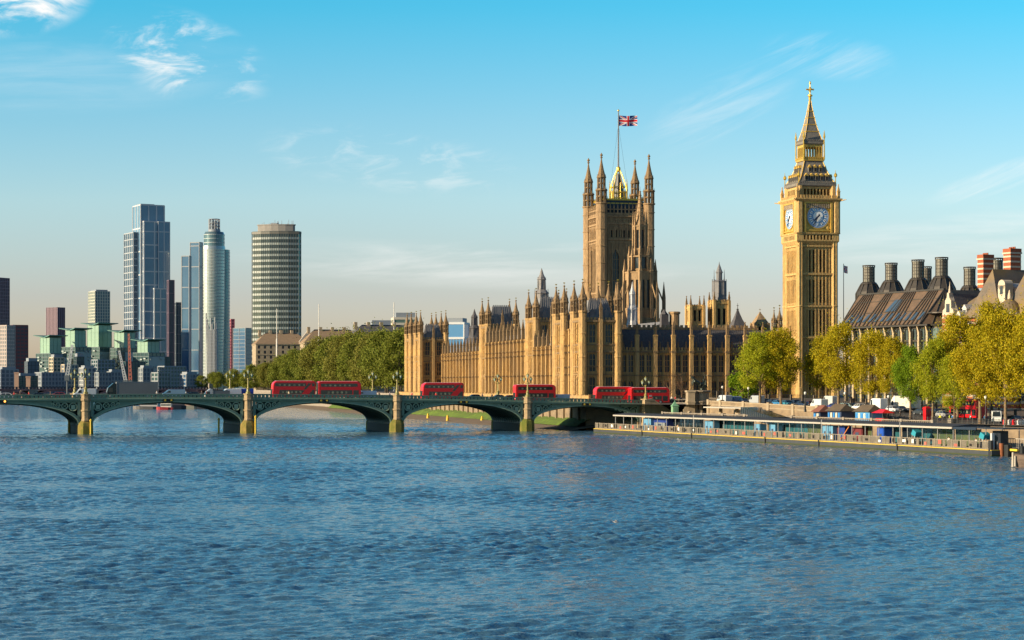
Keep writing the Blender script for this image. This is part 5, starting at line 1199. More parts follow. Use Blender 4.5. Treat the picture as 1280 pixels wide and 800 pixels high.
# ---------------------------------------------------------------- skinned figures
def skin(name, joints, edges, m, parent, sub=1, root=0):
    me = bpy.data.meshes.new('tmp'); keys = list(joints); ix = {k: i for i, k in enumerate(keys)}
    me.from_pydata([joints[k][:3] for k in keys], [(ix[a], ix[b]) for a, b in edges], [])
    o = bpy.data.objects.new('tmp', me); COL.objects.link(o)
    o.modifiers.new('s', 'SKIN'); 
    for i, k in enumerate(keys):
        d = me.skin_vertices[0].data[i]; rr = joints[k][3]; d.radius = (rr, rr) if not isinstance(rr, tuple) else rr; d.use_root = (i == root)
    if sub: q = o.modifiers.new('u', 'SUBSURF'); q.levels = sub
    dg = bpy.context.evaluated_depsgraph_get(); ev = o.evaluated_get(dg); nm = bpy.data.meshes.new_from_object(ev, depsgraph=dg)
    bpy.data.objects.remove(o); nm.name = name; nm.materials.clear(); nm.materials.append(m)
    nm.polygons.foreach_set('use_smooth', [True]*len(nm.polygons)); return link(name, nm, parent) if parent is not None else nm
SKINM = mat('skin', (.42, .25, .17), .6); HAIRM = mat('dark hair', (.03, .02, .015), .7)
_pj = {}
def person_meshes(pose):
    if pose in _pj: return _pj[pose]
    st = {'walk': .22, 'stand': .05}[pose]
    J = {'hip': (0, 0, .95, .14), 'belly': (0, 0, 1.12, .135), 'chest': (0, 0, 1.32, .16), 'neck': (0, 0, 1.49, .06), 'head': (0, -.02, 1.60, .095), 'crown': (0, 0, 1.71, .075)}
    E = [('hip', 'belly'), ('belly', 'chest'), ('chest', 'neck'), ('neck', 'head'), ('head', 'crown')]
    for s, n in ((-1, 'l'), (1, 'r')):
        d = s*st
        J[n+'hip'] = (s*.1, 0, .88, .09); J[n+'knee'] = (s*.11, -d*.5-.03, .48, .062); J[n+'ank'] = (s*.11, -d, .09, .042); J[n+'toe'] = (s*.12, -d-.16, .04, .035)
        J[n+'sh'] = (s*.18, 0, 1.40, .062); J[n+'el'] = (s*.25, d*.5+.03, 1.13, .045); J[n+'wr'] = (s*.25, d*.6-.1, .90, .034); J[n+'hand'] = (s*.25, d*.6-.13, .81, .03)
        E += [('hip', n+'hip'), (n+'hip', n+'knee'), (n+'knee', n+'ank'), (n+'ank', n+'toe'), ('chest', n+'sh'), (n+'sh', n+'el'), (n+'el', n+'wr'), (n+'wr', n+'hand')]
    body = skin('person', J, E, SKINM, None)
    g = lambda ks, k: {a: (*J[a][:3], J[a][3]+k) for a in ks}
    up = ['belly', 'chest', 'lsh', 'lel', 'rsh', 'rel', 'hip', 'lwr', 'rwr']
    jk = skin('jacket', g(up, .022), [e for e in E if e[0] in up and e[1] in up], WHITE, None)
    dn = ['hip', 'lhip', 'lknee', 'lank', 'rhip', 'rknee', 'rank']
    tr = skin('trousers', g(dn, .02), [e for e in E if e[0] in dn and e[1] in dn], WHITE, None)
    h = MB(); h.lathe(0, .015, [(.105, 1.60), (.115, 1.66), (.10, 1.74), (.05, 1.79)], 10); hm = h.mesh('hair', HAIRM)
    _pj[pose] = (body, jk, tr, hm); return _pj[pose]
def person(loc, rz, top, leg, lab, pose='stand', group='people about the river bank'):
    b, j, t, h = person_meshes(pose)
    r = link('person', b, None, loc, rz); tag(r, lab, 'person', group)
    for me, c in ((j, top), (t, leg)):
        q = me.copy(); q.materials.clear(); q.materials.append(mat('cloth %.2f %.2f %.2f' % c, c, .85)); link(me.name.split('.')[0], q, r)
    link('hair', h, r)

# ---------------------------------------------------------------- stone stair, plinth and bronze chariot group
def stair():
    xa, xb = ax_t(806, BR_O, BR_R, -2.4), ax_t(846, BR_O, BR_R, -2.4); L = xb-xa
    r = T('stone_stair', 'pale stone stair wall stepping down from the end of the bridge to the quay', 'stair', fw(BR_O, BR_R, xa, -2.4), BR_R)
    b = MB(); b.extr([(0, 2), (L*.98, 2), (L*.98, 4.6), (L*.80, 5.0), (L*.34, 7.55), (L*.27, 7.9), (0, 7.9)], 0, .7); b.build('parapet', PIERST, r)
    b = MB(); b.loft([[(0, -.12, 7.9), (0, .82, 7.9), (0, .82, 8.15), (0, -.12, 8.15)], [(L*.28, -.12, 7.9), (L*.28, .82, 7.9), (L*.28, .82, 8.15), (L*.28, -.12, 8.15)], [(L*.345, -.12, 7.55), (L*.345, .82, 7.55), (L*.345, .82, 7.8), (L*.345, -.12, 7.8)], [(L*.81, -.12, 5.0), (L*.81, .82, 5.0), (L*.81, .82, 5.25), (L*.81, -.12, 5.25)], [(L, -.12, 4.6), (L, .82, 4.6), (L, .82, 4.85), (L, -.12, 4.85)]])
    b.cbox(L-.3, .35, 2, 5.4, 1.0, 1.0); b.build('coping', PALE, r)
    b = MB(); n = 18
    for i in range(n): z = 7.0-i*.17; b.box(L*.3+i*L*.035, L*.3+(i+1)*L*.035, .72, 4.0, 2, z)
    b.build('steps', GREYST, r)
stair()
p = br(813, -.8); o = T('notice_board', 'red and white notice board beside the lamp at the end of the bridge', 'sign', p, BR_R)
b = MB(); b.box(-.06, .06, -.06, .06, -1.5, 1.2); b.box(-.58, .58, -.09, .09, .4, 2.75); b.build('frame', RED, o); b = MB(); b.box(-.4, .4, -.1, -.089, 1.95, 2.35); b.box(-.4, .4, -.1, -.089, 1.0, 1.5); b.build('panel', mat('notice white', (.55, .4, .38), .6), o)
def plinth():
    p = em(874, 31); r = T('statue_plinth', 'round pale stone plinth with a dark door under the bronze chariot group', 'plinth', (p[0], p[1], 4.0), R(5))
    b = MB(); b.lathe(0, 0, [(2.9, -4), (2.9, .5), (2.65, .7), (2.65, 3.4), (2.8, 3.5), (2.8, 3.8), (2.5, 3.9), (2.5, 6.0), (2.95, 6.2), (2.95, 6.5), (2.6, 6.6)], 20); b.build('drum', PALE, r)
    b = MB(); b.box(-3.4, -1.6, -2.9, .5, -4, 6.1); b.box(-3.65, -1.4, -3.1, .6, 6.1, 6.55); b.box(-3.55, -1.5, -3.0, .5, 3.4, 3.8); b.extr([(-4.6, -1), (-3.4, -1), (-3.4, 3.0), (-3.9, 2.6), (-4.6, 1.6)], -2.8, -2.2); b.build('pier', PALE, r)
    b = MB(); b.box(.35, 1.2, -2.72, -2.3, .2, 2.9); b.box(-.9, -.6, -2.75, -2.4, -.5, 6.2); b.build('door', DARK, r)  # door leaf plus a tall narrow dark strip beside the pier
    BZ = mat('dark bronze', (.045, .05, .045), .4, metal=.6)
    BRZ = mat('patinated bronze', (.035, .042, .038), .38, metal=.7, col2=(.06, .075, .06), nscale=2.)
    s = T('statue_group', 'dark bronze chariot group with two rearing horses and a figure raising both arms', 'statue', (p[0], p[1], 10.6), R(5))
    def horse(y, lean):
        J = {'rump': (.5, y, 1.55, .42), 'belly': (-.3, y, 1.85, .42), 'chest': (-1.05, y, 2.3, .40), 'neck': (-1.5, y+lean, 2.95, .25), 'poll': (-1.75, y+lean, 3.4, .16), 'muz': (-2.2, y+lean, 3.15, .1), 'ear': (-1.7, y+lean, 3.62, .05),
             'tail': (.95, y, 1.3, .12), 'tail2': (1.25, y, .7, .06)}
        E = [('rump', 'belly'), ('belly', 'chest'), ('chest', 'neck'), ('neck', 'poll'), ('poll', 'muz'), ('poll', 'ear'), ('rump', 'tail'), ('tail', 'tail2')]
        for q, n in ((-.22, 'a'), (.22, 'b')):
            J['hk'+n] = (.15, y+q, .95, .2); J['hh'+n] = (.6, y+q, .55, .11); J['hf'+n] = (.45, y+q, .06, .09); J['fk'+n] = (-1.75, y+q, 2.15+q, .13); J['ff'+n] = (-1.75, y+q, 1.6+q, .08); J['fo'+n] = (-1.95, y+q, 1.4+q, .08)
            E += [('rump', 'hk'+n), ('hk'+n, 'hh'+n), ('hh'+n, 'hf'+n), ('chest', 'fk'+n), ('fk'+n, 'ff'+n), ('ff'+n, 'fo'+n)]
        skin('horse', J, E, BRZ, s)
    horse(-.7, -.25); horse(.6, .25)
    def fig(x, y, z, k, arms, name):
        J = {'hip': (x, y, z+.95*k, .3*k), 'hem': (x+.05, y, z+.1, .42*k), 'chest': (x, y, z+1.4*k, .22*k), 'neck': (x, y, z+1.62*k, .08*k), 'head': (x-.03, y, z+1.8*k, .13*k)}
        E = [('hip', 'hem'), ('hip', 'chest'), ('chest', 'neck'), ('neck', 'head')]
        for q, n in ((-1, 'a'), (1, 'b')):
            J['s'+n] = (x, y+q*.25*k, z+1.48*k, .1*k); 
            if arms: J['e'+n] = (x+q*.25, y+q*.42*k, z+1.85*k, .075*k); J['h'+n] = (x+q*.55, y+q*.5*k, z+2.25*k, .06*k)
            else: J['e'+n] = (x-.1, y+q*.34*k, z+1.15*k, .07*k); J['h'+n] = (x-.25, y+q*.3*k, z+.95*k, .06*k)
            E += [('chest', 's'+n), ('s'+n, 'e'+n), ('e'+n, 'h'+n)]
        o = skin(name, J, E, BRZ, s); return o
    fig(1.2, 0, .9, 1.35, True, 'standing_figure'); fig(1.55, -.7, .7, 1.0, False, 'crouching_figure'); fig(1.55, .7, .7, 1.0, False, 'crouching_figure')
    b = MB(); b.tube((1.75, -.62, 3.75), (1.75, -.62, 4.0), .05, .03, 5); b.tube((1.72, .1, 2.4), (1.2, .62, 4.6), .05, .02, 5); b.build('spear', BRZ, s)
    b = MB(); b.box(.75, 2.0, -.9, .9, .7, .95); b.extr([(.75, .9), (.9, .9), (.8, 1.7), (.65, 1.7)], -.9, .9); b.extr([(.75, .9), (1.9, .9), (1.9, 1.3), (.7, 1.7)], -.95, -.85); b.extr([(.75, .9), (1.9, .9), (1.9, 1.3), (.7, 1.7)], .85, .95); b.tube((.8, 0, .8), (-1.4, 0, 1.5), .07, .06, 6); b.build('chariot', BRZ, s)
    for y in (-1.1, 1.1):
        b = MB(); b.sweep([(1.3+.65*math.cos(a*pi/8), y, .66+.65*math.sin(a*pi/8)) for a in range(17)], .08, 6)
        for a in range(6): b.tube((1.3, y, .66), (1.3+.6*math.cos(a*pi/3), y, .66+.6*math.sin(a*pi/3)), .04, .04, 4)
        b.build('wheel', BRZ, s)
    b = MB(); b.lathe(0, 0, [(2.4, 0), (2.3, .06)], 20); b.build('base', BRZ, s)
plinth()

# ---------------------------------------------------------------- street wall, railings, quay huts
def street_wall():
    ta, tb = ax_t(884, EM_O, EM_R, 30), 92.
    r = T('street_wall', 'pale stone parapet wall with piers along the embankment road', 'wall', (*EM_O, 0), EM_R)
    ts = list(np.linspace(ta, tb, 18)); b = MB()
    b.strip(ts, lambda t: 3.0, lambda t: gz(t)+.85, 30.3, 30.9); b.build('wall', WALLST, r)
    b = MB(); b.strip(ts, lambda t: gz(t)+.85, lambda t: gz(t)+1.08, 30.2, 31.0); b.strip(ts, lambda t: gz(t)-.1, lambda t: gz(t)+.12, 30.2, 30.31)
    for px in (886, 901, 930, 961, 992, 1022, 1050):
        t = ax_t(px, EM_O, EM_R, 30.4); b.box(t-.6, t+.6, 30.05, 31.15, 3.2, gz(t)+1.35)
    b.build('coping', PALE, r)
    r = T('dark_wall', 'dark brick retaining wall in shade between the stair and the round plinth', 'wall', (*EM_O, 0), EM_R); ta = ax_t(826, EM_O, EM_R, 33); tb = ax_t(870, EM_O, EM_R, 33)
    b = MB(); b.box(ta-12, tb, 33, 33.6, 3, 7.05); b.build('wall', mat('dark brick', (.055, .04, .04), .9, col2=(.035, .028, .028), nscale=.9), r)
    b = MB(); b.box(ta-12, tb, 32.9, 33.7, 7.05, 7.3); 
    for k in range(14): t = ta-8+(tb-ta+8)*k/13; b.tube((t, 33.3, 7.3), (t, 33.3, 8.1), .05, .05, 5)
    b.box(ta-12, tb, 33.26, 33.34, 8.05, 8.13); b.build('rail', GREYST, r)
    # railings beyond the wall's end
    r = T('iron_railing', 'black iron railing with posts along the lower promenade under the trees', 'railing', (*EM_O, 0), EM_R); b = MB(); t = 93.
    while t < 200: b.tube((t, 31.2, gz(t)-.2), (t, 31.2, gz(t)+1.1), .06, .06, 5); b.lathe(t, 31.2, [(.1, gz(t)+1.05), (.02, gz(t)+1.25)], 6); t += 1.9
    ts = list(np.linspace(93, 200, 30))
    for h in (.35, .7, 1.02): b.strip(ts, lambda t: gz(t)+h-.03, lambda t: gz(t)+h+.03, 31.17, 31.23)
    b.build('rails', BLACKM, r)
    r = T('quay_balustrade', 'low stone balustrade along the quay edge behind the pier canopy', 'balustrade', (*EM_O, 0), EM_R); b = MB()
    b.box(-4, 128, 20.3, 20.7, 4.0, 4.25); b.box(-4, 128, 20.25, 20.75, 4.85, 5.05); t = -3.5
    while t < 128: b.lathe(t, 20.5, [(.12, 4.25), (.2, 4.45), (.1, 4.7), (.14, 4.85)], 6); t += .75
    for k in range(12): t = -3.5+k*12; b.box(t-.45, t+.45, 20.1, 20.9, 4., 5.2)
    b.build('balusters', GREYST, r)
street_wall()
def street_lamp(px, w, h, lab):
    p = em(px, w); r = T('street_lamp', lab, 'street lamp', p, 0, 'black globe lamps along the embankment')
    b = MB(); b.lathe(0, 0, [(.32, 0), (.3, .5), (.2, .7), (.24, 1.2), (.12, 1.4), (.08, h-.7), (.16, h-.6), (.1, h-.4)], 8); b.tube((-.35, 0, h-.9), (.35, 0, h-.9), .03, .03, 4); b.build('post', BLACKM, r)
    b = MB(); b.lathe(0, 0, [(.1, h-.42), (.24, h-.25), (.27, h-.05), (.2, h+.15), (.04, h+.24)], 10); b.build('globe', mat('white globe', (.7, .7, .66), .3), r)
for px, w, h, lab in ((903, 31.5, 4.6, 'black globe lamp on the wall in front of the white van'), (935.5, 31.5, 4.6, 'black globe lamp left of the first big tree trunk'),
    (1006.5, 24, 4.3, 'black globe lamp on the quay under the clock tower'), (1056, 27, 4.6, 'black globe lamp between the two blue kiosks'), (1110.5, 29, 4.8, 'black globe lamp beside the red stall on the quay'), (1232, 33, 5.4, 'black globe lamp in front of the white van facing the river')): street_lamp(px, w, h, lab)
def tall_post(px, w, h, lab):
    p = em(px, w); r = T('tall_lamp', lab, 'street lamp', p, 0); b = MB(); b.tube((0, 0, 0), (0, 0, h), .1, .06, 6); b.build('post', BLACKM, r); b = MB(); b.box(-.25, .25, -.12, .12, h-.1, h+.1); b.build('lamp_head', BLACKM, r)
tall_post(1237, 36, 9.5, 'tall thin dark lamp column between the two rightmost tree trunks')
def kiosk(px, w, W_, D_, h, roof, wallm, lab, sg=None, z=4.0):
    p = em(px, w); r = T('kiosk', lab, 'kiosk', (p[0], p[1], z), EM_R, 'market huts on the quay'); b = MB(); b.box(-W_/2, W_/2, 0, D_, 0, h); b.build('walls', wallm, r)
    b = MB(); n = int(W_/1.1)
    for i in range(n): x = -W_/2+.2+i*(W_-.4)/n; b.box(x, x+(W_-.4)/n*.62, -.06, 0, .9, h-.35, i % 2)
    b.build('shutter', [mat('kiosk blue', (.03, .20, .52), .5), mat('kiosk cream', (.6, .55, .42), .6)], r)
    b = MB(); b.tent(-W_/2-.4, W_/2+.4, -.6, D_+.5, h, h+1.5, .8, 0, 'x'); b.build('roof', roof, r); return r
THA = mat('brown kiosk roof', (.12, .085, .05), .9, col2=(.08, .06, .04), nscale=1.)
KB = mat('kiosk dark blue wall', (.03, .05, .11), .6)
kiosk(1021, 25, 3.2, 3, 2.0, mat('rust kiosk roof', (.20, .075, .05), .8), KB, 'small kiosk with a rusty red roof, leftmost of the three huts on the quay')
kiosk(1043, 25, 6.2, 3, 2.3, THA, KB, 'blue and cream kiosk with a brown roof, middle of three quay huts')
kiosk(1078, 25, 6.2, 3, 2.3, THA, mat('kiosk light blue wall', (.10, .28, .5), .6), 'bright blue kiosk with a brown roof beside the red stall')
p = em(1102, 26); r = T('market_stall', 'red canopied stall on the quay right of the blue kiosks', 'stall', (p[0], p[1], 4.0), EM_R)
b = MB(); b.tent(-2.4, 2.4, -1.2, 1.8, 2.1, 2.9, 1.2); b.build('canopy', RED, r); b = MB()
for x in (-2.2, 2.2): b.tube((x, -1, 0), (x, -1, 2.1), .06, .06, 5); b.tube((x, 1.6, 0), (x, 1.6, 2.1), .06, .06, 5)
b.build('posts', BLACKM, r); b = MB(); b.box(-1.8, 1.8, -.6, .6, 0, 1.0); b.build('counter', RED, r)
p = em(843.5, 24); r = T('green_hut', 'small pale green hut with a pointed roof below the end of the bridge', 'hut', (p[0], p[1], 4.0), R(10)); GH = mat('pale green paint', (.22, .42, .25), .6)
b = MB(); b.box(-.75, .75, -.75, .75, 0, 2.5); b.box(-.85, .85, -.85, .85, 0, .3); b.build('walls', GH, r); b = MB(); b.loft([[(-.95, -.95, 2.5), (.95, -.95, 2.5), (.95, .95, 2.5), (-.95, .95, 2.5)], [(-.1, -.1, 3.7), (.1, -.1, 3.7), (.1, .1, 3.7), (-.1, .1, 3.7)]]); b.lathe(0, 0, [(.1, 3.7), (.14, 3.85), (.02, 4.1)], 6); b.build('roof', mat('pale green roof', (.15, .32, .2), .6), r); b = MB(); b.box(-.4, .4, -.79, -.74, .3, 2.1); b.build('door', mat('green door', (.12, .26, .16), .6), r)
p = em(1158.5, 36); r = T('phone_box', 'red telephone box under the trees, right of the leaning plane trunk', 'phone box', p, R(20)); 
b = MB(); b.box(-.62, .62, -.62, .62, 0, .35); b.box(-.58, -.42, -.58, .58, .35, 2.3); b.box(.42, .58, -.58, .58, .35, 2.3); b.box(-.58, .58, .42, .58, .35, 2.3); b.box(-.64, .64, -.64, .64, 2.3, 2.62); b.loft([[(-.6, -.6, 2.62), (.6, -.6, 2.62), (.6, .6, 2.62), (-.6, .6, 2.62)], [(-.25, -.25, 2.85), (.25, -.25, 2.85), (.25, .25, 2.85), (-.25, .25, 2.85)]]); b.build('frame', RED, r)
b = MB(); b.box(-.42, .42, -.56, -.5, .38, 2.28, 0)
for k in range(7): b.box(-.42, .42, -.585, -.555, .4+k*.3, .46+k*.3, 1)
for x in (-.2, .2): b.box(x-.03, x+.03, -.585, -.555, .4, 2.25, 1)
b.build('door', [WIN, RED], r)
def barrier(px, w, c, lab):
    p = em(px, w); r = T('road_barrier', lab, 'barrier', p, R(20), 'plastic road barriers'); b = MB(); b.extr([(-.95, 0), (.95, 0), (.95, .9), (.7, 1.0), (-.7, 1.0), (-.95, .9)], -.2, .2); b.box(-.9, -.5, -.35, .35, 0, .15); b.box(.5, .9, -.35, .35, 0, .15); b.build('body', c, r); b = MB(); b.box(-.6, .6, -.23, .23, .45, .7); b.build('slot', mat('barrier white', (.7, .7, .7), .6), r)
for px, c, lab in ((1259.5, RED, 'red plastic barrier right of the rightmost tree trunk, leftmost of the row'), (1265.5, mat('barrier grey', (.5, .5, .5), .6), 'white plastic barrier between the two left red ones'), (1271, RED, 'second red plastic barrier near the right edge'), (1277, mat('barrier grey', (.5, .5, .5), .6), 'white plastic barrier at the right edge')): barrier(px, 37, c, lab)
def fence(pa, pb, w, h, lab):
    ta, tb = ax_t(pa, EM_O, EM_R, w), ax_t(pb, EM_O, EM_R, w); r = T('iron_fence', lab, 'fence', (*EM_O, 0), EM_R); b = MB(); ts = list(np.linspace(ta, tb, 24))
    b.strip(ts, lambda t: gz(t)-.2, lambda t: gz(t)+.55, w, w+.35, 1)
    for q in (.75, h-.25): b.strip(ts, lambda t: gz(t)+q, lambda t: gz(t)+q+.06, w+.14, w+.2)
    t = ta
    while t < tb: b.tube((t, w+.17, gz(t)+.5), (t, w+.17, gz(t)+h), .035, .02, 4); t += .42
    t = ta
    while t < tb: b.box(t-.25, t+.25, w-.05, w+.4, gz(t)-.2, gz(t)+h*.95, 1); t += 6.5
    b.build('rails', [BLACKM, mat('dark plinth', (.10, .08, .06), .9)], r)  # plain dark tone for the fence's low wall and piers
fence(884, 1064, 57, 2.6, 'black iron fence behind the parked vans at the foot of the clock tower')
fence(1066, 1330, 58, 2.2, 'black iron fence behind the vehicles under the golden trees')
PE = 'cars parked along the embankment'; VE = 'vans parked along the embankment'; e0 = EM_R
for px, w, c, lab in ((930, 43, (.02, .03, .06), 'dark blue parked car left of the first big tree trunk'), (966, 44, (.015, .015, .02), 'black parked car between the two first tree trunks'),
    (985, 43, (.05, .22, .30), 'teal parked car left of the clock tower base'), (1003, 43, (.02, .04, .09), 'navy parked car in front of the clock tower base'), (1011, 45, (.10, .015, .02), 'dark maroon car just right of the clock tower base'),
    (1042, 40, (.02, .03, .20), 'deep blue car in front of the white box van under the trees'), (1056, 44, (.45, .62, .60), 'pale turquoise car between two tree trunks behind the kiosks'), (1074, 44, (.7, .71, .72), 'white car behind the bright blue kiosk'),
    (1117, 42, (.55, .56, .58), 'silver car right of the tall white van'), (1151, 43, (.04, .05, .06), 'dark grey car behind the red telephone box'), (973, 42, (.04, .20, .42), 'bright blue car just right of the second tree trunk'), (957, 46, (.02, .02, .025), 'black car tucked behind the first two trunks'), (993, 47, (.03, .03, .035), 'charcoal car behind the teal car at the clock tower'), (1064, 46, (.02, .03, .05), 'dark car between the turquoise car and the white car'), (1086, 47, (.03, .03, .03), 'black car left of the large white van'), (1126, 43, (.02, .025, .03), 'black car between the silver car and the cream lorry'), (1171, 46, (.03, .04, .04), 'dark car left of the red bus under the trees'), (1180, 44, (.30, .31, .32), 'grey car close behind the lime jacketed person'), (1270, 46, (.05, .05, .06), 'dark car behind the plastic barriers')):
    car(em(px, w, .02), e0+random.choice([0, pi]), c, lab, group=PE)
for px, w, c, h, lab in ((905.5, 41, (.50, .54, .58), 2.3, 'white panel van beside the statue plinth on the embankment'), (917.5, 44, (.22, .30, .42), 2.0, 'blue grey van right of the white van by the plinth'),
    (946, 44, (.36, .39, .42), 2.3, 'pale grey van left of the first tree trunk'), (1024, 41, (.55, .57, .58), 2.3, 'white van in front of the stone base right of the clock tower'), (1038, 47, (.48, .48, .48), 2.9, 'tall white van behind the deep blue car'),
    (1097.5, 42, (.60, .63, .66), 3.0, 'large white van behind the bright blue kiosk, tallest of the vans')):
    van(em(px, w, .02), e0, c, lab, group=VE, h=h, win=False)
van(em(1245.5, 42, .02), R(78), (.70, .72, .72), 'white van facing the river between the two rightmost trunks', group=VE, h=2.5)
lorry(em(1135, 47, .02), e0, (.7, .7, .68), (.55, .52, .46), 'cream box lorry partly hidden behind the leaning plane trunk', Lb=7.0, hb=3.6, boxm=mat('cream lorry box', (.55, .52, .46), .5))
bus('plain', em(1210, 47, .02), e0, 'red bus parked under the plane trees at the right edge of the promenade')
e = R(15)
for px, w, a, lg, lab, ps in ((839.5, 36, (.7, .68, .65), (.03, .03, .04), 'person in a white top on the pavement left of the plinth', 'walk'), (844, 36, (.5, .03, .04), (.02, .02, .03), 'person in a red jacket on the pavement above the green hut', 'stand'), (851, 36, (.05, .05, .07), (.03, .03, .05), 'person in dark clothes next to the plinth', 'stand'),
    (1044.5, 37, (.45, .12, .05), (.03, .03, .04), 'person in a rust coloured coat behind the middle kiosk', 'stand'), (1175, 35, (.65, .62, .02), (.02, .02, .05), 'person in a yellow high visibility jacket right of the telephone box', 'walk'), (1187, 36, (.55, .65, .05), (.02, .03, .06), 'person in a lime high visibility jacket left of the red bus', 'stand'),
    (1191, 37, (.03, .18, .45), (.02, .02, .02), 'person in a blue jacket just left of the red bus', 'stand'), (1231, 38, (.05, .25, .5), (.02, .02, .03), 'person in a light blue jacket left of the white van facing the river', 'walk'), (1125, 34, (.06, .05, .05), (.02, .02, .03), 'person in black by the railing left of the leaning trunk', 'walk')):
    person(em(px, w, 0), e+random.uniform(-2, 2), a, lg, lab, ps)
i = 0
for px, w, a, lab in ((17.5, 2.4, (.5, .02, .03), 'person in a red coat on the bridge near the left edge'), (25, 2.2, (.03, .03, .04), 'person in black left of the long black car on the bridge'), (36, 2.2, (.5, .03, .03), 'person in a bright red top on the bridge left of the long black car'), (63, 2.4, (.04, .04, .06), 'person in dark clothes right of the long black car on the bridge'),
    (196, 2.2, (.4, .4, .42), 'person in pale grey just right of the long lorry'), (252, 2.4, (.03, .03, .04), 'person in black left of the brown loaded lorry'), (258, 2.0, (.12, .03, .05), 'person in maroon beside the brown loaded lorry'), (361, 2.0, (.5, .42, .3), 'person in beige in front of the left twin bus'), (474, 2.2, (.03, .03, .03), 'person in black right of the white van behind the twin buses'),
    (515, 2.2, (.5, .05, .08), 'person in pink red left of the third bus'), (545, 2.0, (.5, .02, .02), 'person in red in front of the third bus'), (603, 2.2, (.03, .03, .05), 'person in navy right of the teal car'), (615, 2.2, (.03, .03, .03), 'person in black left of the black cab'), (487, 2.0, (.2, .2, .25), 'person in grey left of the pier lamp by the far pavilion')):
    person(br(px, w, .15), BR_R+random.choice([pi/2, -pi/2]), a, (.03, .03, .05), lab, 'walk', 'people walking over the bridge')

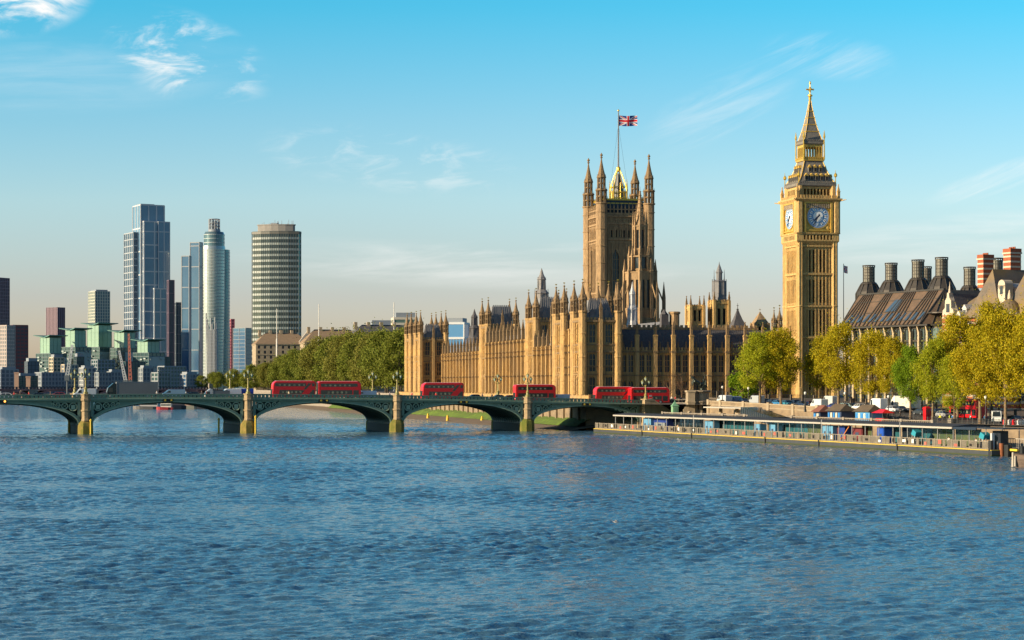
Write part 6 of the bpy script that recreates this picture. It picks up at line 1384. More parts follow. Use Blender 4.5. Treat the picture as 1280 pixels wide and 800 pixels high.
# ---------------------------------------------------------------- floating pier
HULL = mat('grey steel hull', (.055, .06, .065), .6, col2=(.035, .04, .045), nscale=.4)
CREAM = mat('cream balustrade', (.27, .235, .18), .7, col2=(.19, .16, .125), nscale=.8)
ROOFD = mat('dark grey canopy', (.045, .05, .06), .85, spec=.2); EDGE = mat('pale canopy edge', (.40, .37, .32), .6)
TEAL = mat('teal glass screen', (.02, .085, .11), .08, spec=.8, col2=(.035, .13, .15), nscale=.35)
LBLUE = mat('light blue cabinet', (.11, .28, .45), .5); DBLUE = mat('deep blue cabinet', (.015, .04, .22), .5)
def pier():
    r = T('floating_pier', 'long grey floating river pier with a pale edged canopy, teal glass screens and cream railing', 'pier', (*EM_O, 0), EM_R)
    X = lambda px, w=0.: ax_t(px, EM_O, EM_R, w)
    t1 = X(1239.5)
    b = MB(); b.loft([[(.4, .3, -.8), (t1-.4, .3, -.8), (t1-.4, 11.5, -.8), (.4, 11.5, -.8)], [(0, 0, 0), (t1, 0, 0), (t1, 12, 0), (0, 12, 0)], [(0, 0, 1.0), (t1, 0, 1.0), (t1, 12, 1.0), (0, 12, 1.0)]]); b.build('hull', HULL, r)
    b = MB(); b.box(-.04, t1+.04, -.04, 12.04, -.5, .28); b.build('waterline', mat('slimy waterline', (.035, .045, .012), .8), r)
    b = MB(); b.box(-.02, t1, -.06, 12, .98, 1.1); b.build('edge_stripe', YEL, r)
    b = MB(); b.box(.1, t1-.1, .3, 11.9, 1.1, 1.16); b.build('deck', mat('pier deck', (.22, .19, .15), .8), r)
    for px in (803, 865, 957, 1024, 1122): b = MB(); b.tube((X(px), -.15, -.4), (X(px), -.15, 1.3), .16, .16, 8); b.build('fender', BLACKM, r)
    # balustrade: rail, plinth and slats with litter of signs
    b = MB(); ta, tb = .3, X(1236); b.box(ta, tb, .35, .45, 2.42, 2.52); b.box(ta, tb, .36, .44, 1.22, 1.32); x = ta
    rng = random.Random(4)
    while x < tb: b.box(x, x+.16, .36, .42, 1.3, 2.45); x += .27 if rng.random() < .88 else .9
    x = ta
    while x < tb: b.box(x, x+.2, .3, .5, 1.1, 2.62); x += 2.9
    b.build('balustrade', CREAM, r)
    sg = [mat('sign red', (.5, .10, .07), .6), mat('sign white', (.7, .7, .68), .6), DARK]
    for i in range(40):
        x = ta+3+i*(tb-6)/40+rng.uniform(-1, 1); b = MB(); w = rng.uniform(.25, .55); z = rng.uniform(1.35, 1.7); b.box(x-w, x+w, .30, .345, z, z+rng.uniform(.4, .75)); b.build('notice', sg[rng.choice([0, 0, 1, 1, 2, 2, 2])], r)
    # canopy in four lengths
    cuts = [767, 867, 1027, 1125, 1191]
    for k, (pa, pb) in enumerate(zip(cuts[:-1], cuts[1:])):
        a, c = X(pa, .8)+(.12 if k else 0), X(pb, .8)-.12
        b = MB(); dz = 0.
        b.box(a, c, .8, 8.4, 4.62+dz, 4.78+dz, 0); b.box(a-.02, c+.02, .62, .82, 4.36+dz, 4.66+dz, 1); b.loft([[(a, .82, 4.79), (c, .82, 4.79), (c, 8.4, 4.79), (a, 8.4, 4.79)], [(a, 4.5, 5.15), (c, 4.5, 5.15), (c, 4.7, 5.15), (a, 4.7, 5.15)]], 0); b.build('canopy', [ROOFD, EDGE], r)
    a, c = X(1191, .8), X(1252, .8); b = MB(); b.box(a, c, 1.0, 6, 4.55, 4.72); b.loft([[(a, .9, 4.3), (c, 1.4, 4.45), (c, 1.6, 4.55), (a, 1.1, 4.55)], [(a, .8, 4.5), (c, 1.2, 4.55), (c, 1.6, 4.72), (a, 1.1, 4.72)]]) if 0 else b.box(a, c-8, .85, 1.05, 4.3, 4.72); b.build('canopy', mat('navy canopy', (.02, .03, .05), .4), r)
    x = X(769, 1.2); PS = mat('grey steel post', (.22, .23, .24), .5, metal=.3)
    while x < X(1248, 1.2): 
        for w in (1.3, 7.8): b = MB(); b.tube((x, w, 1.1), (x, w, 4.63), .09, .09, 6); b.build('post', PS, r)
        x += 5.2
    for px in (867, 1027, 1125): b = MB(); b.tube((X(px, .7), .72, 1.1), (X(px, .7), .72, 5.2), .13, .13, 6); b.build('post', PS, r)
    def screen(pa, pb, w, m):
        a, c = X(pa, w), X(pb, w); b = MB(); b.box(a, c, w, w+.08, 1.2, 4.3, 0); n = max(1, int((c-a)/1.8))
        for i in range(n+1): q = a+(c-a)*i/n; b.box(q-.05, q+.05, w-.05, w+.1, 1.15, 4.35, 1)
        b.box(a, c, w-.04, w+.1, 3.3, 3.38, 1); b.build('glass_screen', [m, PS], r)
    DG_ = mat('dark glass screen', (.012, .02, .024), .08, spec=.8); OL = mat('olive glass screen', (.10, .12, .05), .1, spec=.8, col2=(.05, .08, .05), nscale=.4)
    for pa, pb, m in ((890, 942, TEAL), (961, 1010, TEAL), (1010, 1026, OL), (1078, 1090, OL), (1106, 1125, TEAL), (1128, 1150, DG_), (1166, 1192, OL), (1195, 1226, OL), (1150, 1166, TEAL), (836, 880, DG_)): screen(pa, pb, 4.6, m)
    def cab(pa, pb, w, m, h=2.9, panels=2, d=1.6):
        a, c = X(pa, w), X(pb, w); b = MB(); b.box(a, c, w, w+d, 1.16, 1.16+h, 0)
        for i in range(panels): q = a+(c-a)*(i+.5)/panels; k = (c-a)/panels*.16; b.box(q-k, q+k, w-.03, w, 2.3, 2.9, 1); b.box(q-k*2.6, q-k*2.4, w-.02, w, 1.2, 1.1+h, 1)
        b.build('cabinet', [m, mat('cabinet mark', (.03, .05, .10), .6)], r)
    cab(804, 813.5, 2.2, LBLUE); cab(813.8, 834, 3.0, DBLUE, 2.9, 1); cab(881, 891, 2.2, LBLUE); cab(943, 950, 2.2, LBLUE, 2.6, 1); cab(962, 969, 2.2, LBLUE, 2.6, 1); cab(1028, 1041, 2.2, LBLUE); cab(1096.5, 1105, 2.2, mat('royal blue cabinet', (.01, .07, .42), .5), 2.9, 1); cab(1049, 1056, 3, DBLUE, 2.9, 1)
    cab(818, 831, 2.6, mat('grey ticket booth', (.2, .22, .23), .5), 2.0, 1); cab(1065, 1078, 3.4, mat('maroon booth', (.14, .02, .025), .6), 2.6, 1); cab(1042, 1048, 3.2, mat('maroon booth', (.14, .02, .025), .6), 2.6, 1)
    b = MB(); b.tube((X(1051, 2.0), 2.0, 1.4), (X(1062, 2.0), 2.0, 4.2), .12, .12, 6); b.build('stair_rail', mat('orange paint', (.6, .2, .05), .5), r)
    for px, lab in ((1142.5, 0), (1227.5, 1)):                # turquoise hooded ramps
        x = X(px, .9); b = MB(); b.extr([(x-.9, 3.1), (x+.5, 2.7), (x+.9, 3.5), (x-.3, 4.0)], .8, 2.2, 0); b.tube((x-1.4, 1.2, 1.2), (x-1.0, 1.2, 3.4), .1, .1, 5, 1); b.tube((x+.6, 1.2, 1.2), (x-.6, 1.2, 3.2), .1, .1, 5, 1); b.cbox(x-2.2, 1.0, 1.1, 2.0, 1.3, 1.2, 2); b.cbox(x+1.4, 1.0, 1.1, 1.9, 1.2, 1.2, 2); b.build('hooded_ramp', [mat('turquoise cloth', (.02, .24, .32), .6), PS, BLACKM], r)
    for i, (px, w, c, lg, lab) in enumerate(((847, 3.2, (.55, .4, .22), (.2, .15, .1), 'person in a tan coat under the left part of the pier canopy'), (1220, 2.5, (.6, .6, .6), (.03, .03, .04), 'person in white at the right end of the pier canopy'), (952, 3, (.45, .25, .1), (.03, .03, .03), 'person in an orange brown coat beside the light blue pier cabinets'), (1186, 2.5, (.65, .65, .6), (.1, .1, .1), 'person in pale clothes on the pier left of the olive glass'))):
        x = X(px, w); person(fw(EM_O, EM_R, x, w, 1.16), EM_R+.4, c, lg, lab)
    # end gear
    g = T('pier_piles', 'black mooring piles and a dark cabinet at the right end of the floating pier', 'mooring piles', (*EM_O, 0), EM_R)
    for px, w, rr, h, m in ((1238.5, .2, .42, 2.7, BLACKM), (1244, 1.4, .3, 2.6, BLACKM), (1246.5, 2.5, .22, 2.4, PS), (1251.5, 2.0, .42, 2.2, mat('rust pile', (.30, .10, .04), .8)), (1259.5, 2.2, .6, 2.0, BLACKM), (1263, 3.0, .3, 2.0, BLACKM), (1277.5, 2.2, .4, 1.9, BLACKM)):
        b = MB(); x = X(px, w); b.tube((x, w, -3), (x, w, h), rr, rr, 10); b.build('pile', m, g)
    b = MB(); x = X(1245.5, 3.5); b.box(x-1.2, x+1.3, 3.5, 5, 1.0, 4.2); b.build('cabinet', mat('navy cabinet', (.012, .018, .03), .5), g)
    b = MB(); x = X(1239.5, .4); b.box(x-.25, x+.25, .3, .8, 1.2, 3.9); b.build('post', mat('pale grey post', (.5, .5, .5), .6), g)
    b = MB(); b.box(X(1252, 3), X(1290, 3), 2.6, 6, -.4, .75, 0); b.box(X(1263, 2.3), X(1272, 2.3), 2.2, 2.6, 1.0, 1.35, 1); b.build('raft', [BLACKM, YEL], g)
    q = MB(); x = X(1251, 6.5)
    while x < X(1292, 6.5): q.tube((x, 6.5, .7), (x, 6.5, 2.9), .05, .05, 4); x += .5
    q.box(X(1251, 6.5), X(1292, 6.5), 6.44, 6.56, 2.8, 2.92); q.build('railing', mat('galvanised rail', (.38, .36, .33), .5), g)
    b = MB(); x = X(1256.5, 6); b.tube((x, 5.8, 2.9), (x, 5.8, 3.5), .55, .5, 10); b.tube((x, 5.8, 3.5), (x, 5.8, 6.5), .04, .04, 5, 1); b.build('drum', [DBLUE, PS], g)
    # covered gangway from the street to the pier
    w = T('covered_gangway', 'pale roofed landing and dark glazed ramp leading down from the street to the pier', 'gangway', (*EM_O, 0), EM_R)
    a, c = X(893, 25), X(936, 24); b = MB(); b.box(a, c, 22, 27.5, 6.35, 6.65); b.build('landing_roof', EDGE, w)
    b = MB()
    for q in (a+1.5, (a+c)/2, c-1.0): b.lathe(q, 26, [(.5, 4), (.45, 6.36)], 10)
    b.build('pillars', PALE, w)
    e = X(986, 18); b = MB(); b.loft([[(c, 22, 4.6), (c, 26, 4.6), (c, 26, 6.75), (c, 22, 6.75)], [(e, 14, 3.0), (e, 17.5, 3.0), (e, 17.5, 4.95), (e, 14, 4.95)]], 0)
    n = 16
    for i in range(n+1): f = i/n; x = c+(e-c)*f; y = 22-8*f; z0 = 4.6-1.6*f; z1 = 6.75-1.8*f; b.tube((x, y-.05, z0), (x, y-.05, z1), .07, .07, 4, 1)
    b.build('ramp', [mat('ramp glass', (.02, .035, .05), .15, spec=.7), mat('ramp frame', (.12, .14, .17), .5)], w)
pier()
def block(px, w, W_, h, z, m, lab):
    p = em(px, w); o = MB().cbox(0, 0, 0, h, W_, W_*.8, 0).lathe(0, 0, [(W_*.55, h), (W_*.4, h+.15)], 8).build('stone_bollard', m); o.location = (p[0], p[1], z); o.rotation_euler.z = .4; tag(o, lab, 'bollard')
block(924.5, 22.5, 1.5, 1.2, 4.0, PALE, 'squat stone bollard on the quay under the pale landing roof'); block(963, 22.5, 1.0, 1.5, 4.0, PALE, 'stone bollard at the foot of the glazed ramp'); block(862, 21.5, .8, 1.3, 4.0, PALE, 'small stone bollard left of the plinth'); block(1191, 33, 1.8, .9, 4.2, GREYST, 'grey stone block under the plane trees left of the bus')
# moored boats
def barge():
    p = at(1268, 583, 300); r = T('wooden_boat', 'bow of a brown wooden boat with a pale fender at the right edge', 'boat', (p[0], p[1], 0), R(-12)); b = MB(); n = 14; rg = []
    for i in range(n+1):
        f = i/n; hw = 1.7*math.sin(min(1, f*2.2+.12)*pi/2); zt = 2.0-.5*min(1, f*2); rg.append([(f*11+.35, -hw*.6, -.5), (f*11+.35, hw*.6, -.5), (f*11, hw, zt*.6), (f*11, hw*1.02, zt), (f*11, -hw*1.02, zt), (f*11, -hw, zt*.6)])
    b.loft(rg); b.build('hull', mat('weathered boat planks', (.17, .12, .09), .8, col2=(.10, .07, .055), nscale=.8, stretch=(1, 1, 6)), r)
    b = MB(); b.sweep([(f*11/n-.02, s*1.72*math.sin(min(1, f/n*2.2+.12)*pi/2), 2.02-.5*min(1, f/n*2)) for s in (-1,) for f in range(n+1)], .1, 6); b.sweep([(f*11/n-.02, 1.72*math.sin(min(1, f/n*2.2+.12)*pi/2), 2.02-.5*min(1, f/n*2)) for f in range(n+1)], .1, 6); b.build('gunwale', mat('dark gunwale', (.05, .035, .03), .7), r)
    b = MB(); b.tube((-.2, 0, .1), (-.2, 0, 2.2), .22, .16, 8); b.tube((.1, -.5, .2), (.1, -.5, 1.7), .14, .14, 8); b.build('fender', mat('rope fender', (.4, .36, .3), .8), r)
    b = MB(); b.box(2.5, 9, -1.1, 1.1, 1.3, 2.5); b.build('cabin', mat('boat cabin', (.30, .12, .08), .7), r)
barge()
def boat(px, py, L, hullc, cabc, lab, ht=1.8):
    Yb = F*HC/(py-HY); p = at(px, py, Yb); r = T('moored_boat', lab, 'boat', (p[0], p[1], 0), R(random.uniform(-12, 12)), 'boats moored beyond the bridge'); b = MB(); n = 8; rg = []
    for i in range(n+1):
        f = i/n; hw = 2.2*math.sin(min(1, f*2.5+.2)*pi/2)*(1 if f < .85 else .8); x = -L/2+L*f; rg.append([(x, -hw*.7, -.4), (x, hw*.7, -.4), (x, hw, ht-.3*f), (x, -hw, ht-.3*f)])
    b.loft(rg); b.build('hull', mat('hull %.2f %.2f' % hullc[:2], hullc, .5), r); b = MB(); b.box(-L*.22, L*.42, -1.5, 1.5, ht-.4, ht+1.6, 0); b.box(-L*.2, L*.4, -1.52, 1.52, ht+.5, ht+1.2, 1); b.box(-L*.05, L*.2, -1.1, 1.1, ht+1.6, ht+2.6, 0); b.build('cabin', [mat('cabin %.2f %.2f' % cabc[:2], cabc, .6), WIN], r)
    b = MB(); b.tube((L*.1, 0, ht+1), (L*.1, 0, ht+6.5), .1, .05, 5); b.build('mast', GREYST, r)
boat(183, 511.5, 13, (.20, .19, .18), (.55, .52, .5), 'grey and white houseboat, leftmost boat seen under the bridge arch', 1.6)
boat(206, 512, 8, (.30, .03, .04), (.5, .48, .45), 'boat with a bright red and white hull under the bridge arch', 1.4)
boat(220, 511.5, 10, (.02, .03, .05), (.06, .06, .08), 'dark boat right of the red hulled one under the arch', 2.2)
boat(237, 511, 10, (.3, .30, .25), (.45, .3, .25), 'brown and cream boat, second from the right under the arch', 1.8)
boat(252, 511, 10, (.03, .035, .05), (.08, .09, .11), 'low dark boat, rightmost of the moored boats under the arch', 1.6)
for px, py, lab in ((535, 521, 'yellow buoy left of the others on the foreshore under the arch'), (559.5, 523.5, 'yellow buoy on the foreshore right of the leftmost one'), (602.5, 525, 'yellow buoy near the dark pier on the foreshore'), (699, 531, 'yellow buoy on the foreshore under the last arch')):
    Yb = F*(HC-.9)/(py-HY); p = at(px, py, Yb); o = MB().lathe(0, 0, [(.3, -.9), (.5, -.5), (.5, .4), (.35, .6), (.3, 1.2), (.12, 1.35)], 10).build('buoy', YEL); o.location = (p[0], p[1], .8); tag(o, lab, 'buoy', 'yellow buoys on the foreshore')
Yb = F*(HC-.3)/(655-HY); p = at(770, 655, Yb); g = T('gull', 'small grey and white gull flying low over the river', 'bird', (p[0], p[1], .45), 0)
body = skin('body', {'t': (.22, 0, 0, .015), 'r': (.12, 0, .01, .045), 'c': (-.06, 0, .0, .06), 'n': (-.16, 0, .03, .035), 'h': (-.22, 0, .045, .032), 'b': (-.29, 0, .03, .008)}, [('t', 'r'), ('r', 'c'), ('c', 'n'), ('n', 'h'), ('h', 'b')], mat('gull white', (.55, .52, .5), .7), g)
for s in (-1, 1): b = MB(); b.loft([[(-.07, s*.03, .03), (.07, s*.03, .03), (.07, s*.03, .045), (-.07, s*.03, .045)], [(-.10, s*.3, .17), (.04, s*.3, .17), (.04, s*.3, .18), (-.10, s*.3, .18)], [(.02, s*.62, .10), (.07, s*.62, .10), (.07, s*.62, .105), (.02, s*.62, .105)]]); b.build('wing', mat('gull grey', (.32, .30, .29), .7), g)

# ---------------------------------------------------------------- far skyline
GB = mat('blue tower glass', (.09, .18, .30), .14, spec=.8, col2=(.13, .24, .36), nscale=.05); GB2 = mat('deep blue tower glass', (.03, .085, .18), .14, spec=.8, col2=(.05, .12, .23), nscale=.05)  # haze put into the colour: blue tower glass paled for distance
GT = mat('dark teal glass', (.015, .05, .06), .2, spec=.6, col2=(.03, .075, .085), nscale=.08); GG = mat('pale green glass', (.22, .37, .28), .3, spec=.6, col2=(.16, .29, .23), nscale=.06)
FRW = mat('white facade frame', (.50, .52, .55), .6); FRG = mat('grey facade frame', (.22, .25, .29), .6); FRD = mat('dark facade frame', (.06, .08, .10), .6)
PURP = mat('purple brown cladding', (.085, .05, .075), .6); PINKF = mat('mauve mullions', (.22, .15, .20), .6); CRM = mat('cream facade', (.50, .43, .33), .8); SHADEB = mat('blue grey facade', (.10, .13, .17), .7)
def site(name, px, Y, lab, rot, cat='tower block', group=None, z0=5.):
    p = at(px, HY, Y); return T(name, lab, cat, (p[0], p[1], z0), R(rot), group)
def gridbox(r, x0, x1, y0, y1, z0, z1, gm, fm, fl=3.4, bay=3.5, band=1, bt=.5, vt=.35, faces='fl', out=.25, names=('glass_core', 'facade_frame')):
    MB().box(x0, x1, y0, y1, z0, z1).build(names[0], gm, r)
    b = MB(); n = max(1, round((z1-z0)/fl))
    for k in range(n+1):
        if k % band and k != n: continue
        z = z0+(z1-z0)*k/n; b.box(x0-out, x1+out, y0-out, y1+out, z-bt/2, z+bt/2) if bt else None
    for (a, c, ax_) in ((x0, x1, 'x'), (y0, y1, 'y')):
        m = max(1, round((c-a)/bay))
        for k in range(m+1):
            u = a+(c-a)*k/m
            for s in (0, 1):
                if ax_ == 'x': v = (y0, y1)[s]; b.box(u-vt/2, u+vt/2, v-out-.03, v+out+.03, z0, z1)
                else: v = (x0, x1)[s]; b.box(v-out-.03, v+out+.03, u-vt/2, u+vt/2, z0, z1)
    b.build(names[1], fm, r)
def tower(pl, pr, top, Y, rot, share, lab, gm, fm, fl=3.4, bay=3.5, band=1, bt=.5, vt=.35, cat='tower block', name='tower_block', crown=None, out=.25):
    Wd = (pr-pl)/F*Y; th = R(rot); d = share*Wd/max(.05, abs(math.sin(th))); w = (1-share)*Wd/math.cos(th)
    # nearest corner sits where the two faces meet
    pc = pl+(pr-pl)*share if rot > 0 else pr-(pr-pl)*share
    r = site(name, pc, Y, lab, rot, cat); h = zz(top, Y)+3.
    x0, x1 = (0, w) if rot > 0 else (-w, 0)
    gridbox(r, x0, x1, 0, d, 0, h, gm, fm, fl, bay, band, bt, vt, out=out)
    if crown: b = MB(); b.box(x0+w*.1, x1-w*.1, d*.1, d*.9, h, h+crown); b.build('plant_room', FRG, r)
    return r, w, d, h
tower(-30, 7, 347, 2000, -25, .25, 'dark purple brown tower block cut by the left edge of the picture', PURP, PINKF, 3.4, 3.2, 1, .5, .5)
tower(-20, 15.5, 407, 1750, -30, .2, 'pale grey apartment tower at the left edge in front of the dark red block', mat('grey pane', (.10, .12, .15), .3), mat('pale pink concrete', (.42, .36, .34), .8), 3.2, 2.6, 1, 1.0, .9)
tower(9, 33, 407, 1850, 25, .3, 'dark red brown block with window rows, second from the left edge', mat('dark pane', (.05, .055, .08), .3), mat('red brown cladding', (.16, .06, .07), .8), 3.2, 3.4, 1, 1.5, .8)
tower(55, 79, 384, 2300, -38, .3, 'dark mauve striped tower block standing alone left of the pale striped tower', PURP, PINKF, 3.6, 2.4, 99, 0, .7)
r, w, d, h = tower(105.5, 135.5, 364, 2350, 28, .45, 'pale striped tower with a flat crown behind the green winged roofs', mat('pale glass', (.12, .19, .22), .2), mat('pale cream frame', (.55, .55, .46), .7), 3.4, 2.9, 1, .5, .8, crown=2)
# the tallest tower: stepped glass slabs with white frames
Y = 2190; k_ = Y/F
r = site('tower_block', 176, Y, 'tallest blue glass tower with white grid frames and a stepped top', 28, 'skyscraper'); cs, sn = math.cos(R(28)), math.sin(R(28))
def hz(py): return zz(py, Y)+3
gridbox(r, -0.1, 27*k_/cs, 0, 20*k_/sn*.75, 0, hz(256), GB, FRW, 3.5, 9, 7, 1.2, 1.2)
gridbox(r, 2, 26*k_/cs, -5., -.6, 0, hz(277), GB, FRW, 3.5, 11, 4, 1.3, 1.3)
gridbox(r, 18*k_/cs, 31*k_/cs, -6.5, 16, 0, hz(277), GB, FRW, 3.5, 7, 6, .9, .8)
gridbox(r, 12*k_/cs, 26*k_/cs, -10.5, -5.3, 0, hz(361), GB, FRW, 3.5, 8, 4, 1.3, 1.3)
gridbox(r, -5.5, -.6, 8, 40, 0, hz(290), mat('shaded pane', (.05, .09, .14), .2), mat('pale blue grey frame', (.36, .39, .43), .6), 3.5, 6, 2, .9, 1.2)
b = MB(); b.box(2, 20*k_, 6, 24, hz(256), hz(254)); b.build('plant_room', FRG, r)
tower(207, 217.5, 350, 2150, 20, .4, 'slim dark grey tower with pinkish fins right of the tallest tower', mat('grey violet glass', (.05, .06, .085), .25), PINKF, 3.4, 4, 6, .4, .7)
tower(217, 227, 378, 2250, 20, .3, 'low slim grey blue tower just left of the dark blue twin slabs', mat('grey blue glass', (.06, .09, .11), .25), FRG, 3.4, 4, 3, .4, .5)
r, w, d, h = tower(226.5, 238, 320, 2080, -20, .15, 'dark navy glass slab, lower left one of the stepped pair beside the round tower', GB2, FRG, 3.5, 12, 6, .9, .7)
r, w, d, h = tower(237, 252, 303, 2100, -22, .2, 'dark navy glass slab, taller right one of the stepped pair beside the round tower', GB2, FRG, 3.5, 14, 6, .9, .7)
# round tower
Y = 2160; r = site('round_tower', 268.5, Y, 'tall cylindrical silver glass tower with a narrow rooftop turbine cage', 0, 'skyscraper'); k_ = Y/F; Rr = 18*k_
PG = mat('silver green glass', (.42, .46, .44), .25, metal=.45, col2=(.30, .36, .36), nscale=.06); TB = mat('teal glass wing', (.09, .15, .18), .18, metal=.3, col2=(.13, .20, .23), nscale=.06)
b = MB(); b.lathe(-2*k_, 0, [(13.5*k_, 0), (15*k_, hz(380)), (15.2*k_, hz(312)), (14.8*k_, hz(308))], 40); b.build('cylinder', PG, r)
b = MB(); b.lathe(-1*k_, 2, [(13*k_, hz(312)), (13*k_, hz(294)), (11.5*k_, hz(290))], 36); b.build('upper_drum', TB, r)
b = MB(); b.lathe(4*k_, 6, [(13*k_, 0), (13.8*k_, hz(380)), (13.8*k_, hz(312))], 32); b.build('wing', TB, r)
b = MB(); 
for py in np.arange(314, 486, 4.1): z = hz(py); b.lathe(-2*k_, 0, [(15.35*k_ if py < 380 else (13.5+1.7*(486-py)/106)*k_+.3, z), (15.35*k_ if py < 380 else (13.5+1.7*(486-py)/106)*k_+.3, z+.7)], 40)
for py in (294, 299, 304, 309): b.lathe(-1*k_, 2, [(13.2*k_, hz(py)), (13.2*k_, hz(py)+.7)], 36)
for py in np.arange(316, 486, 4.1): z = hz(py); b.lathe(4*k_, 6, [(13.95*k_, z), (13.95*k_, z+.6)], 32)
b.build('floor_bands', mat('floor band', (.35, .41, .42), .5), r)
b = MB()
for i in range(10): a = -pi/2+(i-4.5)*.11; b.tube((-2*k_+15.3*k_*math.cos(a), 15.3*k_*math.sin(a), 0), (-2*k_+15.3*k_*math.cos(a), 15.3*k_*math.sin(a), hz(392+(i*7) % 22)), .45, .45, 4)
b.build('balcony_fins', FRW, r)
b = MB(); b.lathe(-1*k_, 2, [(8*k_, hz(292)), (7.5*k_, hz(287)), (4*k_, hz(286))], 24)
for i in range(10): a = i*pi/5; b.tube((-1*k_+6.6*k_*math.cos(a), 2+6.6*k_*math.sin(a), hz(288)), (-1*k_+6.6*k_*math.cos(a), 2+6.6*k_*math.sin(a), hz(274)), .6, .6, 5)
for py in (274, 279, 283): b.sweep([(-1*k_+6.6*k_*math.cos(i*pi/8), 2+6.6*k_*math.sin(i*pi/8), hz(py)) for i in range(17)], .45, 5)
b.lathe(-1*k_, 2, [(2.6*k_, hz(288)), (2.6*k_, hz(276))], 12); b.build('turbine_cage', FRG, r)
tower(285, 293, 399, 2400, 15, .5, 'slim pinkish red tower half hidden behind the round tower', mat('pink cladding', (.32, .07, .10), .7), mat('pink frame', (.38, .14, .17), .7), 3.4, 4, 1, .8, .6)
tower(290, 314.5, 410, 1900, -35, .32, 'low blue grey glass block between the round tower and the banded tower', GB2, FRG, 3.4, 8, 1, .35, .4)
# banded tower with curved sides
Y = 1620; k_ = Y/F; r = site('banded_tower', 345.5, Y, 'dark tower with pale horizontal floor bands and a concrete crown', -8, 'tower block'); hz = lambda py: zz(py, Y)+3
def plan(s): 
    a = 31.5*k_*s; d = 11*k_*s; return [(-a, 0), (-a*.93, -d*.42), (-a*.55, -d*.80), (-a*.18, -d), (a*.18, -d), (a*.55, -d*.80), (a*.93, -d*.42), (a, 0), (a*.93, d*.5), (a*.4, d), (-a*.4, d), (-a*.93, d*.5)]
b = MB(); b.prism(plan(.985), 0, hz(289.5)); b.build('glass_core', mat('dark office glass', (.02, .028, .03), .15, spec=.8, col2=(.04, .05, .05), nscale=.3), r)
b = MB(); n = 30
for i in range(n):
    py = 297+i*7.0
    if py > 490: break
    b.prism(plan(1.0), hz(py+2.7), hz(py)); 
b.build('floor_bands', mat('pale green grey spandrels', (.30, .345, .33), .4, col2=(.22, .26, .26), nscale=.2), r)
b = MB(); P = plan(1.006)
for i in range(len(P)):
    a, c = Vector(P[i]), Vector(P[(i+1) % len(P)]); m = max(1, int((c-a).length/1.7))
    for j in range(m): q = a+(c-a)*j/m; b.cbox(q.x, q.y, 0, hz(290), .22, .22)
b.prism(plan(1.02), hz(293), hz(290)); b.build('mullions', mat('dark mullion', (.10, .10, .09), .5), r)
b = MB(); b.prism(plan(.76), hz(290), hz(281.5)); b.prism(plan(.79), hz(282), hz(280.8)); b.build('crown', mat('crown concrete', (.28, .265, .25), .9, col2=(.22, .21, .2), nscale=.3), r)
b = MB()
for i in range(16): x = random.uniform(-22, 22)*k_; b.tube((x, 0, hz(281)), (x, 0, hz(281)+random.uniform(1, 4.2)), .22, .12, 5)
b.box(-6*k_, 2*k_, -3, 3, hz(281), hz(279)); b.build('antennas', FRG, r)
# green glass riverside blocks with winged roofs
Y0 = 1950
def winged(pl, pr, top, Y, gtop, lab, extra=0):
    share = .56; Wd = (pr-pl)/F*Y; th = R(55); d = share*Wd/math.sin(th); w = (1-share)*Wd/math.cos(th); pc = pl+(pr-pl)*share
    r = site('winged_roof_block', pc, Y, lab, 55, 'apartment block', 'green glass blocks with winged roofs'); h = zz(top+2, Y)+3; hb = zz(gtop, Y)+3
    gridbox(r, 0, w, 0, d, hb, h, GG, mat('green frame', (.16, .30, .22), .6), 3.4, 5, 2, .3, .3, names=('upper_glass', 'upper_frame'), out=.15)
    gridbox(r, -1.5, w+4, -3, d+4, 0, hb, GT, mat('teal grey frame', (.07, .12, .14), .6), 3.4, 5, 1, .6, .4, names=('lower_glass', 'lower_frame'))
    b = MB(); o = 6*Y/F
    for s0, s1 in ((-1, .5), (.5, 2)):
        b.loft([[( -o, -o, h+1.8), (w+o, -o, h+1.8), (w+o, -o, h+2.5), (-o, -o, h+2.5)], [(-o*.2, d*.5, h-.2), (w+o*.2, d*.5, h-.2), (w+o*.2, d*.5, h+.6), (-o*.2, d*.5, h+.6)]]) if s0 < 0 else b.loft([[(-o*.2, d*.5+.02, h-.2), (w+o*.2, d*.5+.02, h-.2), (w+o*.2, d*.5+.02, h+.6), (-o*.2, d*.5+.02, h+.6)], [(-o, d+o, h+1.8), (w+o, d+o, h+1.8), (w+o, d+o, h+2.5), (-o, d+o, h+2.5)]])
    b.build('wing_roof', mat('verdigris roof', (.09, .22, .19), .6), r)
    rng = random.Random(int(pl)); b = MB(); b.box(-1.4, w+4, -3.4, -2.9, 0, hb*.9)
    for i in range(26): x = rng.uniform(-1, w+3); z = rng.uniform(2, hb-4); b.box(x, x+2.6, -4.3, -3, z, z+1.2); y = rng.uniform(0, d); z = rng.uniform(2, hb-4); b.box(-3, -1.5, y, y+2.6, z, z+1.2)
    b.build('balconies', mat('balcony pale', (.30, .36, .36), .6), r)
winged(48, 73, 420, 1930, 442, 'leftmost green glass block with a winged roof, low and partly cream')
winged(80, 104, 411, 1960, 434, 'green glass block with a winged roof behind the left white crane')
winged(107, 136, 404.5, 2000, 434, 'tallest green glass block with a winged roof, in front of the pale striped tower')
winged(141, 166, 413.5, 1990, 435, 'green glass block with a winged roof left of the red crane')
winged(170, 196, 425, 1950, 441, 'rightmost green glass block with a winged roof, below the tallest tower')
rng = random.Random(11); MIDF = mat('mid grey facade frame', (.22, .25, .27), .7)
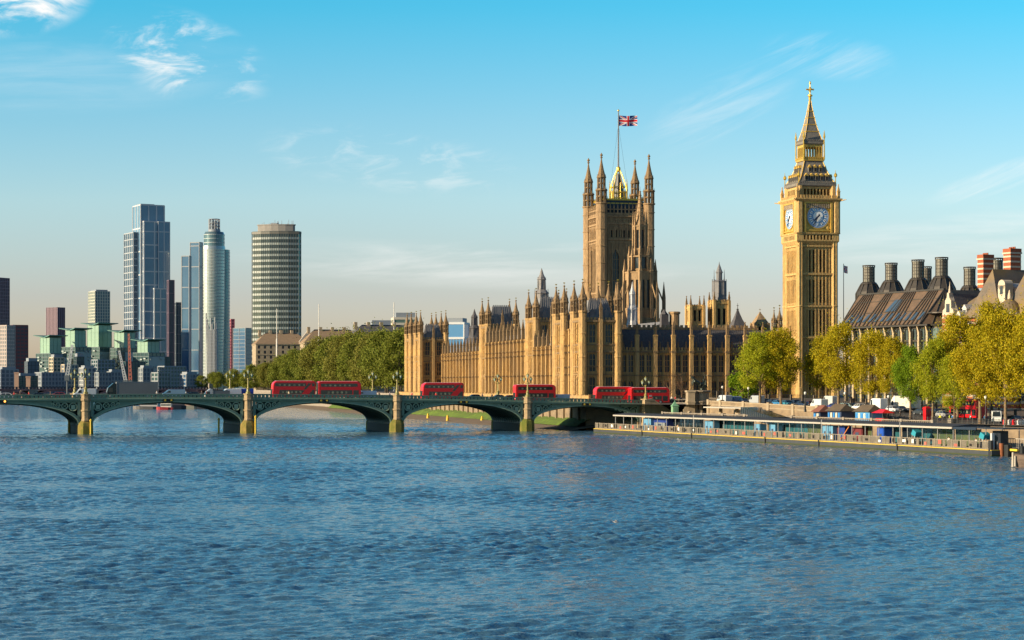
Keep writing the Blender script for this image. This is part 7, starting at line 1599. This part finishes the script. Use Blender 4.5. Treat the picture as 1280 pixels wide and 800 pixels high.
LB = [(66, 84, 440, 2050, 'dark teal terraced block between the two leftmost winged roofs', GT, FRD), (98, 112, 436, 2060, 'dark teal glass block left of the tallest winged roof', GT, FRG), (134, 146, 440, 2040, 'dark teal glass block right of the tallest winged roof', GT, FRD), (160, 174, 440, 2030, 'dark teal block directly right of the red crane top', GT, FRG), (194, 212, 446, 2020, 'dark teal terraced block right of the rightmost winged roof', GT, FRD), (28, 47, 452, 1700, 'low dark block behind the bridge between the pale pillars', SHADEB, FRD), (17, 42, 470, 1600, 'dark low office block with two pale pillars near the left edge', GT, FRD), (60, 78, 447, 1880, 'cream and teal balcony block below the leftmost winged roof', GT, CRM), (42, 78, 466, 1640, 'low stepped grey stone block just above the bridge left of the lamps', SHADEB, FRG),
      (76, 94, 456, 1800, 'cream block with dark square windows behind the left pier lamp', SHADEB, CRM), (90, 104, 446, 1850, 'dark teal glass block behind the twin bridge lamps', GT, FRD), (96, 118, 460, 1760, 'pale gridded block behind the right one of the twin lamps', SHADEB, mat('bright frame', (.34, .36, .37), .7)), (112, 140, 450, 1820, 'dark teal terraced block under the tallest winged roof', GT, FRG),
      (133, 152, 465, 1700, 'white gridded block left of the grey lorry', SHADEB, FRW), (150, 178, 452, 1830, 'dark green glass block right of the red crane', GT, FRD), (172, 190, 460, 1740, 'white gridded block above the rear of the grey lorry', SHADEB, FRW), (188, 210, 466, 1680, 'pale framed low block right of the grey lorry', GT, FRW), (196, 228, 458, 1850, 'low teal glass block at the foot of the stepped navy slabs', GT, FRG), (118, 136, 466, 1650, 'low grey block with white frames behind the cab of the grey lorry', SHADEB, FRW), (224, 246, 468, 1750, 'low blue grey block left of the riverside trees', GB2, FRG), (-12, 20, 462, 1650, 'grey flats at the left edge above the bridge', SHADEB, FRG)]
for pl, pr, top, Y, lab, gm, fm in LB:
    white = fm is not FRD; fm = MIDF if fm is FRW else fm
    tower(pl, pr, top, Y, rng.choice([30, 40, 50]), rng.uniform(.25, .45), lab, gm, fm, 3.3, 3.4, 1, 1.0 if white else .5, 1.1 if white else .4, name='riverside_block', cat='building', crown=rng.choice([None, 2.2, 3]))
for px, lab in ((20.7, 'pale salmon pillar tower, left one of two above the bridge near the left edge'), (35.3, 'pale salmon pillar tower, right one of two above the bridge near the left edge')): r = site('pillar', px, 1580, lab, 10, 'pillar'); b = MB(); b.box(-1.6, 1.6, -1.6, 1.6, 0, zz(466 if px < 30 else 471, 1580)+3); b.box(-1.9, 1.9, -1.9, 1.9, zz(467 if px < 30 else 472, 1580)+3, zz(466 if px < 30 else 471, 1580)+3.4); b.build('shaft', mat('salmon stone', (.52, .33, .23), .8), r)
# cranes
def crane(p0, p1, Y, w, m, lab):
    a, c = Vector(at(*p0, Y)), Vector(at(*p1, Y)); o = T('crane', lab, 'crane', tuple(a), 0, 'lattice cranes by the river'); d = c-a; n = 12; b = MB(); k = w/2*Y/F; dn = d.normalized(); s = dn.cross(Vector((0, 1, 0))).normalized()*k; f = Vector((0, k, 0))
    C4 = [s+f, s-f, -s-f, -s+f]
    for q in C4: b.tube(tuple(q), tuple(d+q*.5), .3, .25, 4)
    for i in range(n):
        t0, t1 = i/n, (i+1)/n
        for j in range(4): A = d*t0+C4[j]*(1-.5*t0); B = d*t1+C4[(j+1) % 4]*(1-.5*t1); b.tube(tuple(A), tuple(B), .2, .2, 4)
    b.build('jib', m, o); b = MB(); b.box(-1.8, 1.8, -1.5, 1.5, -3.5, .5); b.tube((0, 0, -20), (0, 0, -3.5), .8, .8, 6); b.build('cab', FRD, o)
crane((84, 470), (90.5, 431), 1560, 3.8, mat('white steel', (.40, .43, .45), .5), 'white lattice crane jib leaning right behind the twin bridge lamps')
crane((157, 476), (149, 438), 1580, 3.4, mat('white steel', (.40, .43, .45), .5), 'white lattice crane jib leaning left beside the red crane')
crane((163, 476), (161, 417), 1585, 3.2, mat('red steel', (.38, .08, .06), .5, col2=(.45, .20, .13), nscale=.1), 'red and salmon lattice crane standing upright above the grey lorry')
# far bridge
fa, fb = at(-120, 481, 1500), at(262, 481, 1640); ang = math.atan2(fb[1]-fa[1], fb[0]-fa[0]); Lb = math.hypot(fb[0]-fa[0], fb[1]-fa[1])
r = T('far_bridge', 'low distant bridge with reddish arched girders crossing the river at the left', 'bridge', (fa[0], fa[1], 0), ang); FR_ = mat('faded red girder', (.36, .16, .15), .7); FD_ = mat('far bridge dark rail', (.05, .05, .07), .6)
b = MB(); b.strip(np.linspace(0, Lb, 60), lambda x: 7.6, lambda x: 8.9, 0, 16); b.build('deck', FR_, r)
b = MB(); b.strip(np.linspace(0, Lb, 60), lambda x: 10.1, lambda x: 10.5, -.3, .1)
for i in range(90): x = Lb*i/90; b.box(x, x+Lb/150, -.25, .0, 8.9, 10.1)
b.build('parapet', FD_, r); n = 5; S = Lb/n; b = MB()
for i in range(n):
    rg = [[(S*i+3+(S-6)*(.5+u/2), y, 2.4+5.0*math.sqrt(max(0, 1-u*u))+dz) for y, dz in ((0, 0), (15, 0), (15, 1.2), (0, 1.2))] for u in np.linspace(-1, 1, 20)]; b.loft(rg)
b.build('arch_girder', FR_, r)
for i in range(n+1): b = MB(); b.box(S*i-3, S*i+3, -2, 18, -3, 8.6); b.box(S*i-1.6, S*i+1.6, -2.4, -.5, 8.6, 13.0) if i in (n,) else None; b.build('pier', GREYST, r)
p = at(122, 490, 1450); 
# stone blocks behind the trees
def stoneblock(pl, pr, ytop, yeave, Y, lab, rot=13, roofm=None, wallm=PALE, gable=True):
    p = at(pl, HY, Y); w = (pr-pl)/F*Y/math.cos(R(rot)); r = T('stone_office', lab, 'building', (p[0], p[1], 8), R(rot)); he, hr_ = zz(yeave, Y), zz(ytop, Y); b = MB(); ops = []; n = int(w/4.2)
    for i in range(n):
        for k in range(6): z = he-3.3-k*3.6; x = w*(i+.5)/n; ops.append((x-.85, x+.85, z, z+2.2))
    b.wall((0, 0, 0), (1, 0, 0), (0, -1, 0), 0, w, 0, he, [o for o in ops if o[2] > 1], .5, 0, 1); b.box(0, w, .6, 26, 0, he, 0); b.box(-.4, w+.4, -.5, 26.4, he-.5, he+.1, 0); b.box(-.2, w+.2, -.25, .02, he-8, he-7.6, 0)
    b.build('wall', [wallm, GLASS], r); b = MB(); b.tent(-.6, w+.6, -.6, 26.6, he+.1, hr_, 9, 0, 'x'); b.build('roof', roofm or mat('warm tile roof', (.28, .19, .115), .9, col2=(.22, .15, .09), nscale=.5), r)
    if gable:
        b = MB(); g = w*.80; b.extr([(g, he), (g+11, he), (g+11, he+2), (g+5.5, hr_+.5), (g, he+2)], -1.0, 3, 0); b.box(g+4.5, g+6.5, -1.1, -1, he+1, he+4, 1); b.build('gable', [mat('gable stone', (.40, .35, .29), .9), GLASS], r)
        for i in range(4): x = w*(.1+i*.2); b = MB(); b.box(x-1, x+1, 11, 14, hr_-3, hr_+1.6); b.build('chimney', wallm, r)
    return r
stoneblock(320, 386, 415, 430, 1480, 'pale stone office with a brown hipped roof before the banded tower')
stoneblock(381, 455, 411, 428, 1420, 'pale stone office with a long brown roof behind the tallest garden trees')
stoneblock(440, 520, 405, 421, 1300, 'grey roofed stone office rising behind the trees next to the far pavilion', roofm=SLATE)
for px, top, Y, lab in ((346, 386, 1440, 'tall thin white mast in front of the banded tower'), (398.5, 380, 1380, 'tall thin white mast above the long brown roof'), (492.5, 378, 1280, 'thin white mast by the white roofed building left of the palace')):
    r = site('mast', px, Y, lab, 0, 'mast'); b = MB(); b.tube((0, 0, 0), (0, 0, zz(top, Y)+3), .42, .25, 6); b.tube((0, 0, 0), (0, 0, zz(418, Y)), .7, .6, 6); b.build('pole', mat('white pole', (.6, .58, .54), .6), r)
r, w, d, h = tower(487, 522, 398, 1400, 8, .15, 'pale stepped modern office roof just left of the far pavilion turrets', mat('green pane', (.10, .16, .14), .3), mat('ivory frame', (.52, .48, .40), .7), 3.8, 7, 1, 1.6, .6, name='office_roof', cat='building', crown=4)
r, w, d, h = tower(556, 586, 404, 1150, -12, .2, 'white and blue modern block behind the palace between the far pavilion and the second tower', mat('bright blue glass', (.10, .26, .48), .25), mat('white panels', (.58, .60, .62), .6), 4., 12, 2, 1.2, .8, name='modern_block', cat='building', crown=3)
tower(455, 492, 407, 1500, 10, .2, 'low cluttered roof line with a chimney far behind the garden trees', SHADEB, FRG, 3.5, 6, 1, .8, .5, name='far_roof', cat='building', crown=4)

# ---------------------------------------------------------------- trees
BARK = mat('plane bark', (.24, .17, .105), .9, col2=(.13, .09, .055), nscale=1.2, bump=.5)
BARKD = mat('dark bark', (.05, .04, .03), .9)
def foliage(name, cols): return mat(name, cols[1], .75, island=cols, trans=.34, spec=.25)
LY = foliage('golden spring leaves', [(.35, .255, .005), (.49, .375, .007), (.42, .35, .007), (.25, .245, .009), (.48, .385, .007)])
LGn = foliage('fresh green leaves', [(.25, .28, .008), (.40, .39, .012), (.32, .36, .012), (.22, .27, .01), (.42, .38, .01)])
LBr = foliage('bright green leaves', [(.15, .25, .006), (.22, .32, .008), (.12, .20, .008), (.20, .28, .008)])
LD = foliage('dull olive leaves', [(.16, .195, .02), (.20, .23, .026), (.21, .22, .03), (.14, .175, .02), (.18, .185, .03)])
LD2 = foliage('dull bronze leaves', [(.20, .20, .03), (.235, .225, .034), (.175, .18, .03), (.21, .195, .036)])
def leaf_mesh(name, P, size, rng, m):
    n = len(P); a = rng.normal(size=(n, 3)); a /= np.linalg.norm(a, axis=1)[:, None]; t = rng.normal(size=(n, 3)); b_ = np.cross(a, t); b_ /= np.linalg.norm(b_, axis=1)[:, None]; c = np.cross(a, b_)
    s = (size*rng.uniform(.6, 1.35, n))[:, None]; q = np.stack([P-b_*s*.7, P-c*s*.45+a*s*.12, P+b_*s*.7, P+c*s*.45+a*s*.12], 1).reshape(-1, 3)
    me = bpy.data.meshes.new(name); me.vertices.add(4*n); me.vertices.foreach_set('co', q.ravel()); me.loops.add(4*n); me.loops.foreach_set('vertex_index', np.arange(4*n, dtype=np.int32)); me.polygons.add(n)
    me.polygons.foreach_set('loop_start', np.arange(0, 4*n, 4, dtype=np.int32)); me.polygons.foreach_set('loop_total', np.full(n, 4, np.int32)); me.update(); me.materials.append(m); return me
def tree_proto(seed, H, Wd, base, nl, size, m, nclump=46, bark=BARK, lean=0., rad=None, tr=.36):
    rng = np.random.default_rng(seed); hh = rng.beta(1.25, 1.2, nclump); th = rng.uniform(0, 2*pi, nclump)
    env = np.clip(np.sin(pi*(hh*.80+.16)), .05, 1)**.75
    rr = Wd/2*env*(rng.uniform(.25, 1.0, nclump)**.55); C = np.stack([rr*np.cos(th)+lean*hh, rr*np.sin(th), base+(H-base)*(.05+.9*hh)], 1)
    cr = (rad or Wd*.135)*rng.uniform(.6, 1.35, nclump)
    w = cr**2; k = rng.choice(nclump, nl, p=w/w.sum()); d = rng.normal(size=(nl, 3)); d /= np.linalg.norm(d, axis=1)[:, None]
    P = C[k]+d*(cr[k]*rng.uniform(.25, 1.1, nl)**.7)[:, None]*np.array([1, 1, .8]); P = np.concatenate([P, C[k[:nl//10]]+rng.normal(size=(nl//10, 3))*cr[k[:nl//10]][:, None]*.85])
    P[:, 2] = np.maximum(P[:, 2], base-1.2)
    crown = leaf_mesh('crown', P, size, rng, m); b = MB(); h1 = base+(H-base)*.25
    b.sweep([(0, 0, -.3), (lean*.02, 0, base*.5), (lean*.12, .1, h1)], tr, 8) if 0 else None
    pts = [(0, 0, -.4), (lean*.03, .05, base*.55), (lean*.15+.1, 0, h1), (lean*.5, .1, base+(H-base)*.8)]; rs = [tr*1.35, tr, tr*.8, tr*.25]
    for i in range(3): b.tube(pts[i], pts[i+1], rs[i], rs[i+1], 8)
    for i in rng.choice(nclump, 16, replace=False):
        f = rng.uniform(.05, .75); z = base*.9+(C[i][2]-base)*f*.6; z = max(z, base*.8); s = Vector((lean*.15*f, 0, z)); e = Vector(C[i]); mdl = s.lerp(e, .5)+Vector((0, 0, -.4)); b.tube(s, mdl, tr*.34, tr*.22, 5); b.tube(mdl, e, tr*.22, tr*.07, 5)
    return crown, b.mesh('trunk', bark)
GRP = 'plane trees along the embankment'
def plant(meshes, loc, rz, sc, lab, group=GRP, name='plane_tree', m=None):
    r = T(name, lab, 'tree', loc, rz, group); r.scale = sc
    o = link('crown', meshes[0], r); link('trunk', meshes[1], r)
    if m: o.material_slots[0].link = 'OBJECT'; o.material_slots[0].material = m
PR = [tree_proto(s, 20, 13.5, 4.6, 25000, .25, LY, 95, lean=l) for s, l in ((1, .5), (2, -.8), (5, 1.5), (9, -.3))]
for i, (px, w, top, wpx, k, m, lab, lz) in enumerate((
    (950, 35, 412, 56, 0, LGn, 'green gold plane tree left of the clock tower, leftmost of the big trees', 0), (976, 40, 409, 54, 1, LY, 'gold plane tree directly in front of the clock tower base', .4),
    (1048, 40, 401, 62, 2, LY, 'tall gold plane tree just right of the clock tower', 1.), (1028, 50, 418, 44, 3, LY, 'smaller gold plane tree close against the right side of the clock tower', 2.),
    (1090, 44, 412, 58, 1, LY, 'gold plane tree in front of the bronze roofed office', 2.2), (1116, 46, 418, 40, 0, LY, 'narrow gold plane tree behind the large white van', .2),
    (1138, 34, 430, 46, 3, LBr, 'small bright green plane tree with a leaning trunk', 3.), (1166, 35, 420, 52, 2, LGn, 'green gold plane tree beside the red telephone box', .8),
    (1197, 44, 388, 64, 0, LY, 'tall gold plane tree in front of the corner gable', 1.7), (1193, 33, 440, 40, 1, LGn, 'low green gold plane tree left of the red bus', .4),
    (1225, 34, 405, 70, 3, LY, 'broad gold plane tree with a pale trunk in front of the red bus', 2.9), (1257, 35, 386, 72, 1, LY, 'broad gold plane tree in front of the round brick turret', .1), (1296, 36, 372, 84, 2, LY, 'large plane tree leaning in from the right edge', 1.1), (1240, 52, 372, 60, 0, LY, 'tall gold plane tree rising behind the others below the right chimney stacks', 2.))):
    p = em(px, w); H = HC-(top-HY)/F*p[1]-p[2]; sw = wpx/F*p[1]/13.6
    plant(PR[k], p, lz, (sw, sw, H/20.6), lab, m=m)
bush = tree_proto(21, 6, 6, .6, 2600, .26, LBr, 26, tr=.12)
p = em(927, 52); plant(bush, p, 0, (1.5, 1.5, 1.35), 'low bright green bush at the left foot of the leftmost big tree', None, 'green_bush')
bare = tree_proto(31, 8, 6, 2.0, 520, .12, foliage('brown buds', [(.14, .08, .04), (.20, .11, .05), (.12, .07, .035)]), 40, bark=mat('reddish twigs', (.16, .09, .05), .9), tr=.14, rad=.9)
for px, lab in ((838, 'bare brown budding tree between the last bus and the plinth'), (852, 'bare brown budding tree right behind the pedestrians by the plinth')):
    p = fw(PAL_O, PAL_R, ax_t(px, PAL_O, PAL_R, -14), -14, 7.6); plant(bare, p, px, (1.1, 1.1, 1.0), lab, 'bare trees before the palace', 'bare_tree')
# far riverside garden trees
FP = [tree_proto(s, 24, 18, 3.2, 12000, .50, LD, 75, bark=BARKD, tr=.4) for s in (41, 42, 43)]
TOP = [(240, 476), (258, 466), (290, 462), (320, 455), (345, 446), (370, 438), (400, 424), (430, 416), (470, 414), (505, 412)]
GT_ = [(252, 1700, 'rounded tree at the far left end of the riverside garden'), (272, 1600, 'second tree from the left end of the riverside garden'), (293, 1500, 'olive tree behind the bridge just left of the second pier lamp'), (313, 1420, 'olive tree directly behind the lamp on the second pier'), (335, 1340, 'bronze tinted tree at the foot of the banded tower'), (352, 1280, 'olive tree below the gabled stone office, left half'), (369, 1220, 'olive tree above the front of the left twin bus'), (385, 1170, 'olive tree above the rear of the left twin bus'), (402, 1120, 'bronze tinted tree above the gap between the twin buses'), (418, 1080, 'tall olive tree above the right twin bus'), (434, 1045, 'tall bronze tinted tree under the long brown roof'), (450, 1010, 'tall olive tree above the white van'), (466, 980, 'tall bronze tree left of the pier lamp near the palace'), (482, 955, 'tall olive tree above the pier lamp near the palace'), (499, 925, 'olive tree touching the far palace pavilion, rightmost of the garden row')]
for i, (px, Y, lab) in enumerate(GT_):
    xw = (px-640)/F*Y; p = (xw, Y, 7.8); top = lerp_tab(px, TOP)+random.uniform(-2.5, 3); H = HC-(top-HY)/F*Y-7.8; s = max(.62, H/25)
    plant(FP[i % 3], p, i*1.3, (s*1.05, s*1.05, H/24.6), lab, 'trees of the far riverside garden', 'garden_tree', LD2 if 'bronze' in lab else None)
for i, (px, Y) in enumerate(((262, 1760), (283, 1660), (303, 1560), (324, 1480), (344, 1400), (361, 1330), (378, 1270), (394, 1230), (411, 1180), (428, 1140), (444, 1100), (460, 1060), (477, 1030), (494, 1000))):
    xw = (px-640)/F*Y; top = lerp_tab(px, TOP)+random.uniform(-3, 2); H = HC-(top-HY)/F*Y-7.8; s = max(.62, H/25)
    plant(FP[(i+1) % 3], (xw+3, Y, 7.8), i*2.1, (s*1.05, s*1.05, H/24.6), 'garden tree in the second row, half hidden by the front row', 'trees of the far riverside garden', 'garden_tree', LD2 if i % 3 == 1 else None)

b = MB(); P = [(-1500, 812), (-464, 1533), (-262, 1674), (-300, 2700), (-300, 4200), (-2600, 4200), (-2600, 812)]
b.prism(P, -2, 5.0); struct(b.build('far_bank', PAVE))
